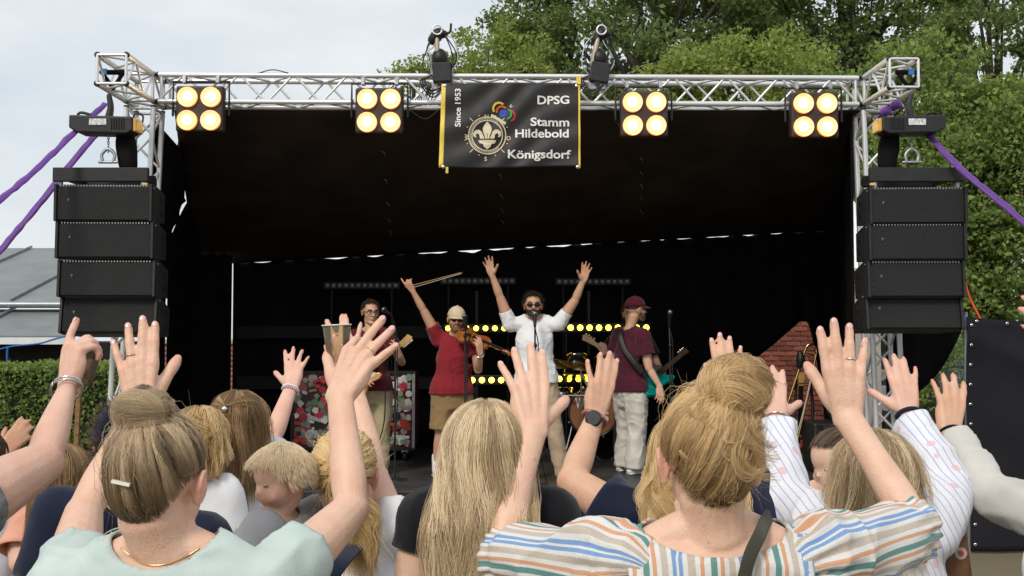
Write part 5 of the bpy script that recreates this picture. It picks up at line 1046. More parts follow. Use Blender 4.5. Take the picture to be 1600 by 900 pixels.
flat('emblem_lettering', [[(ex + r * math.cos(a), ey + r * math.sin(a)) for r, a in ((25.3, a0), (27.4, a0), (27.4, a0 + 0.05), (25.3, a0 + 0.05))] for a0 in [k * 0.105 for k in range(8, 52)]], CRM, 0.006)
for k in range(16):
    if k % 4 == 0: continue
    a = 2 * math.pi * k / 16; r0, r1, w_ = (31.5, 38.5, 0.6) if k % 2 == 0 else (33, 34.6, 0.8); ca, sa = math.cos(a), math.sin(a)
    flat('compass_mark', [[(ex + ca * r - sa * q, ey + sa * r + ca * q) for r, q in ((r0, w_), (r1, w_), (r1, -w_), (r0, -w_))]], CRM, 0.006)
def petal(pts, mir=True):
    out_ = [[(ex + x, ey - y) for x, y in pts]]
    if mir: out_.append([(ex - x, ey - y) for x, y in reversed(pts)])
    return out_
flat('emblem_lily', petal([(0, 22.5), (4, 18), (7, 12), (6.5, 6), (4, 0), (3.2, -5), (-3.2, -5), (-4, 0), (-6.5, 6), (-7, 12), (-4, 18)], False)
    + petal([(4.6, -5), (6.5, 1), (9, 6.5), (13.5, 9.5), (18.5, 8.5), (22, 4.5), (22, -0.5), (18.5, -3.5), (17, -2), (18, 1), (16, 3.5), (12.5, 1.5), (11.2, -5)])
    + petal([(0, -22), (5, -18), (7, -13.5), (12, -12.5), (14, -8), (9, -7.2), (-9, -7.2), (-14, -8), (-12, -12.5), (-7, -13.5), (-5, -18)], False), CRM, 0.0065)
LINE = mat('dark_print', (0.03, 0.026, 0.022), rough=0.7, var=0)
flat('emblem_line', petal([(-0.45, 10), (0.45, 10), (0.45, -4), (-0.45, -4)], False) + petal([(-11, -5.6), (11, -5.6), (11, -6.6), (-11, -6.6)], False), LINE, 0.009)
for ch, x, y, a in (('N', 760, 182.5, 0), ('S', 758.5, 249, 0), ('W', 729, 215, 90), ('O', 794.5, 216.5, 0)):
    me = text_mesh(ch, 9.0, 0.2, 'CENTER'); co = coords(me); co[:, 1] -= 3; ca, sa = math.cos(R(a)), math.sin(R(a)); setco(me, np.array([tuple(bpt(x + c[0] * ca - c[1] * sa, y - (c[0] * sa + c[1] * ca), 0.0065)) for c in co])); mobj('compass_letter', me, CRM, bn, False)
# crown in scout colours, tilted on the ring
def crown(col, name, r, c, a0, a1, w_): flat('crown_arch', [[(c[0] + q * math.cos(t), c[1] + q * math.sin(t)) for q, t in ((r - w_, b0), (r + w_, b0), (r + w_, b1), (r - w_, b1))] for b0, b1 in [(a0 + (a1 - a0) * k / 14, a0 + (a1 - a0) * (k + 1) / 14) for k in range(14)]], mat(name, col, rough=0.7, var=0), 0.0075)
crown((0.75, 0.55, 0.04), 'crown_yellow', 9.5, (780, 170), R(150), R(310), 1.6); crown((0.62, 0.12, 0.03), 'crown_orange', 8, (784, 174), R(165), R(320), 1.6)
crown((0.03, 0.08, 0.42), 'crown_blue', 3.5, (786, 177), R(0), R(350), 2.6); crown((0.02, 0.30, 0.10), 'crown_green', 8, (791, 178), R(-70), R(80), 1.5); crown((0.55, 0.03, 0.03), 'crown_red', 8.5, (796, 181), R(-75), R(75), 1.4)
flat('crown_band', [[(768, 178), (791, 192), (789, 196), (766, 182)]], CRM, 0.0075); flat('crown_tip', [[(796, 165), (800, 161), (798, 166), (803, 165), (798, 168)]], CRM, 0.008)

# ------------------------------------------------------------------ LED bars
LEDON = emat('lit_led', (1.0, 0.66, 0.035), 5.0); LEDOFF = mat('unlit_led', (0.20, 0.20, 0.20), rough=0.2, var=0.2, spec=0.8); LEDRIM = mat('led_rim', (0.05, 0.05, 0.05), rough=0.4)
def ledbar(x0, x1, y, n, d, r, on, label):
    a, b_ = at(x0, y, d), at(x1, y, d); t = thing('light_bar', label, 'light bar', (a + b_) / 2, 'light bars behind the band'); m = MB(); m.box((a + b_) / 2 + V(0, 0.04, 0), ((b_ - a).length + 0.10, 0.06, r * 2.5), None, 0.01); m.build('housing', MT['blk'], t)
    def mk(): q = MB(); q.lathe([(0.001, 0.35), (0.6, 0.25), (1.0, 0)], (0, 0, 0), (0, -1, 0), 14); me = q.mesh(); me.materials.append(LEDON if on else LEDOFF); return me
    me = shared(('led', on), mk)
    for k in range(n):
        o = bpy.data.objects.new('lamp', me); p = lerp(a, b_, k / (n - 1)); o.location = p + V(0, 0.008, 0); o.scale = (r * 0.74,) * 3; link(o, t)
        if not on: m = MB(); m.lathe([(r * 0.8, 0.012), (r * 1.05, 0.012), (r * 1.05, 0)], p + V(0, 0.01, 0), (0, -1, 0), 14); m.build('bezel', LEDRIM, t, True)
    for u in (0.06, 0.94): p = lerp(a, b_, u); rod('stand', (p.x, p.y + 0.05, SZ), (p.x, p.y + 0.05, p.z), 0.012, MT['blk'], t)
ledbar(700, 861, 513, 12, 11.9, 0.040, True, 'lit yellow light bar at shoulder height behind the violinist and singer'); ledbar(877, 1010, 512, 10, 11.9, 0.045, True, 'lit yellow light bar at shoulder height behind the bass headstock')
ledbar(738, 858, 594, 9, 11.9, 0.045, True, 'lit yellow light bar at waist height between violinist and singer'); ledbar(874, 964, 592, 7, 12.0, 0.045, True, 'lit yellow light bar at waist height above the bass drum')
ledbar(511, 618, 446, 12, 12.6, 0.036, False, 'unlit light bar above the guitarist with glasses'); ledbar(694, 800, 439, 12, 12.6, 0.036, False, 'unlit light bar above the violinist, beside the bow'); ledbar(874, 980, 440, 12, 12.6, 0.036, False, 'unlit light bar beside the singer, above the drum kit')
for x in (745, 920): rod_o = rod('stand_pole', at(x, 455, 12.7), V(at(x, 455, 12.7).x, 12.7, SZ), 0.022, mat('grey_pole%d' % x, (0.04, 0.04, 0.045), rough=0.5)); tag(rod_o, 'thin grey upright pole behind the ' + ('violinist' if x < 800 else 'singer\'s raised hand'), 'pole')
# ------------------------------------------------------------------ audience
BACK = V(0, -1, 0)
def ring_on(J, key, matl, label=None):
    a, b_, r, Z = J['info']['fing'][key]; c = lerp(a, b_, 0.42); ax = (b_ - a).normalized()
    m = MB(); q = ax.orthogonal().normalized(); w2 = ax.cross(q); rr = r * 1.06
    m.tube([c + (q * math.cos(t) + w2 * math.sin(t)) * rr for t in [2 * math.pi * k / 16 for k in range(17)]], 0.0014, seg=6, cat=False, cap=False)
    return m.build('ring', matl, J['root'], True)
def band(J, sd, t, rad, thick, matl, name='bracelet', tilt=0.0, beads=0):
    """a band round the forearm near the wrist; t = 1 at the wrist"""
    E, W, N = J['arms'][sd]['E'], J['arms'][sd]['W'], J['arms'][sd]['N']; c = lerp(E, W, t); ax = ((W - E).normalized() + V(0, 0, tilt)).normalized()
    q = (N - ax * N.dot(ax)).normalized(); w2 = ax.cross(q); m = MB()
    pts = [c + q * math.cos(a) * rad * 0.80 + w2 * math.sin(a) * rad for a in [2 * math.pi * k / 28 for k in range(29)]]
    if beads:
        for k in range(beads):
            a = 2 * math.pi * k / beads; m.ell(c + q * math.cos(a) * rad * 0.80 + w2 * math.sin(a) * rad, (thick,) * 3, None, 8, 6)
    else: m.tube(pts, thick, seg=6, cat=False, cap=False)
    return m.build(name, matl, J['root'], True)
def wear(J, key, low=-0.62, grow=1.0):
    J['hbase'] = MT['hb_' + key]; return scalp_mesh(J['root'], J, MT['hb_' + key], low, grow)
JEANS = dict(mat=MT['denim']); 

# ------------------------------------------------------------------ instruments and stage gear
def micstand(label, hx, hy, d, boom=None, tilt=(0.0, -0.6, 0.25)):
    """microphone head at pixel (hx,hy); boom: pixel of the stand top if a boom arm is used"""
    p = at(hx, hy, d); top = at(boom[0], boom[1], d) if boom else p + V(0, 0.03, -0.12); t = thing('microphone_stand', label, 'microphone stand', (top.x, top.y, SZ), 'microphone stands on the stage')
    rod('pole', (top.x, top.y, SZ + 0.02), top, 0.010, MT['blkm'], t); m = MB(); m.lathe([(0.001, 0.03), (0.03, 0.03), (0.12, 0.012), (0.125, 0)], (top.x, top.y, SZ), seg=24); m.build('base', MT['blkm'], t, True)
    dr = Vector(tilt).normalized(); tail = p - dr * 0.16
    rod('boom', top, tail, 0.008, MT['blkm'], t); m = MB(); m.ell(top, (0.02, 0.02, 0.025), None, 10, 8); m.build('clutch', MT['blk'], t, True)
    mc = MB(); mc.lathe([(0.012, 0), (0.014, 0.02), (0.021, 0.12), (0.021, 0.13)], p - dr * 0.15, dr, 14); mo = mc.build('microphone', MT['blk'], t, True); mc = MB(); mc.ell(p, (0.027, 0.027, 0.027), None, 14, 10); mc.build('grille_ball', mat('mic_grille' + str(hx), (0.22, 0.22, 0.22), rough=0.35, metal=0.8, var=0.4, vscale=180), mo, True)
    cb = MB(); cb.tube([tail, lerp(tail, top, 0.5) + V(0.03, 0, -0.08), top + V(0.02, 0, -0.3), V(top.x + 0.02, top.y, 1.0), V(top.x - 0.01, top.y - 0.02, 0.7), V(top.x + 0.04, top.y, SZ + 0.02)], 0.005, seg=6, sub=5); cb.build('cable', MT['rubber'], t, True)
micstand('microphone stand in front of the guitarist with glasses', 600, 484, 10.1, (618, 520), (-0.5, 0.75, 0.3))
micstand('microphone stand at the violinist\'s chin', 726, 495, 9.95, (727, 525), (-0.15, 0.85, 0.4)); micstand('microphone stand in front of the singer\'s mouth', 835.5, 490, 9.78, (836, 540), (0, 0.6, 0.8)); micstand('unused microphone stand to the right of the man with the teal guitar', 1047, 488, 10.4, (1047, 540), (0, -0.35, 0.9))

def guitar(label, body_c, head_p, face, shape_mat, neck_mat, name='electric_guitar', size=1.0, bass=False, pickguard=None, cat='guitar'):
    """body centre, headstock end, face normal"""
    C, H, n = Vector(body_c), Vector(head_p), Vector(face).normalized(); a = (H - C).normalized(); n = (n - a * n.dot(a)).normalized(); w_ = a.cross(n); t = thing(name, label, cat, C)
    M4 = Matrix((list(w_) + [C.x], list(n) + [C.y], list(a) + [C.z], [0, 0, 0, 1])); M4 = Matrix([[w_[i], n[i], a[i], C[i]] for i in range(3)] + [[0, 0, 0, 1]])
    out = [(-0.02, -0.205), (-0.10, -0.20), (-0.155, -0.14), (-0.16, -0.06), (-0.118, 0.01), (-0.122, 0.07), (-0.145, 0.13), (-0.125, 0.195), (-0.09, 0.185), (-0.06, 0.12), (-0.03, 0.10), (0.03, 0.10), (0.055, 0.11), (0.08, 0.16), (0.115, 0.165), (0.13, 0.12), (0.112, 0.05), (0.118, 0.0), (0.155, -0.07), (0.15, -0.145), (0.10, -0.195)]
    m = MB(); m.prism([(x * size, z * size) for x, z in out], -0.022, 0.022, M4); o = m.build('body', shape_mat, t); bv = o.modifiers.new('b', 'BEVEL'); bv.width = 0.008; bv.segments = 3
    if pickguard: m = MB(); m.prism([(x * size * 0.62, z * size * 0.72 + 0.01) for x, z in out], 0.0225, 0.0255, M4); m.build('pickguard', pickguard, o)
    L = (H - C).length; m = MB(); m.prism([(-0.028, 0.06), (0.028, 0.06), (0.021, L - 0.16), (-0.021, L - 0.16)], 0.010, 0.034, M4); nk_ = m.build('neck', neck_mat, t)
    m = MB(); m.prism([(-0.021, L - 0.162), (0.021, L - 0.162), (0.035, L - 0.12), (0.040, L - 0.03), (0.020, L), (-0.03, L - 0.02), (-0.022, L - 0.10)], 0.008, 0.026, M4); hd = m.build('headstock', neck_mat, t)
    for k in range(4 if bass else 6):
        m = MB(); p = M4 @ Vector((0.045, 0.016, L - 0.125 + k * (0.1 / (3 if bass else 5)))); m.ell(p, (0.012,) * 3, None, 8, 6); m.build('tuning_peg', MT['chrome'], hd, True)
        x = -0.018 + k * (0.036 / (3 if bass else 5)); rod('string', M4 @ Vector((x, 0.036, -0.10 * size)), M4 @ Vector((x * 0.8, 0.036, L - 0.13)), 0.0012, MT['silver'], t, 5)
    for z in (-0.02, 0.04): m = MB(); c = M4 @ Vector((0, 0.028, z)); m.box(c, (0.075, 0.012, 0.022), M4.to_3x3()); m.build('pickup', MT['blk'], o)
    m = MB(); m.box(M4 @ Vector((0, 0.028, -0.11)), (0.08, 0.014, 0.03), M4.to_3x3()); m.build('bridge', MT['chrome'], o)
    return t
MAPLE = mat('maple_neck', (0.52, 0.30, 0.10), rough=0.4, var=0.15, vscale=20, coat=0.4)
guitar('natural wood electric guitar held by the man with glasses', at(566, 588, 10.32), at(643, 524, 10.30), (0, -1, 0.15), mat('sunburst_body', (0.50, 0.24, 0.07), rough=0.3, var=0.3, vscale=7, coat=0.5), MAPLE, pickguard=mat('cream_pickguard', (0.6, 0.52, 0.38), rough=0.4))
guitar('teal electric guitar slung on the man in the maroon cap', at(1017, 592, 10.66), at(1075, 545, 11.15), (0.5, 0.85, 0.1), mat('teal_paint', (0.0, 0.20, 0.165), rough=0.25, var=0.05, coat=0.6), mat('dark_neck', (0.05, 0.03, 0.02), rough=0.4), size=1.18)
guitar('bass guitar whose maple headstock shows between singer and man in maroon cap', at(1010, 585, 11.2), at(909, 526, 11.25), (0.0, -1, 0.1), mat('dark_bass_body', (0.03, 0.02, 0.018), rough=0.3, coat=0.5), MAPLE, name='bass_guitar', bass=True)
# violin and bow
VW = mat('violin_varnish', (0.32, 0.095, 0.022), rough=0.25, var=0.3, vscale=15, coat=0.6); EB = mat('ebony', (0.012, 0.010, 0.009), rough=0.35)
vp0, vp1 = at(716, 519, 10.12), at(789, 551, 9.92); va = (vp1 - vp0).normalized(); vn = V(0.15, -0.75, 0.65); vn = (vn - va * vn.dot(va)).normalized(); vw = va.cross(vn); vl = thing('violin', 'brown violin held at the shoulder of the man in the cream cap', 'violin', vp0)
VM = Matrix([[vw[i], vn[i], va[i], vp0[i]] for i in range(3)] + [[0, 0, 0, 1]]); half = [(0.045, 0.0), (0.085, 0.02), (0.102, 0.07), (0.092, 0.12), (0.062, 0.155), (0.056, 0.19), (0.068, 0.225), (0.082, 0.26), (0.078, 0.31), (0.045, 0.35)]
m = MB(); m.prism(half + [(-x, z) for x, z in reversed(half)], -0.02, 0.02, VM); o = m.build('body', VW, vl); bv = o.modifiers.new('b', 'BEVEL'); bv.width = 0.007; bv.segments = 3
m = MB(); m.prism([(-0.012, 0.10), (0.012, 0.10), (0.012, 0.50), (-0.012, 0.50)], 0.026, 0.036, VM); m.build('fingerboard', EB, vl); m = MB(); m.tube([VM @ Vector((0, 0.01, 0.34)), VM @ Vector((0, 0.014, 0.47)), VM @ Vector((0, 0.02, 0.55)), VM @ Vector((0, 0.0, 0.585)), VM @ Vector((0, 0.025, 0.595))], [0.013, 0.012, 0.014, 0.016, 0.012], seg=8); m.build('scroll', VW, vl, True)
m = MB(); m.box(VM @ Vector((0, 0.04, 0.17)), (0.05, 0.035, 0.005), VM.to_3x3()); m.build('bridge', MAPLE, vl); m = MB(); m.ell(VM @ Vector((-0.05, 0.03, 0.03)), (0.04, 0.012, 0.03), VM.to_3x3(), 12, 8); m.build('chin_rest', EB, vl, True)
for q in (-1, 1):
    for z in (0.52, 0.545): m = MB(); m.ell(VM @ Vector((q * 0.025, 0.015, z)), (0.02, 0.006, 0.006), VM.to_3x3(), 8, 6); m.build('peg', EB, vl, True)
b0, b1 = at(633, 449, 10.2), at(722, 426, 10.05); bw = thing('violin_bow', 'violin bow held high in the raised hand of the man in the cream cap', 'bow', b0); rod('stick', b0, b1 + V(0, 0, 0.003), 0.0042, mat('bow_wood', (0.42, 0.22, 0.09), rough=0.4), bw, 8); rod('hair', b0 + V(0.04, 0, -0.012), b1 + V(0, 0, -0.007), 0.0022, mat('bow_hair', (0.7, 0.66, 0.55), rough=0.6), bw, 6); m = MB(); m.box(b0 + V(0.05, 0, -0.007), (0.045, 0.010, 0.014)); m.build('frog', EB, bw); m = MB(); m.box(b1 + V(0, 0, -0.002), (0.014, 0.008, 0.018)); m.build('tip', EB, bw)

# sticker-covered flight case
fc = thing('flight_case', 'dark red flight case on castors covered with stickers, behind the guitarist', 'flight case', at(552, 712, 11.6)); fa, fz = at(457, 582, 11.55), at(646, 700, 11.55); cx_, wd_ = (fa.x + fz.x) / 2, fz.x - fa.x; zt, zb2 = fa.z, SZ + 0.14
m = MB(); m.box((cx_, 11.85, (zt + zb2) / 2), (wd_, 0.6, zt - zb2), None, 0.01); m.build('case_body', mat('dark_red_laminate', (0.10, 0.012, 0.022), rough=0.45, var=0.2), fc)
for x in (cx_ - wd_ / 2, cx_ + wd_ / 2): m = MB(); m.box((x, 11.545, (zt + zb2) / 2), (0.03, 0.03, zt - zb2 + 0.01)); m.build('edge_profile', MT['alu_dull'] if x > cx_ else MT['blkm'], fc)
for z in (zt, zb2): m = MB(); m.box((cx_, 11.543, z), (wd_ + 0.02, 0.03, 0.03)); m.build('edge_profile', MT['blkm'], fc)
for x in (cx_ - wd_ / 2 + 0.1, cx_ + wd_ / 2 - 0.1):
    for y in (11.63, 12.07): m = MB(); m.lathe([(0.001, -0.02), (0.055, -0.02), (0.055, 0.02), (0.001, 0.02)], (x, y, SZ + 0.055), (1, 0, 0), 16); w_ = m.build('castor', MT['blk'], fc, True); m = MB(); m.box((x, y, SZ + 0.115), (0.07, 0.06, 0.05)); m.build('castor_fork', MT['chrome'], w_)
m = MB(); m.box((cx_ + wd_ / 2 - 0.16, 11.54, zb2 + 0.10), (0.14, 0.012, 0.10)); m.build('latch', MT['alu'], fc)
SCOL = [(0.85, 0.83, 0.80), (0.8, 0.78, 0.74), (0.62, 0.05, 0.05), (0.82, 0.80, 0.78), (0.02, 0.02, 0.025), (0.80, 0.76, 0.72), (0.45, 0.03, 0.05), (0.65, 0.42, 0.06), (0.10, 0.30, 0.10), (0.6, 0.35, 0.38), (0.30, 0.32, 0.36), (0.70, 0.20, 0.06), (0.62, 0.60, 0.50), (0.35, 0.12, 0.2)]
SM = [mat('sticker_print_%d' % i, c, rough=0.35, var=0.55 if i % 2 else 0.25, vscale=38 + 7 * i, col2=(SCOL[(i * 5 + 3) % 14] if i % 2 else None)) for i, c in enumerate(SCOL)]
rg = random.Random(5)
def stick_mesh(k, mi):
    m = MB(); r = 0.045
    if k == 0: pts = [(r * math.cos(2 * math.pi * i / 20), r * math.sin(2 * math.pi * i / 20)) for i in range(20)]
    elif k == 1: pts = [(-r, -r * 0.62), (r, -r * 0.62), (r, r * 0.62), (-r, r * 0.62)]
    elif k == 2: pts = [(-r * 1.3, -r * 0.4), (r * 1.3, -r * 0.4), (r * 1.3, r * 0.4), (-r * 1.3, r * 0.4)]
    elif k == 3: pts = [(r * math.cos(2 * math.pi * i / 18) * (1.0 + 0.28 * math.sin(3 * 2 * math.pi * i / 18)), r * math.sin(2 * math.pi * i / 18) * (1 + 0.2 * math.cos(5 * i))) for i in range(18)]
    else: pts = [(-r * 0.8, -r * 0.8), (r * 0.8, -r * 0.8), (r * 0.9, 0), (r * 0.3, r), (-r * 0.7, r * 0.7)]
    m.prism(pts, -0.0008, 0.0, None); me = m.mesh(); me.materials.append(SM[mi]); return me
pos = []
for k in range(215):
    for tr_ in range(12):
        x, z = rg.uniform(cx_ - wd_ / 2 + 0.05, cx_ + wd_ / 2 - 0.05), rg.uniform(zb2 + 0.05, zt - 0.05)
        if all((x - a) ** 2 + (z - b) ** 2 > 0.052 ** 2 for a, b in pos): break
    pos.append((x, z)); kk, mi = rg.choice((0, 0, 0, 0, 3, 3, 1, 4, 2)), rg.randrange(14); o = bpy.data.objects.new('sticker', shared(('st', kk, mi), lambda: stick_mesh(kk, mi)))
    o.location = (x, 11.548 - 0.0011 * k * 0.12 - 0.001, z); o.rotation_euler = (0, rg.uniform(-0.6, 0.6), 0); sc_ = rg.uniform(0.6, 1.25); o.scale = (sc_, 1, sc_); link(o, fc)

# drum kit
dk = thing('drum_kit', 'drum kit with brown lettered bass drum head, behind the singer', 'drum kit', at(925, 700, 12.0)); kc = at(927, 644, 11.55); DW = mat('black_drum_shell', (0.015, 0.014, 0.014), rough=0.25, coat=0.6)
m = MB(); m.lathe([(0.262, 0), (0.262, 0.42)], kc + V(0, 0.02, 0), (0, 1, 0), 40); bd = m.build('bass_drum', DW, dk, True); m = MB(); m.lathe([(0.001, 0.004), (0.255, 0.004), (0.255, -0.002)], kc + V(0, 0.004, 0), (0, -1, 0), 40); m.build('drum_head', mat('tan_drum_head', (0.34, 0.13, 0.052), rough=0.5, var=0.15, vscale=5), bd)
m = MB(); m.tube([kc + V(math.cos(a) * 0.268, -0.002, math.sin(a) * 0.268) for a in [2 * math.pi * k / 40 for k in range(41)]], 0.013, seg=8, cat=False, cap=False); m.build('hoop', DW, bd, True)
for k in range(8): a = 2 * math.pi * (k + 0.5) / 8; m = MB(); m.box(kc + V(math.cos(a) * 0.285, 0.03, math.sin(a) * 0.285), (0.02, 0.06, 0.02), Matrix.Rotation(-a, 3, 'Y')); m.build('lug', MT['chrome'], bd)
def ltext(body, c, h, matl, par, w=None, bold=0.03):
    me = text_mesh(body, h, h * bold, 'CENTER'); co = coords(me)
    if w: co[:, 0] *= w / max(1e-6, co[:, 0].max() - co[:, 0].min())
    setco(me, np.array([(c[0] + x, c[1], c[2] + y) for x, y, _ in co])); return mobj('lettering', me, matl, par, False)
ltext('W', (kc.x - 0.145, kc.y - 0.012, kc.z + 0.045), 0.16, WHT, bd, 0.11); ltext('S', (kc.x + 0.135, kc.y - 0.012, kc.z + 0.045), 0.16, WHT, bd, 0.075); ltext('S', (kc.x + 0.045, kc.y - 0.012, kc.z - 0.10), 0.15, WHT, bd, 0.07); ltext('S', (kc.x + 0.130, kc.y - 0.012, kc.z - 0.10), 0.15, WHT, bd, 0.075)
ltext('S', (kc.x + 0.139, kc.y - 0.010, kc.z - 0.104), 0.15, mat('red_print', (0.5, 0.02, 0.03), var=0), bd, 0.075)
for x, r, z in ((-0.16, 0.15, 0.40), (0.17, 0.16, 0.38)): m = MB(); m.lathe([(0.001, 0.2), (r, 0.2), (r, 0), (0.001, 0)], kc + V(x, 0.25, z), (0, 0.35, 1), 28); tm = m.build('tom', DW, dk, True); m = MB(); m.lathe([(r * 1.02, 0.19), (r * 1.02, 0.21), (r * 0.96, 0.21)], kc + V(x, 0.25, z), (0, 0.35, 1), 28); m.build('rim', MT['chrome'], tm, True)
for x in (-0.12, 0.13): rod('tom_arm', kc + V(x * 0.3, 0.2, 0.24), kc + V(x, 0.22, 0.44), 0.013, MT['chrome'], dk)
BR = mat('bronze_cymbal', (0.20, 0.13, 0.05), rough=0.4, metal=0.9, var=0.2)
for px, py, r in ((868, 566, 0.19), (908, 572, 0.13), (982, 560, 0.22)):
    c = at(px, py, 11.5); m = MB(); m.lathe([(0.001, 0.035), (0.035, 0.03), (0.045, 0.014), (r, -0.012), (r, -0.016)], c, (0.12, -0.25, 1), 32); m.build('cymbal', BR, dk, True); rod('cymbal_stand', (c.x, c.y + 0.02, SZ), c, 0.011, MT['chrome'], dk)
    for k in range(3): a = 2 * math.pi * k / 3 + 0.4; rod('stand_leg', (c.x, c.y + 0.02, SZ + 0.25), (c.x + math.cos(a) * 0.22, c.y + 0.02 + math.sin(a) * 0.22, SZ + 0.01), 0.008, MT['chrome'], dk)
rod('cross_bar', at(862, 618, 11.45), at(935, 618, 11.45), 0.011, MT['chrome'], dk)
m = MB(); m.lathe([(0.001, 0.15), (0.17, 0.15), (0.17, 0), (0.001, 0)], kc + V(-0.35, 0.45, 0.1), (0, 0, 1), 28); m.build('snare', MT['chrome'], dk, True); rod('snare_stand', kc + V(-0.35, 0.45, 0.1), (kc.x - 0.35, kc.y + 0.45, SZ), 0.012, MT['chrome'], dk)
m = MB(); m.lathe([(0.001, 0.38), (0.19, 0.38), (0.19, 0), (0.001, 0)], kc + V(0.40, 0.4, -0.05), (0, 0, 1), 28); m.build('floor_tom', DW, dk, True)
for q in (-1, 1): rod('spur', kc + V(q * 0.22, 0.05, -0.12), (kc.x + q * 0.33, kc.y - 0.05, SZ + 0.01), 0.010, MT['chrome'], dk)
# trombone on its stand, acoustic guitar, bottle
BS = mat('brass', (0.72, 0.48, 0.16), rough=0.22, metal=1.0, var=0.1); d_ = 10.9
tb = thing('trombone', 'brass trombone resting upright on a black stand before the brick wall', 'trombone', at(1250, 700, d_))
m = MB(); m.tube([at(1231, 630, d_), at(1246, 585, d_), at(1257, 550, d_), at(1262, 540, d_), at(1269, 538, d_), at(1275, 544, d_), at(1276, 552, d_)], 0.014, seg=10, sub=6); m.build('tuning_slide', BS, tb, True)
m = MB(); m.tube([at(1276, 550, d_), at(1262, 620, d_), at(1238, 722, d_)], 0.010, seg=8); m.build('slide_tube', BS, tb, True); m = MB(); m.tube([at(1268, 585, d_), at(1256, 640, d_), at(1236, 712, d_)], 0.009, seg=8); m.build('slide_tube', MT['silver'], tb, True); m = MB(); m.tube([at(1240, 722, d_), at(1234, 727, d_), at(1232, 715, d_)], 0.011, seg=8); m.build('slide_bow', BS, tb, True)
for a, b_ in (((1259, 552), (1275, 555)), ((1245, 600), (1266, 598))): rod('brace', at(*a, d_), at(*b_, d_), 0.007, BS, tb)
m = MB(); pb = at(1231, 630, d_); m.lathe([(0.014, 0.0), (0.02, -0.12), (0.035, -0.2), (0.065, -0.26), (0.11, -0.30)], pb, at(1246, 585, d_) - pb, 24); o = m.build('bell', BS, tb, True); q = o.modifiers.new('t', 'SOLIDIFY'); q.thickness = 0.003
m = MB(); m.tube([at(1250, 552, d_ - 0.03), at(1251, 562, d_ - 0.03), at(1249, 572, d_ - 0.03)], [0.03, 0.045, 0.03], seg=12, sub=4); m.build('hand_guard', MT['blk'], tb, True)
ts = thing('instrument_stand', 'black tripod stand carrying the trombone', 'stand', at(1248, 725, d_ + 0.05)); c = at(1240, 640, d_ + 0.05); rod('pole', (c.x, c.y, SZ), at(1244, 590, d_ + 0.05), 0.014, MT['blkm'], ts)
for a in (0.3, 2.4, 4.5): rod('leg', (c.x, c.y, SZ + 0.25), (c.x + 0.3 * math.cos(a), c.y + 0.3 * math.sin(a), SZ + 0.01), 0.011, MT['blkm'], ts)
m = MB(); m.tube([at(1266, 600, d_ + 0.1), at(1270, 640, d_ + 0.1), at(1264, 690, d_ + 0.1)], 0.018, seg=8); m.build('fork', MT['blkm'], ts, True)
ag = thing('acoustic_guitar', 'pale wooden acoustic guitar leaning on its stand behind the trombone', 'guitar', at(1248, 720, 11.4)); gc_ = at(1247, 690, 11.4); prof = [(0.06, -0.22), (0.16, -0.17), (0.19, -0.08), (0.155, 0.0), (0.125, 0.05), (0.14, 0.13), (0.12, 0.20), (0.05, 0.235)]
GM = Matrix.Translation(gc_) @ Matrix.Rotation(R(8), 4, 'X'); SP = mat('spruce_top', (0.55, 0.34, 0.14), rough=0.4, var=0.15, vscale=12, coat=0.4); m = MB(); m.prism(prof + [(-x, z) for x, z in reversed(prof)], -0.045, 0.045, GM); o = m.build('body', SP, ag); bv = o.modifiers.new('b', 'BEVEL'); bv.width = 0.008; bv.segments = 2
m = MB(); m.lathe([(0.001, 0), (0.05, 0)], GM @ Vector((0, -0.047, 0.05)), (0, -1, 0), 20); m.build('sound_hole', EB, ag); m = MB(); m.prism([(-0.025, 0.10), (0.025, 0.10), (0.022, 0.62), (-0.022, 0.62)], -0.066, -0.048, GM); m.build('neck', EB, ag); m = MB(); m.prism([(-0.025, 0.62), (0.025, 0.62), (0.038, 0.76), (-0.038, 0.76)], -0.066, -0.05, GM); m.build('headstock', MAPLE, ag); m = MB(); m.box(GM @ Vector((0, -0.052, -0.10)), (0.12, 0.012, 0.02)); m.build('bridge', EB, ag)
bt = thing('bottle', 'small dark bottle standing in front of the acoustic guitar', 'bottle', at(1256, 704, 11.2)); c = at(1256, 704, 11.2); m = MB(); m.lathe([(0.001, 0), (0.032, 0), (0.034, 0.01), (0.034, 0.13), (0.013, 0.18), (0.013, 0.235), (0.001, 0.235)], c, seg=18); m.build('glass', mat('brown_glass', (0.06, 0.02, 0.008), rough=0.1, var=0, spec=0.7), bt, True); m = MB(); m.lathe([(0.0345, 0.04), (0.0345, 0.11)], c, seg=18); m.build('paper_label', mat('red_label', (0.55, 0.08, 0.06), var=0.2), bt, True)
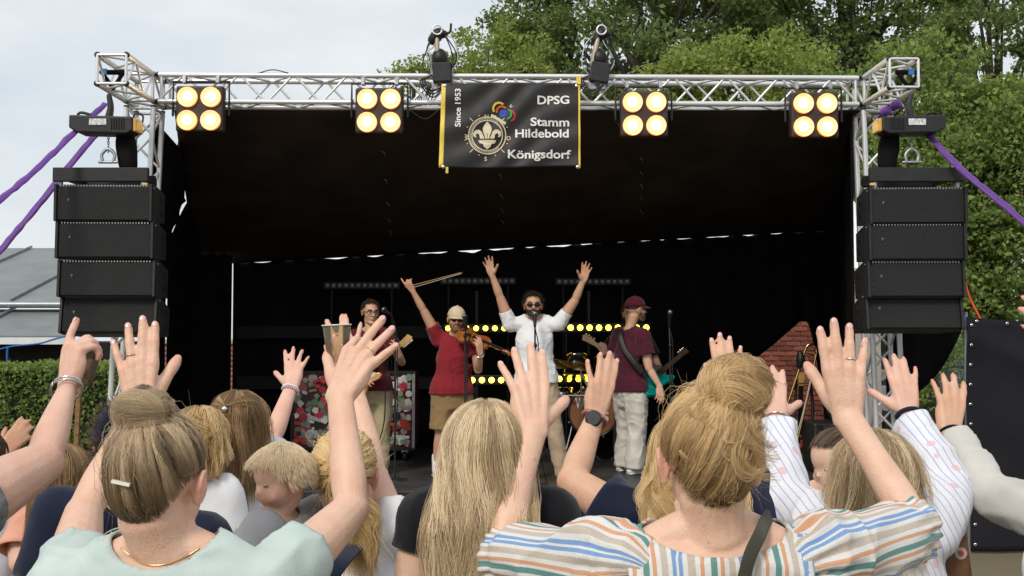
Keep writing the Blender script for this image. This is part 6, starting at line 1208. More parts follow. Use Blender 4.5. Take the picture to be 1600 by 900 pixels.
# black equipment heaped at the right rear corner
EQ = thing('equipment_case', 'black equipment box beside the truss tower, under the blue cable loom', 'case', at(1310, 720, 10.6)); c = at(1310, 690, 10.6); m = MB(); m.box((c.x, 10.8, SZ + 0.25), (0.5, 0.45, 0.5), None, 0.02); m.build('box', MT['blkm'], EQ)
for x in (-0.2, 0, 0.2): m = MB(); m.box((c.x + x, 10.57, SZ + 0.25), (0.03, 0.012, 0.46)); m.build('strip', MT['blk'], EQ)
cl = thing('cable_loom', 'tangle of black and blue cables hanging beside the truss tower', 'cables', at(1310, 600, 10.6))
for k in range(9):
    p = at(1295 + rg.uniform(0, 40), 590 + rg.uniform(-20, 20), 10.6); m = MB(); m.tube([p, p + V(rg.uniform(-0.1, 0.1), 0, -0.25), p + V(rg.uniform(-0.15, 0.15), 0, -0.45), p + V(rg.uniform(-0.05, 0.05), 0, -0.7)], 0.010, seg=6, sub=6); m.build('cable', MT['rubber'] if k % 3 else mat('blue_grey_cable%d' % k, (0.04, 0.07, 0.11), rough=0.5), cl, True)

# ------------------------------------------------------------------ the band
FRONT = V(0, 1, 0)
def gaze(J, glass=None, beard=None, eyes=True, shades=False, brow=1.0, child=False):
    s = J['s'] * J['hk']; M = J['HM']; g = lambda x, y, z: J['H'] + M @ Vector((x * s, y * s, z * s)); r_ = J['root']
    for q in (-1, 1):
        if eyes == 'closed': m = MB(); yy = 0.083 - (0.011 if child else 0); m.tube([g(0.020 * q, yy - 0.001, 0.005), g(0.031 * q, yy + 0.002, 0.001), g(0.042 * q, yy - 0.004, 0.004)], 0.0018 * s, seg=6); m.build('eyelashes', MT['hb_brown'], r_, True)
        elif eyes:
            m = MB(); m.ell(g(0.031 * q, 0.078 - (0.012 if child else 0), 0.008 - (0.006 if child else 0)), ((0.0075 if child else 0.010) * s, 0.008 * s, (0.0045 if child else 0.0055) * s), M, 10, 8); e = m.build('eye', MT['eye'], r_, True); m = MB(); m.ell(g(0.031 * q, 0.0855 - (0.012 if child else 0), 0.008 - (0.006 if child else 0)), (0.0055 * s, 0.002 * s, 0.0046 * s), M, 8, 6); m.build('iris', MT['iris'], e, True)
    for q in (() if child else (-1, 1)): m = MB(); m.tube([g(0.014 * q, 0.092, 0.028), g(0.032 * q, 0.090, 0.033), g(0.050 * q, 0.078, 0.027)], 0.0042 * s * brow, seg=6, rn=0.003 * s * brow, nref=M @ Vector((0, 1, 0))); m.build('eyebrow', beard or MT['hb_brown'], r_, True)
    if not child: m = MB(); m.tube([g(-0.020, 0.083, -0.0565), g(0, 0.093, -0.0555), g(0.020, 0.083, -0.0565)], 0.0022 * s, seg=6); m.build('mouth', MT['lip'], r_, True)
    if glass:
        for q in (-1, 1):
            c = g(0.033 * q, 0.098, 0.006)
            if shades: m = MB(); m.ell(c, (0.027 * s, 0.004 * s, 0.019 * s), M @ Matrix.Rotation(R(-10 * q), 3, 'Z'), 16, 10); gl = m.build('lens', MT['lens'], r_, True)
            else: m = MB(); m.tube([c + M @ Vector((math.cos(a) * 0.026 * s, -abs(math.cos(a)) * 0.004, math.sin(a) * 0.018 * s)) for a in [2 * math.pi * k / 18 for k in range(19)]], 0.0028 * s, seg=6, cat=False, cap=False); m.build('glasses_rim', glass, r_, True)
            rod('glasses_temple', g(0.060 * q, 0.090, 0.010), g(0.080 * q, -0.005, 0.010), 0.0025, glass, r_, 6)
        rod('glasses_bridge', g(-0.008, 0.102, 0.010), g(0.008, 0.102, 0.010), 0.0025, glass, r_, 6)
    if beard:
        b = MB(); b.ell(g(0, 0.028, -0.055), (0.064 * s, 0.062 * s, 0.056 * s), M, 20, 14); b.tube([g(-0.058, 0.01, -0.03), g(-0.045, 0.055, -0.065), g(0, 0.083, -0.092), g(0.045, 0.055, -0.065), g(0.058, 0.01, -0.03)], [0.012 * s, 0.018 * s, 0.021 * s, 0.018 * s, 0.012 * s], seg=10); b.tube([g(-0.026, 0.085, -0.044), g(0, 0.096, -0.040), g(0.026, 0.085, -0.044)], 0.006 * s, seg=8)
        me = remesh(b, 0.005, 2); co = coords(me); lo = (co - np.array(J['H'])) @ np.array(M) / s; nn = normals(me); co += nn * (0.002 * vnoise(co * 90, 3))[:, None]
        keep_cut = [('ell', g(0, 0.060, 0.012), (0.052 * s, 0.09 * s, 0.047 * s), M), ('ell', g(0, 0.10, -0.0565), (0.020 * s, 0.03 * s, 0.0065 * s), M)]
        mobj('beard', cut_mesh(me, co, keep_cut), beard, r_)
MT['eye'] = mat('eyeball', (0.50, 0.45, 0.43), rough=0.15, var=0); MT['iris'] = mat('dark_iris', (0.03, 0.02, 0.015), rough=0.1, var=0); MT['lip'] = mat('lip', (0.32, 0.10, 0.08), rough=0.4, var=0.1); MT['lens'] = mat('dark_lens', (0.006, 0.005, 0.005), rough=0.22, var=0, spec=0.3); MT['brownbeard'] = mat('brown_beard', (0.19, 0.10, 0.055), rough=0.8, var=0.4, vscale=120, bump=0.6, bscale=300); MT['frame'] = mat('dark_frame', (0.02, 0.015, 0.012), rough=0.3, var=0)
def short_hair(J, key, n=2500, L=0.03, grow=1.0, low=-0.35, curl=0.0, seed=3):
    base = wear(J, key, low, grow); rng = np.random.default_rng(seed); u = roots(n, rng, low); K = 6; kk = np.linspace(0, 1, K); d = unit(u * 0.6 + np.array((0, 0.1, 0.2)) + rng.normal(0, 0.35 + curl, u.shape))
    P = surf(u, grow)[:, None, :] + (d[:, None, :] * kk[None, :, None] + rng.normal(0, 0.2 + curl, (n, 1, 3)) * (kk ** 2)[None, :, None]) * L * rng.uniform(0.6, 1.2, (n, 1, 1))
    curves('hair_strands', tow(P, J), 0.5 + rng.normal(0, 0.2, n), 0.0007, MT['h_' + key], base)
def cap(J, matl, turn=0.0, strap=True):
    s = J['s'] * J['hk']; M = J['HM'] @ Matrix.Rotation(turn, 3, 'Z'); g = lambda x, y, z: J['H'] + M @ Vector((x * s, y * s, z * s)); nu, nv = 30, 10; v = []; f = []
    for i in range(nv + 1):
        t = R(90) * i / nv * 1.02
        for k in range(nu): a = 2 * math.pi * k / nu; v.append(g(math.sin(t) * math.cos(a) * 0.086, -0.012 + math.sin(t) * math.sin(a) * 0.107, 0.036 + math.cos(t) * 0.098))
    for i in range(nv):
        for k in range(nu): f.append((i * nu + k, (i + 1) * nu + k, (i + 1) * nu + (k + 1) % nu, i * nu + (k + 1) % nu))
    me = pyd(v, f); bm = bmesh.new(); bm.from_mesh(me); bmesh.ops.remove_doubles(bm, verts=bm.verts, dist=1e-5); bm.to_mesh(me); bm.free(); o = mobj('cap', me, matl, J['root']); q = o.modifiers.new('t', 'SOLIDIFY'); q.thickness = 0.004
    m = MB(); v = []; f = []
    for i in range(7):
        for k in range(13):
            a = R(20) + R(140) * k / 12; rr = i / 6; v.append(g(math.cos(a) * 0.084 * (1 + 0.02 * rr), -0.012 + math.sin(a) * (0.104 + 0.072 * rr * math.sin((a - R(20)) / R(140) * math.pi) ** 0.5), 0.036 - 0.018 * rr - 0.012 * abs(math.cos(a)) * rr))
    for i in range(6):
        for k in range(12): f.append((i * 13 + k, i * 13 + k + 1, (i + 1) * 13 + k + 1, (i + 1) * 13 + k))
    b = mobj('peak', pyd(v, f), matl, o); q = b.modifiers.new('t', 'SOLIDIFY'); q.thickness = 0.005
    m = MB(); m.ell(g(0, -0.012, 0.134), (0.008 * s,) * 3, None, 8, 6); m.build('button', matl, o, True)
def foot(px, py, d): p = at(px, py, d); return V(p.x, p.y, SZ)
# singer
P3 = person('bearded singer in white T-shirt and sunglasses with both arms raised', at(833, 478, 10.02), (0, -1), at(872, 506, 10.05), at(797, 507, 10.05),
    dict(R=dict(E=at(782, 466, 10.0), W=at(769, 430, 9.95), T=at(762, 402, 9.93), N=FRONT, pose=OPEN), L=dict(E=at(898, 470, 10.0), W=at(911, 439, 9.95), T=at(917, 411, 9.93), N=FRONT, pose=OPEN)),
    s=1.06, skin=MT['skin_d'], ground=SZ, HF=(0.02, -1, 0.02), voxel=0.0066, w=1.06, ak=1.12, PV=at(838, 592, 10.05), seed=51, hk=0.98,
    top=dict(mat=MT['white'], sleeve=0.52, loose=0.011, sl=0.006, flare=1.2, neck=(0.082, 0.085, 0.075), vox=0.009, amp=0.009, hem=-0.03), bottom=dict(mat=MT['tan'], cuff=0.8, vox=0.014), shoes=MT['whiteshoe'], feet=dict(L=foot(878, 747, 10.05), R=foot(826, 744, 10.15)))
short_hair(P3, 'dark', 3500, 0.014, 1.09, -0.3, 0.5); gaze(P3, MT['frame'], MT['hb_dark'], False, True)
m = MB(); m.tube([P3['PV'] + V(math.cos(a) * 0.168, math.sin(a) * 0.128, -0.002) for a in [2 * math.pi * k / 24 for k in range(25)]], 0.016, seg=8, rn=0.006, cat=False, cap=False); m.build('belt', mat('dark_red_belt', (0.05, 0.012, 0.012), rough=0.4), P3['root'], True)
# violinist
P2 = person('violinist in red T-shirt, brown shorts and cream cap raising the bow', at(713, 500, 10.22), (0.25, -1), at(744, 535, 10.2), at(686, 530, 10.32),
    dict(R=dict(E=at(663, 487, 10.25), W=at(645, 455, 10.2), T=at(634, 438, 10.18), N=V(-0.5, -0.8, 0.2), pose=dict(sp=(10, 0, -6, -12), curl=((12, 10, 8), (55, 60, 30), (60, 65, 35), (40, 40, 20)), th=(30, 30, 20, 20))),
         L=dict(E=at(747, 578, 10.1), W=at(751, 553, 9.93), T=at(748, 530, 9.92), N=V(0.6, -0.7, 0.0), pose=RELAX)),
    s=1.02, skin=MT['skin_d'], ground=SZ, HF=(0.12, -1, -0.05), HU=(0.10, 0, 1), voxel=0.0066, w=1.12, ak=1.12, PV=at(706, 612, 10.27), seed=61, hk=1.0,
    top=dict(mat=MT['red'], sleeve=0.52, flare=1.2, loose=0.015, sl=0.012, neck=(0.085, 0.085, 0.075), vox=0.011, amp=0.010, hem=-0.02), bottom=dict(mat=MT['brownsh'], len=0.46, loose=0.024, name='shorts', vox=0.014), shoes=MT['whiteshoe'], feet=dict(R=foot(682, 742, 10.3), L=foot(730, 742, 10.25)))
gaze(P2, MT['frame'], MT['brownbeard'], False, True); wear(P2, 'brown', -0.3); cap(P2, MT['capcream'], 0.15)
for sd in 'LR': A = Vector(P2['feet'][sd]); m = MB(); m.tube([A + V(0, 0, 0.06), A + V(0, 0, 0.20)], [0.043, 0.046], seg=14, cat=False); m.build('sock', MT['white'], P2['root'], True)
band(P2, 'L', 0.93, 0.034, 0.007, MT['silver'], 'wristwatch')
# guitarist with glasses
P1 = person('guitarist with glasses in dark red T-shirt and khaki trousers', at(579, 488, 10.55), (0.30, -1), at(606, 524, 10.5), at(552, 526, 10.62),
    dict(R=dict(E=at(541, 572, 10.55), W=at(560, 592, 10.30), T=at(580, 598, 10.22), N=V(-0.3, -0.8, 0.5), pose=RELAX), L=dict(E=at(628, 566, 10.45), W=at(624, 556, 10.24), T=at(617, 535, 10.18), N=V(0.7, -0.4, 0), pose=RELAX)),
    s=1.03, skin=MT['skin_b'], ground=SZ, HF=(0.45, -1, -0.12), voxel=0.0066, w=1.05, ak=1.05, PV=at(582, 606, 10.58), seed=71,
    top=dict(mat=MT['darkred'], sleeve=0.62, loose=0.016, sl=0.018, neck=(0.085, 0.085, 0.075), vox=0.011, amp=0.008, hem=-0.02), bottom=dict(mat=MT['khaki'], cuff=1.2, vox=0.014, amp=0.010), shoes=MT['whiteshoe'], feet=dict(R=foot(570, 735, 10.6), L=foot(597, 734, 10.5)))
short_hair(P1, 'brown', 2500, 0.013, 1.03, -0.35, 0.05); gaze(P1, MT['frame'])
m = MB(); S_ = P1['SL']; m.tube([S_ + V(-0.10, -0.02, 0.075), S_ + V(-0.14, -0.115, -0.08), P1['PV'] + V(-0.04, -0.19, 0.24), at(556, 585, 10.36)], 0.024, seg=8, rn=0.004, nref=V(0, -1, 0.2), sub=6); m.build('guitar_strap', MT['blkcloth'], P1['root'], True)
m = MB(); m.tube([at(600, 560, 10.36), at(602, 610, 10.36), at(600, 660, 10.4), at(590, 700, 10.4), at(592, 722, 10.4)], 0.006, seg=6, sub=5); m.build('instrument_cable', MT['rubber'], P1['root'], True)
# man in the maroon cap, turned away, teal guitar
P4 = person('man in maroon cap and T-shirt turned away, off-white trousers, teal guitar', at(994, 484, 10.6), (0.80, 0.60), at(968, 523, 10.78), at(1004, 525, 10.48),
    dict(R=dict(E=at(1014, 575, 10.45), W=at(1031, 604, 10.42), T=at(1032, 625, 10.40), N=V(0.2, -1, 0), pose=RELAX), L=dict(E=at(958, 568, 10.8), W=at(985, 575, 11.0), T=at(1000, 570, 11.1), N=V(-0.4, -0.6, -0.4), pose=GRIP)),
    s=1.03, skin=MT['skin_b'], ground=SZ, HF=(0.85, 0.40, 0.0), voxel=0.0066, w=1.05, ak=1.12, PV=at(984, 608, 10.62), seed=81, face=True,
    top=dict(mat=MT['maroon'], sleeve=0.60, loose=0.018, sl=0.022, neck=(0.08, 0.085, 0.07), vox=0.011, amp=0.009, hem=-0.02), bottom=dict(mat=MT['offwhite'], loose=0.026, cuff=1.8, vox=0.014, amp=0.012), shoes=MT['whiteshoe'], feet=dict(R=foot(990, 738, 10.5), L=foot(974, 736, 10.75)))
gaze(P4, None, MT['brownbeard'], True); wear(P4, 'brown', -0.35, 0.97); cap(P4, MT['capmaroon'])
m = MB(); m.tube([P4['SL'] + V(0.03, -0.03, 0.06), at(968, 520, 10.55), at(975, 545, 10.47), at(990, 566, 10.42), at(1003, 583, 10.42)], 0.030, seg=8, rn=0.005, nref=V(-0.3, -1, 0.1), sub=6); m.build('guitar_strap', MT['blkm'], P4['root'], True)
# bass player hidden behind him
P5 = person('bass player in black half hidden behind the man in the maroon cap', at(985, 492, 11.45), (-0.15, -1), at(1010, 530, 11.45), at(958, 532, 11.5),
    dict(R=dict(E=at(938, 575, 11.5), W=at(945, 552, 11.2), T=at(941, 533, 11.18), N=V(0.3, -1, 0), pose=GRIP), L=dict(E=at(1030, 575, 11.4), W=at(1015, 590, 11.1), T=at(1000, 597, 11.05), N=V(0.3, -0.9, 0.2), pose=RELAX)),
    s=1.0, skin=MT['skin_b'], ground=SZ, voxel=0.0080, PV=at(984, 612, 11.5), seed=91, top=dict(mat=MT['blackcot'], sleeve=0.6, loose=0.016, sl=0.02, vox=0.014), bottom=dict(mat=MT['blacktr'], vox=0.016), shoes=MT['darkshoe'])
short_hair(P5, 'brown', 1500, 0.03); gaze(P5)
# woman in the striped blouse with the messy blonde bun
def striped_su(co): return dict(su=co[:, 0] + 0.012 * vnoise(co * 6, 3) + 0.5)
A10 = person('woman in multicolour striped blouse with messy blonde bun, both bare forearms raised', at(1108, 720, 1.70), (0, 1), at(966, 888, 1.70), at(1264, 885, 1.70),
    dict(L=dict(E=at(779, 866, 1.89), W=at(834, 668, 1.98), T=at(824, 545, 2.05), N=BACK + V(0.25, 0, 0.2), pose=dict(sp=(3, 2, -7, -19), curl=((8, 6, 4), (6, 6, 4), (7, 7, 5), (9, 8, 6)), th=(50, 8, 8, 8))),
         R=dict(E=at(1434, 826, 1.87), W=at(1322, 648, 1.98), T=at(1309, 490, 1.98), N=BACK + V(-0.15, 0, 0.1), pose=dict(sp=(4, 0, -5, -13), curl=((5, 5, 4), (4, 5, 4), (6, 6, 4), (8, 8, 6)), th=(30, 8, 10, 8)))),
    s=0.98, hk=0.97, skin=MT['skin_a'], HU=(0.02, -0.05, 1), NB=at(1115, 838, 1.69), voxel=0.0039, ak=0.90, fk=0.80, hands=1.02, nails=MT['nail'], face=False, seed=3,
    top=dict(mat=MT['stripes'], sleeve=0, loose=0.012, neck=(0.130, 0.10, 0.085), nz=0.052, ny=-0.015, vox=0.006, amp=0.009, extra=striped_su, name='blouse'), bottom=JEANS, shoes=MT['whiteshoe'])
def puff_sleeve(J, sd, seed):
    S, E = J['S' + sd], J['arms'][sd]['E']; b = MB(); s = J['s']; end = lerp(S, E, 0.90)
    b.tube([lerp(S, E, -0.06) + V(0, 0, 0.016), lerp(S, E, 0.10) + V(0, 0, 0.014), lerp(S, E, 0.35), lerp(S, E, 0.65), lerp(S, E, 0.86), end, lerp(S, E, 1.02)], [0.052, 0.066, 0.064, 0.058, 0.053, 0.048, 0.057], seg=22, sub=5)
    ax = (E - S).normalized(); up = V(0, 0, 1); up = (up - ax * up.dot(ax)).normalized(); sd2 = ax.cross(up); A, U, W2, S0 = np.array(ax), np.array(up), np.array(sd2), np.array(S)
    me = remesh(b, 0.005, 4); co = coords(me); nn = normals(me); q = co - S0; ang = np.arctan2(q @ W2, q @ U); h = q @ A / (E - S).length
    g = np.sin(ang * 15 + 3 * vnoise(co * 9, seed)) * (0.0090 * np.exp(-((h - 0.0) / 0.16) ** 2) + 0.0085 * np.exp(-((h - 0.93) / 0.13) ** 2)) * (0.55 + 0.45 * vnoise(co * 14, seed + 5)) + folds(co, 0.0100, seed, (12, 12, 12))
    su = ang * 0.062 + 0.31 + 0.006 * vnoise(co * 8, seed + 2)
    out_ = cut_mesh(me, co + nn * g[:, None], [('plane', lerp(S, E, 0.985), ax, 0.12)], dict(su=su))
    o = mobj('sleeve', out_, MT['stripes'], J['root']); m = o.modifiers.new('thickness', 'SOLIDIFY'); m.thickness = 0.003; m.offset = -1
puff_sleeve(A10, 'L', 21); puff_sleeve(A10, 'R', 27)
hb = wear(A10, 'blonde', -0.90, 0.98)
hair_updo(A10['root'], A10, hb, MT['h_blonde'], (0.034, -0.050, 0.126), (0.056, 0.052, 0.050), n=20000, nb=8000, seed=5, mess=1.5, low=-0.90, tone0=0.40, lift=0.015)
hair_curls(A10, hb, MT['h_blonde'], (0.034, -0.050, 0.126), 42, 40, 77, 0.60, 0.00022); ring_on(A10, ('R', 2), MT['silver'])
m = MB(); m.tube([at(1162, 905, 1.60), at(1172, 868, 1.60), at(1186, 838, 1.615), at(1196, 815, 1.66), at(1203, 806, 1.72), at(1200, 830, 1.80)], 0.0105, seg=10, rn=0.0022, nref=V(0.2, -1, 0.4), sub=6)
m.build('bag_strap', fabric('olive_webbing', (0.055, 0.055, 0.040), bump=0.5), A10['root'], True)

# woman in the sage T-shirt with the smooth bun
A4 = person('woman in pale sage T-shirt with smooth ash-blonde bun, both arms raised', at(250, 751, 1.72), (0.06, 1), at(108, 922, 1.72), at(424, 920, 1.72),
    dict(L=dict(E=at(131, 800, 1.96), W=at(222, 636, 2.08), T=at(213, 487, 2.10), N=BACK + V(0.10, 0, 0.1), pose=dict(sp=(4, 2, -4, -16), curl=((4, 5, 4), (4, 5, 4), (5, 6, 4), (7, 7, 5)), th=(36, 2, 4, 2))),
         R=dict(E=at(549, 796, 1.96), W=at(531, 616, 2.06), T=at(586, 506, 2.10), N=BACK + V(-0.25, 0, 0.15), pose=dict(sp=(10, -8, -14, -22), curl=((42, 30, 18), (6, 8, 5), (6, 8, 5), (8, 8, 6)), th=(52, 6, 14, 8)))),
    s=0.98, hk=0.94, skin=MT['skin_a'], HF=(0.18, 1, -0.02), NB=at(260, 868, 1.72), voxel=0.0039, ak=0.96, fk=0.86, hands=1.02, nails=MT['nail'], face=False, seed=9,
    top=dict(mat=MT['sage'], sleeve=0.40, loose=0.009, sl=0.010, flare=1.2, neck=(0.088, 0.085, 0.072), nz=0.045, ny=-0.006, vox=0.006, amp=0.009), bottom=JEANS, shoes=MT['whiteshoe'])
hb = wear(A4, 'ash', -0.90, 0.98)
hair_updo(A4['root'], A4, hb, MT['h_ash'], (-0.010, -0.046, 0.124), (0.049, 0.046, 0.042), n=20000, nb=8000, seed=8, mess=0.75, low=-0.90, tone0=0.23, btone=0.62)
ring_on(A4, ('L', 2), MT['gold']); ring_on(A4, ('R', 2), MT['gold'])
# drinking cup pinched in the sage woman's right hand
cp = thing('plastic_cup', 'clear plastic cup held in the raised hand of the woman in sage', 'cup', at(526, 562, 2.13)); CLR = bpy.data.materials.new('clear_plastic'); CLR.use_nodes = True; _n = CLR.node_tree.nodes; _n.remove(_n['Principled BSDF'])
_t = _n.new('ShaderNodeBsdfTransparent'); _t.inputs[0].default_value = (0.90, 0.86, 0.78, 1); _g = _n.new('ShaderNodeBsdfGlossy'); _g.inputs['Roughness'].default_value = 0.08; _f = _n.new('ShaderNodeFresnel'); _f.inputs[0].default_value = 1.22; _d = _n.new('ShaderNodeBsdfDiffuse'); _d.inputs[0].default_value = (0.85, 0.72, 0.54, 1)
_m = _n.new('ShaderNodeMixShader'); _m2 = _n.new('ShaderNodeMixShader'); _m2.inputs[0].default_value = 0.09; _l = CLR.node_tree.links; _l.new(_f.outputs[0], _m.inputs[0]); _l.new(_t.outputs[0], _m.inputs[1]); _l.new(_g.outputs[0], _m.inputs[2]); _l.new(_m.outputs[0], _m2.inputs[1]); _l.new(_d.outputs[0], _m2.inputs[2]); _l.new(_m2.outputs[0], _n['Material Output'].inputs[0])
c = at(528, 568, 2.14); ax_ = at(526, 508, 2.14) - c; m = MB(); h_ = ax_.length; m.lathe([(0.001, 0.0), (0.020, 0.0), (0.0285, h_), (0.0275, h_), (0.0195, 0.003), (0.001, 0.003)], c, ax_, 28); m.build('wall', CLR, cp, True); m = MB(); q_ = ax_.normalized().orthogonal().normalized(); w2 = ax_.normalized().cross(q_); m.tube([c + ax_ + (q_ * math.cos(a) + w2 * math.sin(a)) * 0.029 for a in [2 * math.pi * k / 28 for k in range(29)]], 0.0016, seg=6, cat=False, cap=False); m.build('rim', mat('cup_rim', (0.7, 0.66, 0.58), rough=0.2, var=0), cp, True)
A4_clip = MB(); A4_clip.box(A4['H'] + V(-0.022, -0.112, 0.012), (0.028, 0.006, 0.005), Matrix.Rotation(R(12), 3, 'Y')); A4_clip.build('hair_clip', mat('pearl_clip', (0.8, 0.77, 0.72), rough=0.3, var=0), A4['root'])
def onto(ob, x, z, y0=1.0, off=0.0015):
    ok, loc, nrm, _ = ob.ray_cast(ob.matrix_world.inverted() @ Vector((x, y0, z)), Vector((0, 1, 0))); return (ob.matrix_world @ loc) + V(0, -off, 0) if ok else None
bpy.context.view_layer.update(); _bo = [o for o in A4['root'].children if o.name.startswith('body')][0]; N_ = A4['NB']
_pp = [onto(_bo, N_.x + 0.062 * t, N_.z + 0.018 - 0.022 * (1 - t * t)) for t in np.linspace(-1, 1, 15)]; m = MB(); m.tube([p for p in _pp if p], 0.0011, seg=5, sub=2); m.build('necklace', MT['gold'], A4['root'], True)

# arm pointing at the left edge of the photo
SRa = at(-52, 792, 1.98); A1 = person('person mostly outside the photo with one thick bare arm raised, finger pointing', SRa + V(-0.17, 0.0, 0.24), (0.1, 1), SRa + V(-0.36, 0, 0), SRa,
    dict(R=dict(E=at(66, 724, 2.17), W=at(106, 602, 2.36), T=at(122, 512, 2.40), N=V(-0.55, -0.8, 0.1), pose=dict(sp=(2, 0, -3, -6), curl=((6, 8, 6), (50, 70, 40), (56, 74, 42), (60, 76, 44)), th=(20, 45, 30, 35)))),
    s=1.0, skin=MT['skin_c'], voxel=0.0048, ak=1.22, fk=0.95, w=1.1, face=False, nails=MT['nail'], seed=13, top=dict(mat=MT['greysleeve'], sleeve=0.12, loose=0.010, sl=0.010, vox=0.009), bottom=JEANS, shoes=MT['darkshoe'])
hb = wear(A1, 'brown', -0.6); hair_long(A1['root'], A1, hb, MT['h_brown'], 0.22, 1200, 3, rad=0.0007)
band(A1, 'R', 0.95, 0.039, 0.0030, MT['silver'], 'bracelet'); band(A1, 'R', 0.93, 0.040, 0.0018, MT['silver'], 'bracelet', 0.15)
gb = thing('drinking_glass', 'small beer glass in the pointing hand, nearly empty', 'glass', at(128, 606, 2.40)); c = at(126, 606, 2.41); m = MB(); m.lathe([(0.001, 0.0), (0.024, 0.0), (0.029, 0.095), (0.0275, 0.095), (0.0225, 0.008), (0.001, 0.008)], c, (0.15, 0.1, 1), 24); m.build('wall', CLR, gb, True); m = MB(); m.lathe([(0.001, 0.0085), (0.0222, 0.0085), (0.0232, 0.022), (0.001, 0.022)], c, (0.15, 0.1, 1), 24); m.build('foam', mat('beer_foam', (0.8, 0.75, 0.62), rough=0.7, var=0.1), gb, True)

# long-haired woman in black, arms down
A8 = person('woman with long loose blonde hair in black sleeveless top', at(760, 712, 2.02), (0.05, 1), at(668, 812, 2.05), at(862, 808, 2.05), {}, s=0.95, hk=0.92, skin=MT['skin_a'], voxel=0.0064, face=False, seed=17,
    top=dict(mat=MT['blackcot'], sleeve=0.22, loose=0.010, sl=0.006, neck=(0.10, 0.09, 0.07), vox=0.008), bottom=JEANS, shoes=MT['whiteshoe'])
hb = wear(A8, 'pale'); hair_long(A8['root'], A8, hb, MT['h_pale'], 0.55, 17000, 19, wave=0.013, wfreq=19, tone0=0.55, back=-0.135, spread=1.0, mess=1.4, rad=0.00034, lts=0.30)

# woman with the watch, wavy hair, navy T-shirt
A9 = person('woman with wavy blonde hair in navy T-shirt wearing a round watch, arms raised', at(1075, 722, 2.5), (-0.05, 1), at(985, 815, 2.55), at(1186, 812, 2.55),
    dict(L=dict(E=at(893, 752, 2.62), W=at(931, 648, 2.76), T=at(950, 553, 2.80), N=V(0.35, -0.9, 0.1), pose=dict(sp=(4, 1, -3, -18), curl=((6, 6, 4),) * 4, th=(24, 10, 10, 10))), R=dict(E=at(1190, 722, 2.72), W=at(1141, 618, 2.86), T=at(1130, 528, 2.9), N=BACK, pose=TIGHT)),
    s=0.98, skin=MT['skin_b'], voxel=0.0054, ak=1.08, face=False, seed=23, nails=MT['nail'], top=dict(mat=MT['navy'], sleeve=0.5, loose=0.012, sl=0.014, vox=0.009), bottom=JEANS, shoes=MT['whiteshoe'])
hb = wear(A9, 'gold'); hair_long(A9['root'], A9, hb, MT['h_gold'], 0.28, 7000, 29, wave=0.020, wfreq=48, tone0=0.66, back=-0.11, spread=1.2, rad=0.00042, lts=0.28)
E_, W_ = A9['arms']['L']['E'], A9['arms']['L']['W']; wc = lerp(E_, W_, 0.93) + V(-0.004, -0.030, 0.004); wax = V(-0.15, -0.95, 0.12); m = MB(); m.lathe([(0.001, 0.011), (0.0185, 0.011), (0.0215, 0.008), (0.022, 0.0), (0.02, -0.004)], wc, wax, 28); ww = m.build('wristwatch', mat('black_watch', (0.02, 0.02, 0.022), rough=0.2, var=0.05, coat=0.5), A9['root'], True); m = MB(); m.lathe([(0.001, 0.0115), (0.0165, 0.0115)], wc, wax, 28); m.build('dial', mat('grey_dial', (0.07, 0.075, 0.08), rough=0.15, var=0.1), ww); bs_ = band(A9, 'L', 0.93, 0.033, 0.0055, mat('rose_gold_strap', (0.45, 0.20, 0.13), rough=0.35, metal=0.6), 'watch_strap')

# woman in the blue striped shirt
A11 = person('woman in blue and white striped long-sleeved shirt with shoulder-length blonde hair, arms raised', at(1362, 748, 2.4), (-0.05, 1), at(1296, 838, 2.4), at(1448, 834, 2.4),
    dict(L=dict(E=at(1226, 782, 2.58), W=at(1214, 650, 2.76), T=at(1203, 563, 2.86), N=BACK, pose=dict(sp=(6, 1, -5, -14), curl=((6, 6, 4),) * 4, th=(52, 6, 8, 8))), R=dict(E=at(1478, 768, 2.55), W=at(1418, 645, 2.72), T=at(1402, 552, 2.78), N=BACK, pose=dict(sp=(5, 0, -4, -14), curl=((6, 6, 4),) * 4, th=(48, 6, 8, 8)))),
    s=0.93, skin=MT['skin_c'], voxel=0.0054, face=False, seed=33, w=1.05, top=dict(mat=MT['bluestripe'], sleeve=1.88, loose=0.016, sl=0.016, flare=1.2, vox=0.007, amp=0.008, extra=lambda co: dict(su=co[:, 0] * 0.9 + 0.35 * co[:, 2] + 0.5), neck=(0.08, 0.08, 0.07)), bottom=JEANS, shoes=MT['whiteshoe'])
hb = wear(A11, 'pale'); hair_long(A11['root'], A11, hb, MT['h_pale'], 0.24, 6000, 37, wave=0.005, wfreq=24, tone0=0.52, spread=1.12, mess=1.3, rad=0.00042, lts=0.28)
band(A11, 'R', 0.98, 0.030, 0.0055, MT['navy'], 'hair_tie'); band(A11, 'L', 0.98, 0.028, 0.003, MT['silver'], 'bracelet'); ring_on(A11, ('L', 1), MT['silver']); ring_on(A11, ('L', 0), MT['silver'])
bagm = mat('brown_leather', (0.16, 0.075, 0.035), rough=0.5, var=0.3, vscale=14, bump=0.3, bscale=60); bgd = thing('leather_bag', 'brown leather bag with round patch hanging behind the striped shirt', 'bag', at(1490, 905, 2.45)); c = at(1480, 876, 2.50)
m = MB(); m.box(c, (0.075, 0.12, 0.17), Matrix.Rotation(R(-6), 3, 'Y'), 0.02); m.build('pouch', bagm, bgd, True); m = MB(); m.tube([c + V(-0.02, 0, 0.08), c + V(-0.025, 0, 0.115), c + V(0.01, 0, 0.125), c + V(0.03, 0, 0.10), c + V(0.03, 0, 0.07)], 0.0075, seg=8, sub=5); m.build('handle', mat('mustard_leather', (0.45, 0.28, 0.06), rough=0.5), bgd, True)
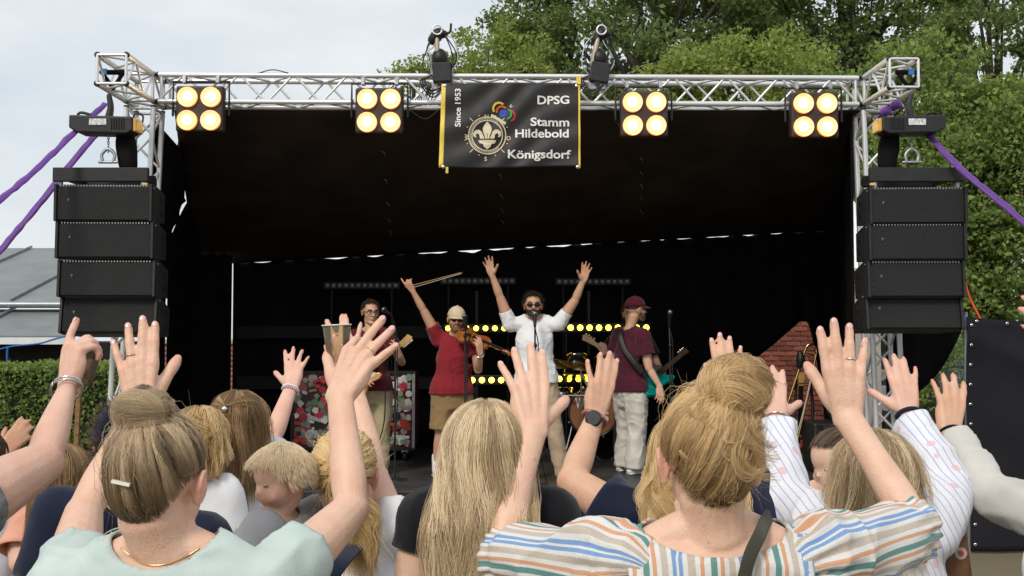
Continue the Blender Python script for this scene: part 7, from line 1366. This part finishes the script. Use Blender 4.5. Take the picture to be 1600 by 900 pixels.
m = MB(); m.lathe([(0.001, 0.002), (0.014, 0.002), (0.014, 0)], c + V(0.006, -0.061, 0.03), (0, -1, 0), 24); pt = m.build('patch', mat('cream_patch', (0.45, 0.40, 0.33), rough=0.6), bgd); m = MB(); m.lathe([(0.001, 0.003), (0.006, 0.003), (0.006, 0)], c + V(0.006, -0.0625, 0.03), (0, -1, 0), 16); m.build('patch_motif', mat('red_motif', (0.5, 0.05, 0.05), rough=0.6), pt)

# sweatshirt arm at the right edge
SLb = at(1665, 822, 2.35); A13 = person('person in pale grey sweatshirt reaching in from the photo edge, hair tie on wrist', SLb + V(0.18, 0.0, 0.25), (-0.15, 1), SLb, SLb + V(0.37, 0, 0),
    dict(L=dict(E=at(1552, 775, 2.52), W=at(1484, 676, 2.68), T=at(1489, 598, 2.74), N=V(0.15, -0.95, 0.1), pose=dict(sp=(9, 2, -4, -18), curl=((8, 8, 6),) * 4, th=(18, 14, 10, 10)))),
    s=1.0, skin=MT['skin_b'], voxel=0.0056, face=False, seed=41, top=dict(mat=MT['sweat'], sleeve=1.95, loose=0.010, sl=0.006, flare=1.2, vox=0.008, amp=0.010), bottom=JEANS, shoes=MT['darkshoe'])
hb = wear(A13, 'brown'); hair_long(A13['root'], A13, hb, MT['h_brown'], 0.25, 1500, 43, rad=0.0008); band(A13, 'L', 1.0, 0.030, 0.004, MT['blackcot'], 'hair_tie')
H14 = at(1712, 742, 2.0); A14 = person('dark-haired person at the photo edge with fingertips raised into view', H14, (0, 1), at(1650, 890, 2.0), at(1900, 888, 2.0), dict(L=dict(E=at(1735, 700, 2.2), W=at(1698, 545, 2.3), T=at(1580, 452, 2.33), N=BACK, pose=TIGHT)), s=0.96, skin=MT['skin_a'], voxel=0.0064, face=False, seed=44, top=dict(mat=MT['white'], sleeve=0.5, vox=0.01), bottom=JEANS, shoes=MT['whiteshoe'])
hb = wear(A14, 'brown'); hair_long(A14['root'], A14, hb, MT['h_brown'], 0.25, 1800, 47, rad=0.0007)

# profile of the dark-haired woman
A12 = person('dark-haired woman seen in profile with white sleeve, beyond the blonde in stripes', at(1303, 722, 3.75), (-0.7, 0.5), at(1270, 800, 3.8), at(1345, 802, 3.6),
    dict(L=dict(E=at(1225, 812, 3.9), W=at(1262, 765, 3.95), T=at(1300, 760, 3.9), N=V(-0.3, -0.8, 0.4), pose=RELAX)), s=0.95, skin=MT['skin_a'], HF=(-0.85, -0.40, -0.34), voxel=0.0055, child=True, seed=53, top=dict(mat=MT['white'], sleeve=1.85, loose=0.014, vox=0.011), bottom=JEANS, shoes=MT['whiteshoe'])
hb = wear(A12, 'brown', -0.55, 1.02); hair_updo(A12['root'], A12, hb, MT['h_brown'], (0.0, -0.10, 0.04), (0.035, 0.035, 0.035), n=2500, nb=600, seed=55, mess=0.6, tone0=0.35, rad=0.0007); gaze(A12, brow=0.5, eyes='closed', child=True)

# woman with half-up hair, white T-shirt, beaded bracelet
A5 = person('woman in white T-shirt with half-tied brown-blonde hair and pearl bracelet, arm raised', at(374, 665, 3.6), (0.15, 1), at(312, 742, 3.7), at(432, 742, 3.65),
    dict(R=dict(E=at(424, 690, 3.9), W=at(455, 604, 4.05), T=at(462, 543, 4.12), N=BACK, pose=dict(sp=(12, 3, -8, -20), curl=((6, 6, 4),) * 4, th=(48, 6, 8, 8)))), s=0.97, skin=MT['skin_c'], voxel=0.0064, face=False, seed=63, hk=1.02,
    top=dict(mat=MT['white'], sleeve=0.55, loose=0.016, sl=0.018, vox=0.010), bottom=JEANS, shoes=MT['whiteshoe'])
hb = wear(A5, 'brownb'); hair_long(A5['root'], A5, hb, MT['h_brownb'], 0.26, 5200, 65, wave=0.006, tone0=0.45, mess=1.3, spread=1.02, rad=0.0006); band(A5, 'R', 0.97, 0.029, 0.0042, MT['white'], 'bracelet', 0, 22); band(A5, 'R', 0.93, 0.030, 0.0042, mat('pink_beads', (0.55, 0.40, 0.45), rough=0.3), 'bracelet', 0, 22)
_rg = np.random.default_rng(3); _ks = np.linspace(0, 1, 12); _u = unit(np.column_stack([_rg.choice([-1, 1], 900) * _rg.uniform(0.5, 0.95, 900), _rg.uniform(-0.3, 0.2, 900), _rg.uniform(0.25, 0.6, 900)])); _P = C0 + slerp(_u, unit(np.array((0.0, -0.85, 0.42))), _ks) * CR * (1.13 + 0.02 * _rg.normal(size=(900, 1)))[:, :, None]; curves('hair_strands', tow(_P, A5), 0.6 + _rg.normal(0, 0.2, 900), 0.0006, MT['h_brownb'], hb)
m = MB(); m.ell(tow(np.array([[0.0, -0.125, 0.065]]), A5)[0], (0.010, 0.008, 0.010)); m.build('hair_clip', MT['silver'], hb, True)

# mother with ponytail carrying a toddler, one hand raised
A7 = person('woman in white top with loose blonde ponytail and dark straps, one open hand raised', at(540, 742, 2.62), (0.1, 1), at(470, 846, 2.64), at(615, 842, 2.64),
    dict(R=dict(E=at(585, 742, 2.75), W=at(545, 580, 2.86), T=at(530, 462, 2.9), N=BACK, pose=dict(sp=(14, -3, 4, -16), curl=((6, 6, 4), (14, 12, 8), (6, 6, 4), (8, 8, 4)), th=(34, 8, 10, 10))), L=dict(E=at(436, 965, 2.62), W=at(400, 945, 2.48), T=at(440, 940, 2.36), N=BACK, pose=RELAX)), s=0.97, skin=MT['skin_a'], voxel=0.0054, face=False, seed=73, hands=0.98,
    top=dict(mat=MT['white'], sleeve=0.45, loose=0.014, vox=0.009), bottom=JEANS, shoes=MT['whiteshoe'])
hb = wear(A7, 'gold'); hair_updo(A7['root'], A7, hb, MT['h_gold'], (0.02, -0.10, 0.035), (0.030, 0.030, 0.030), n=3800, nb=700, seed=75, mess=1.3, tone0=0.5, rad=0.00055)
_n7 = 1800; _b = np.array((0.03, -0.115, 0.03)); _k = np.linspace(0, 1, 16); _off = _rg.normal(0, 1, (_n7, 2)); _ln = 0.26 * _rg.uniform(0.55, 1.05, (_n7, 1)); _P = np.zeros((_n7, 16, 3)); _fan = 0.006 + 0.030 * _k[None, :] * (1 - 0.5 * _k[None, :]); _P[:, :, 0] = _b[0] + 0.045 * _k[None, :] + _off[:, :1] * _fan + 0.010 * np.sin(_k[None, :] * 14 + _off[:, :1] * 2); _P[:, :, 1] = _b[1] - 0.03 * np.sin(np.pi * np.clip(_k * 1.4, 0, 1))[None, :] + _off[:, 1:] * _fan * 0.7; _P[:, :, 2] = _b[2] + 0.01 - _ln * _k[None, :] ** 1.15 + 0.02 * np.sin(np.pi * np.clip(_k * 3, 0, 1))[None, :]
curves('hair_strands', tow(_P, A7), 0.55 + _rg.normal(0, 0.2, _n7), 0.0006, MT['h_gold'], hb)
m = MB(); m.tube([A7['SR'] + V(-0.06, -0.075, 0.02), at(530, 880, 2.37), at(505, 920, 2.36)], 0.02, seg=8, rn=0.004, nref=V(0, -1, 0.3), sub=6); m.build('carrier_strap', MT['navy'], A7['root'], True)
A6 = person('fair-haired toddler in grey T-shirt carried on an arm, looking back', at(436, 748, 2.50), (0.35, -0.2), at(462, 822, 2.56), at(412, 826, 2.46),
    dict(L=dict(E=at(530, 800, 2.72), W=at(598, 796, 2.78), T=at(640, 832, 2.78), N=V(0.2, -0.8, 0.5), pose=RELAX), R=dict(E=at(388, 880, 2.46), W=at(395, 930, 2.42), T=at(400, 960, 2.42), N=V(-1, 0, 0), pose=RELAX)), s=0.66, child=True, skin=MT['skin_c'], ground=0.75, HF=(-0.8, -0.75, -0.28), hk=1.06, hands=0.95, voxel=0.0054, seed=83, cat='child', PV=at(430, 950, 2.52),
    feet=dict(L=V(-0.52, 2.62, 0.72), R=V(-0.62, 2.48, 0.72)), top=dict(mat=MT['greytee'], sleeve=0.7, loose=0.012, sl=0.016, vox=0.007, neck=(0.09, 0.09, 0.08)), bottom=dict(mat=MT['navy'], vox=0.01), shoes=MT['whiteshoe'])
hb = wear(A6, 'pale', -0.5, 1.02); gaze(A6, child=True, eyes='closed')
_u = roots(7000, _rg, -0.45); _d = unit(np.column_stack([_u[:, 0] * 0.6, _u[:, 1] * 0.5 + 0.35 * (_u[:, 2] > 0.3), -0.6 + 0.2 * _u[:, 2]])); _k = np.linspace(0, 1, 8); _P = surf(_u, 1.06)[:, None, :] + (_d[:, None, :] * _k[None, :, None] + _u[:, None, :] * (0.5 * _k * (1 - _k))[None, :, None] + _rg.normal(0, 0.09, (7000, 1, 3)) * _k[None, :, None]) * 0.038
curves('hair_strands', tow(_P, A6), 0.80 + _rg.normal(0, 0.14, 7000), 0.00034, MT['h_pale'], hb)

# navy T-shirt with back print, cap
A3 = person('person in navy T-shirt with round white back print and navy cap, behind the smooth bun', at(207, 705, 2.6), (0, 1), at(96, 803, 2.6), at(318, 842, 2.6), {}, s=1.0, skin=MT['skin_b'], voxel=0.0075, face=False, seed=93, w=1.12,
    top=dict(mat=MT['navy'], sleeve=0.55, loose=0.016, sl=0.02, vox=0.009, amp=0.004), bottom=JEANS, shoes=MT['darkshoe'])
short_hair(A3, 'brown', 1200, 0.03); cap(A3, MT['navy'])
_pc = at(172, 868, 2.45)
def back_print():
    m = None; r = 0.052; yb = lambda x, z: A3['PV'].y - 0.150 - 0.0; root = A3['root']; s_ = 'KÖNIGSDORF'; body = None
    cen = Vector((_pc.x + 0.010, 0, _pc.z - 0.02)); ob = [o for o in root.children if o.name.startswith('shirt')][0]; bpy.context.view_layer.update()
    def hit(x, z):
        ok, loc, nrm, _ = ob.ray_cast(ob.matrix_world.inverted() @ Vector((x, 1.0, z)), Vector((0, 1, 0))); p = ob.matrix_world @ loc; return (x, (p.y if ok else 2.45) - 0.006, z)
    for i, ch in enumerate(s_):
        a = R(168) - R(156) * i / (len(s_) - 1); me = text_mesh(ch, 0.026, 0.0008, 'CENTER'); co = coords(me); rt = a - R(90)
        out_ = []
        for x, y, _ in co: X = cen.x + math.cos(a) * r + x * math.cos(rt) - y * math.sin(rt); Z = cen.z + math.sin(a) * r + x * math.sin(rt) + y * math.cos(rt); out_.append(hit(X, Z))
        setco(me, np.array(out_)); mobj('print_letter', me, WHT, ob, False)
    for r0, r1 in ((0.045, 0.048), (0.072, 0.075), (0.024, 0.030)):
        v = []; f = []
        for k in range(40): a = 2 * math.pi * k / 40; v += [hit(cen.x + math.cos(a) * r0, cen.z + math.sin(a) * r0), hit(cen.x + math.cos(a) * r1, cen.z + math.sin(a) * r1)]
        for k in range(40): q = (k + 1) % 40; f.append((2 * k, 2 * k + 1, 2 * q + 1, 2 * q))
        mobj('print_ring', pyd(v, f), WHT, ob, False)
    for k in range(5):
        a = 2 * math.pi * k / 5; v = [hit(cen.x + math.cos(a) * 0.035 + dx, cen.z + math.sin(a) * 0.035 + dz) for dx, dz in ((-0.006, -0.005), (0.006, -0.004), (0.003, 0.006), (-0.005, 0.005))]; mobj('print_mark', pyd(v, [(0, 1, 2, 3)]), WHT, ob, False)
back_print()
# fair head beyond, girl in peach, person at left edge clapping
A15 = person('fair-haired child beyond the smooth bun, only the crown of the head showing', at(312, 690, 3.3), (0, 1), at(275, 770, 3.3), at(350, 770, 3.3), {}, s=0.85, skin=MT['skin_a'], voxel=0.0080, face=False, seed=95, cat='child', hk=1.08, top=dict(mat=MT['white'], sleeve=0.55, loose=0.014, vox=0.012), bottom=JEANS, shoes=MT['whiteshoe'])
hb = wear(A15, 'gold'); hair_long(A15['root'], A15, hb, MT['h_gold'], 0.12, 2200, 97, tone0=0.6, rad=0.0007)
A2 = person('girl with long brown-blonde hair in peach top beside the pointing arm', at(98, 750, 3.2), (0.1, 1), at(46, 822, 3.22), at(150, 822, 3.22), dict(L=dict(E=at(30, 880, 3.15), W=at(22, 800, 3.35), D=V(0.2, 0.5, 0.6), N=V(-0.6, -0.6, 0), pose=RELAX)), s=0.84, skin=MT['skin_c'], voxel=0.0075, face=False, seed=99, cat='child', hk=1.08, top=dict(mat=MT['peach'], sleeve=0.7, loose=0.014, sl=0.018, vox=0.010), bottom=dict(mat=MT['white'], vox=0.014), shoes=MT['whiteshoe'])
hb = wear(A2, 'brownb'); hair_long(A2['root'], A2, hb, MT['h_brownb'], 0.33, 4200, 101, tone0=0.55, mess=0.8, rad=0.0006)
A16 = person('person at the photo edge in pale lavender top, hands clapping above', at(-36, 720, 3.4), (0.2, 1), at(-80, 802, 3.4), at(8, 802, 3.4), dict(R=dict(E=at(22, 770, 3.6), W=at(2, 710, 3.75), T=at(34, 672, 3.78), N=V(0.3, -0.9, 0.2), pose=RELAX), L=dict(E=at(-60, 770, 3.6), W=at(-20, 715, 3.8), T=at(18, 678, 3.85), N=V(-0.6, -0.5, 0.2), pose=RELAX)), s=0.92, skin=MT['skin_d'], voxel=0.0075, face=False, seed=103, top=dict(mat=MT['lavender'], sleeve=0.35, loose=0.014, vox=0.012), bottom=dict(mat=MT['white'], vox=0.014), shoes=MT['whiteshoe'])
hb = wear(A16, 'brown'); hair_long(A16['root'], A16, hb, MT['h_brown'], 0.25, 1500, 105, rad=0.0008)
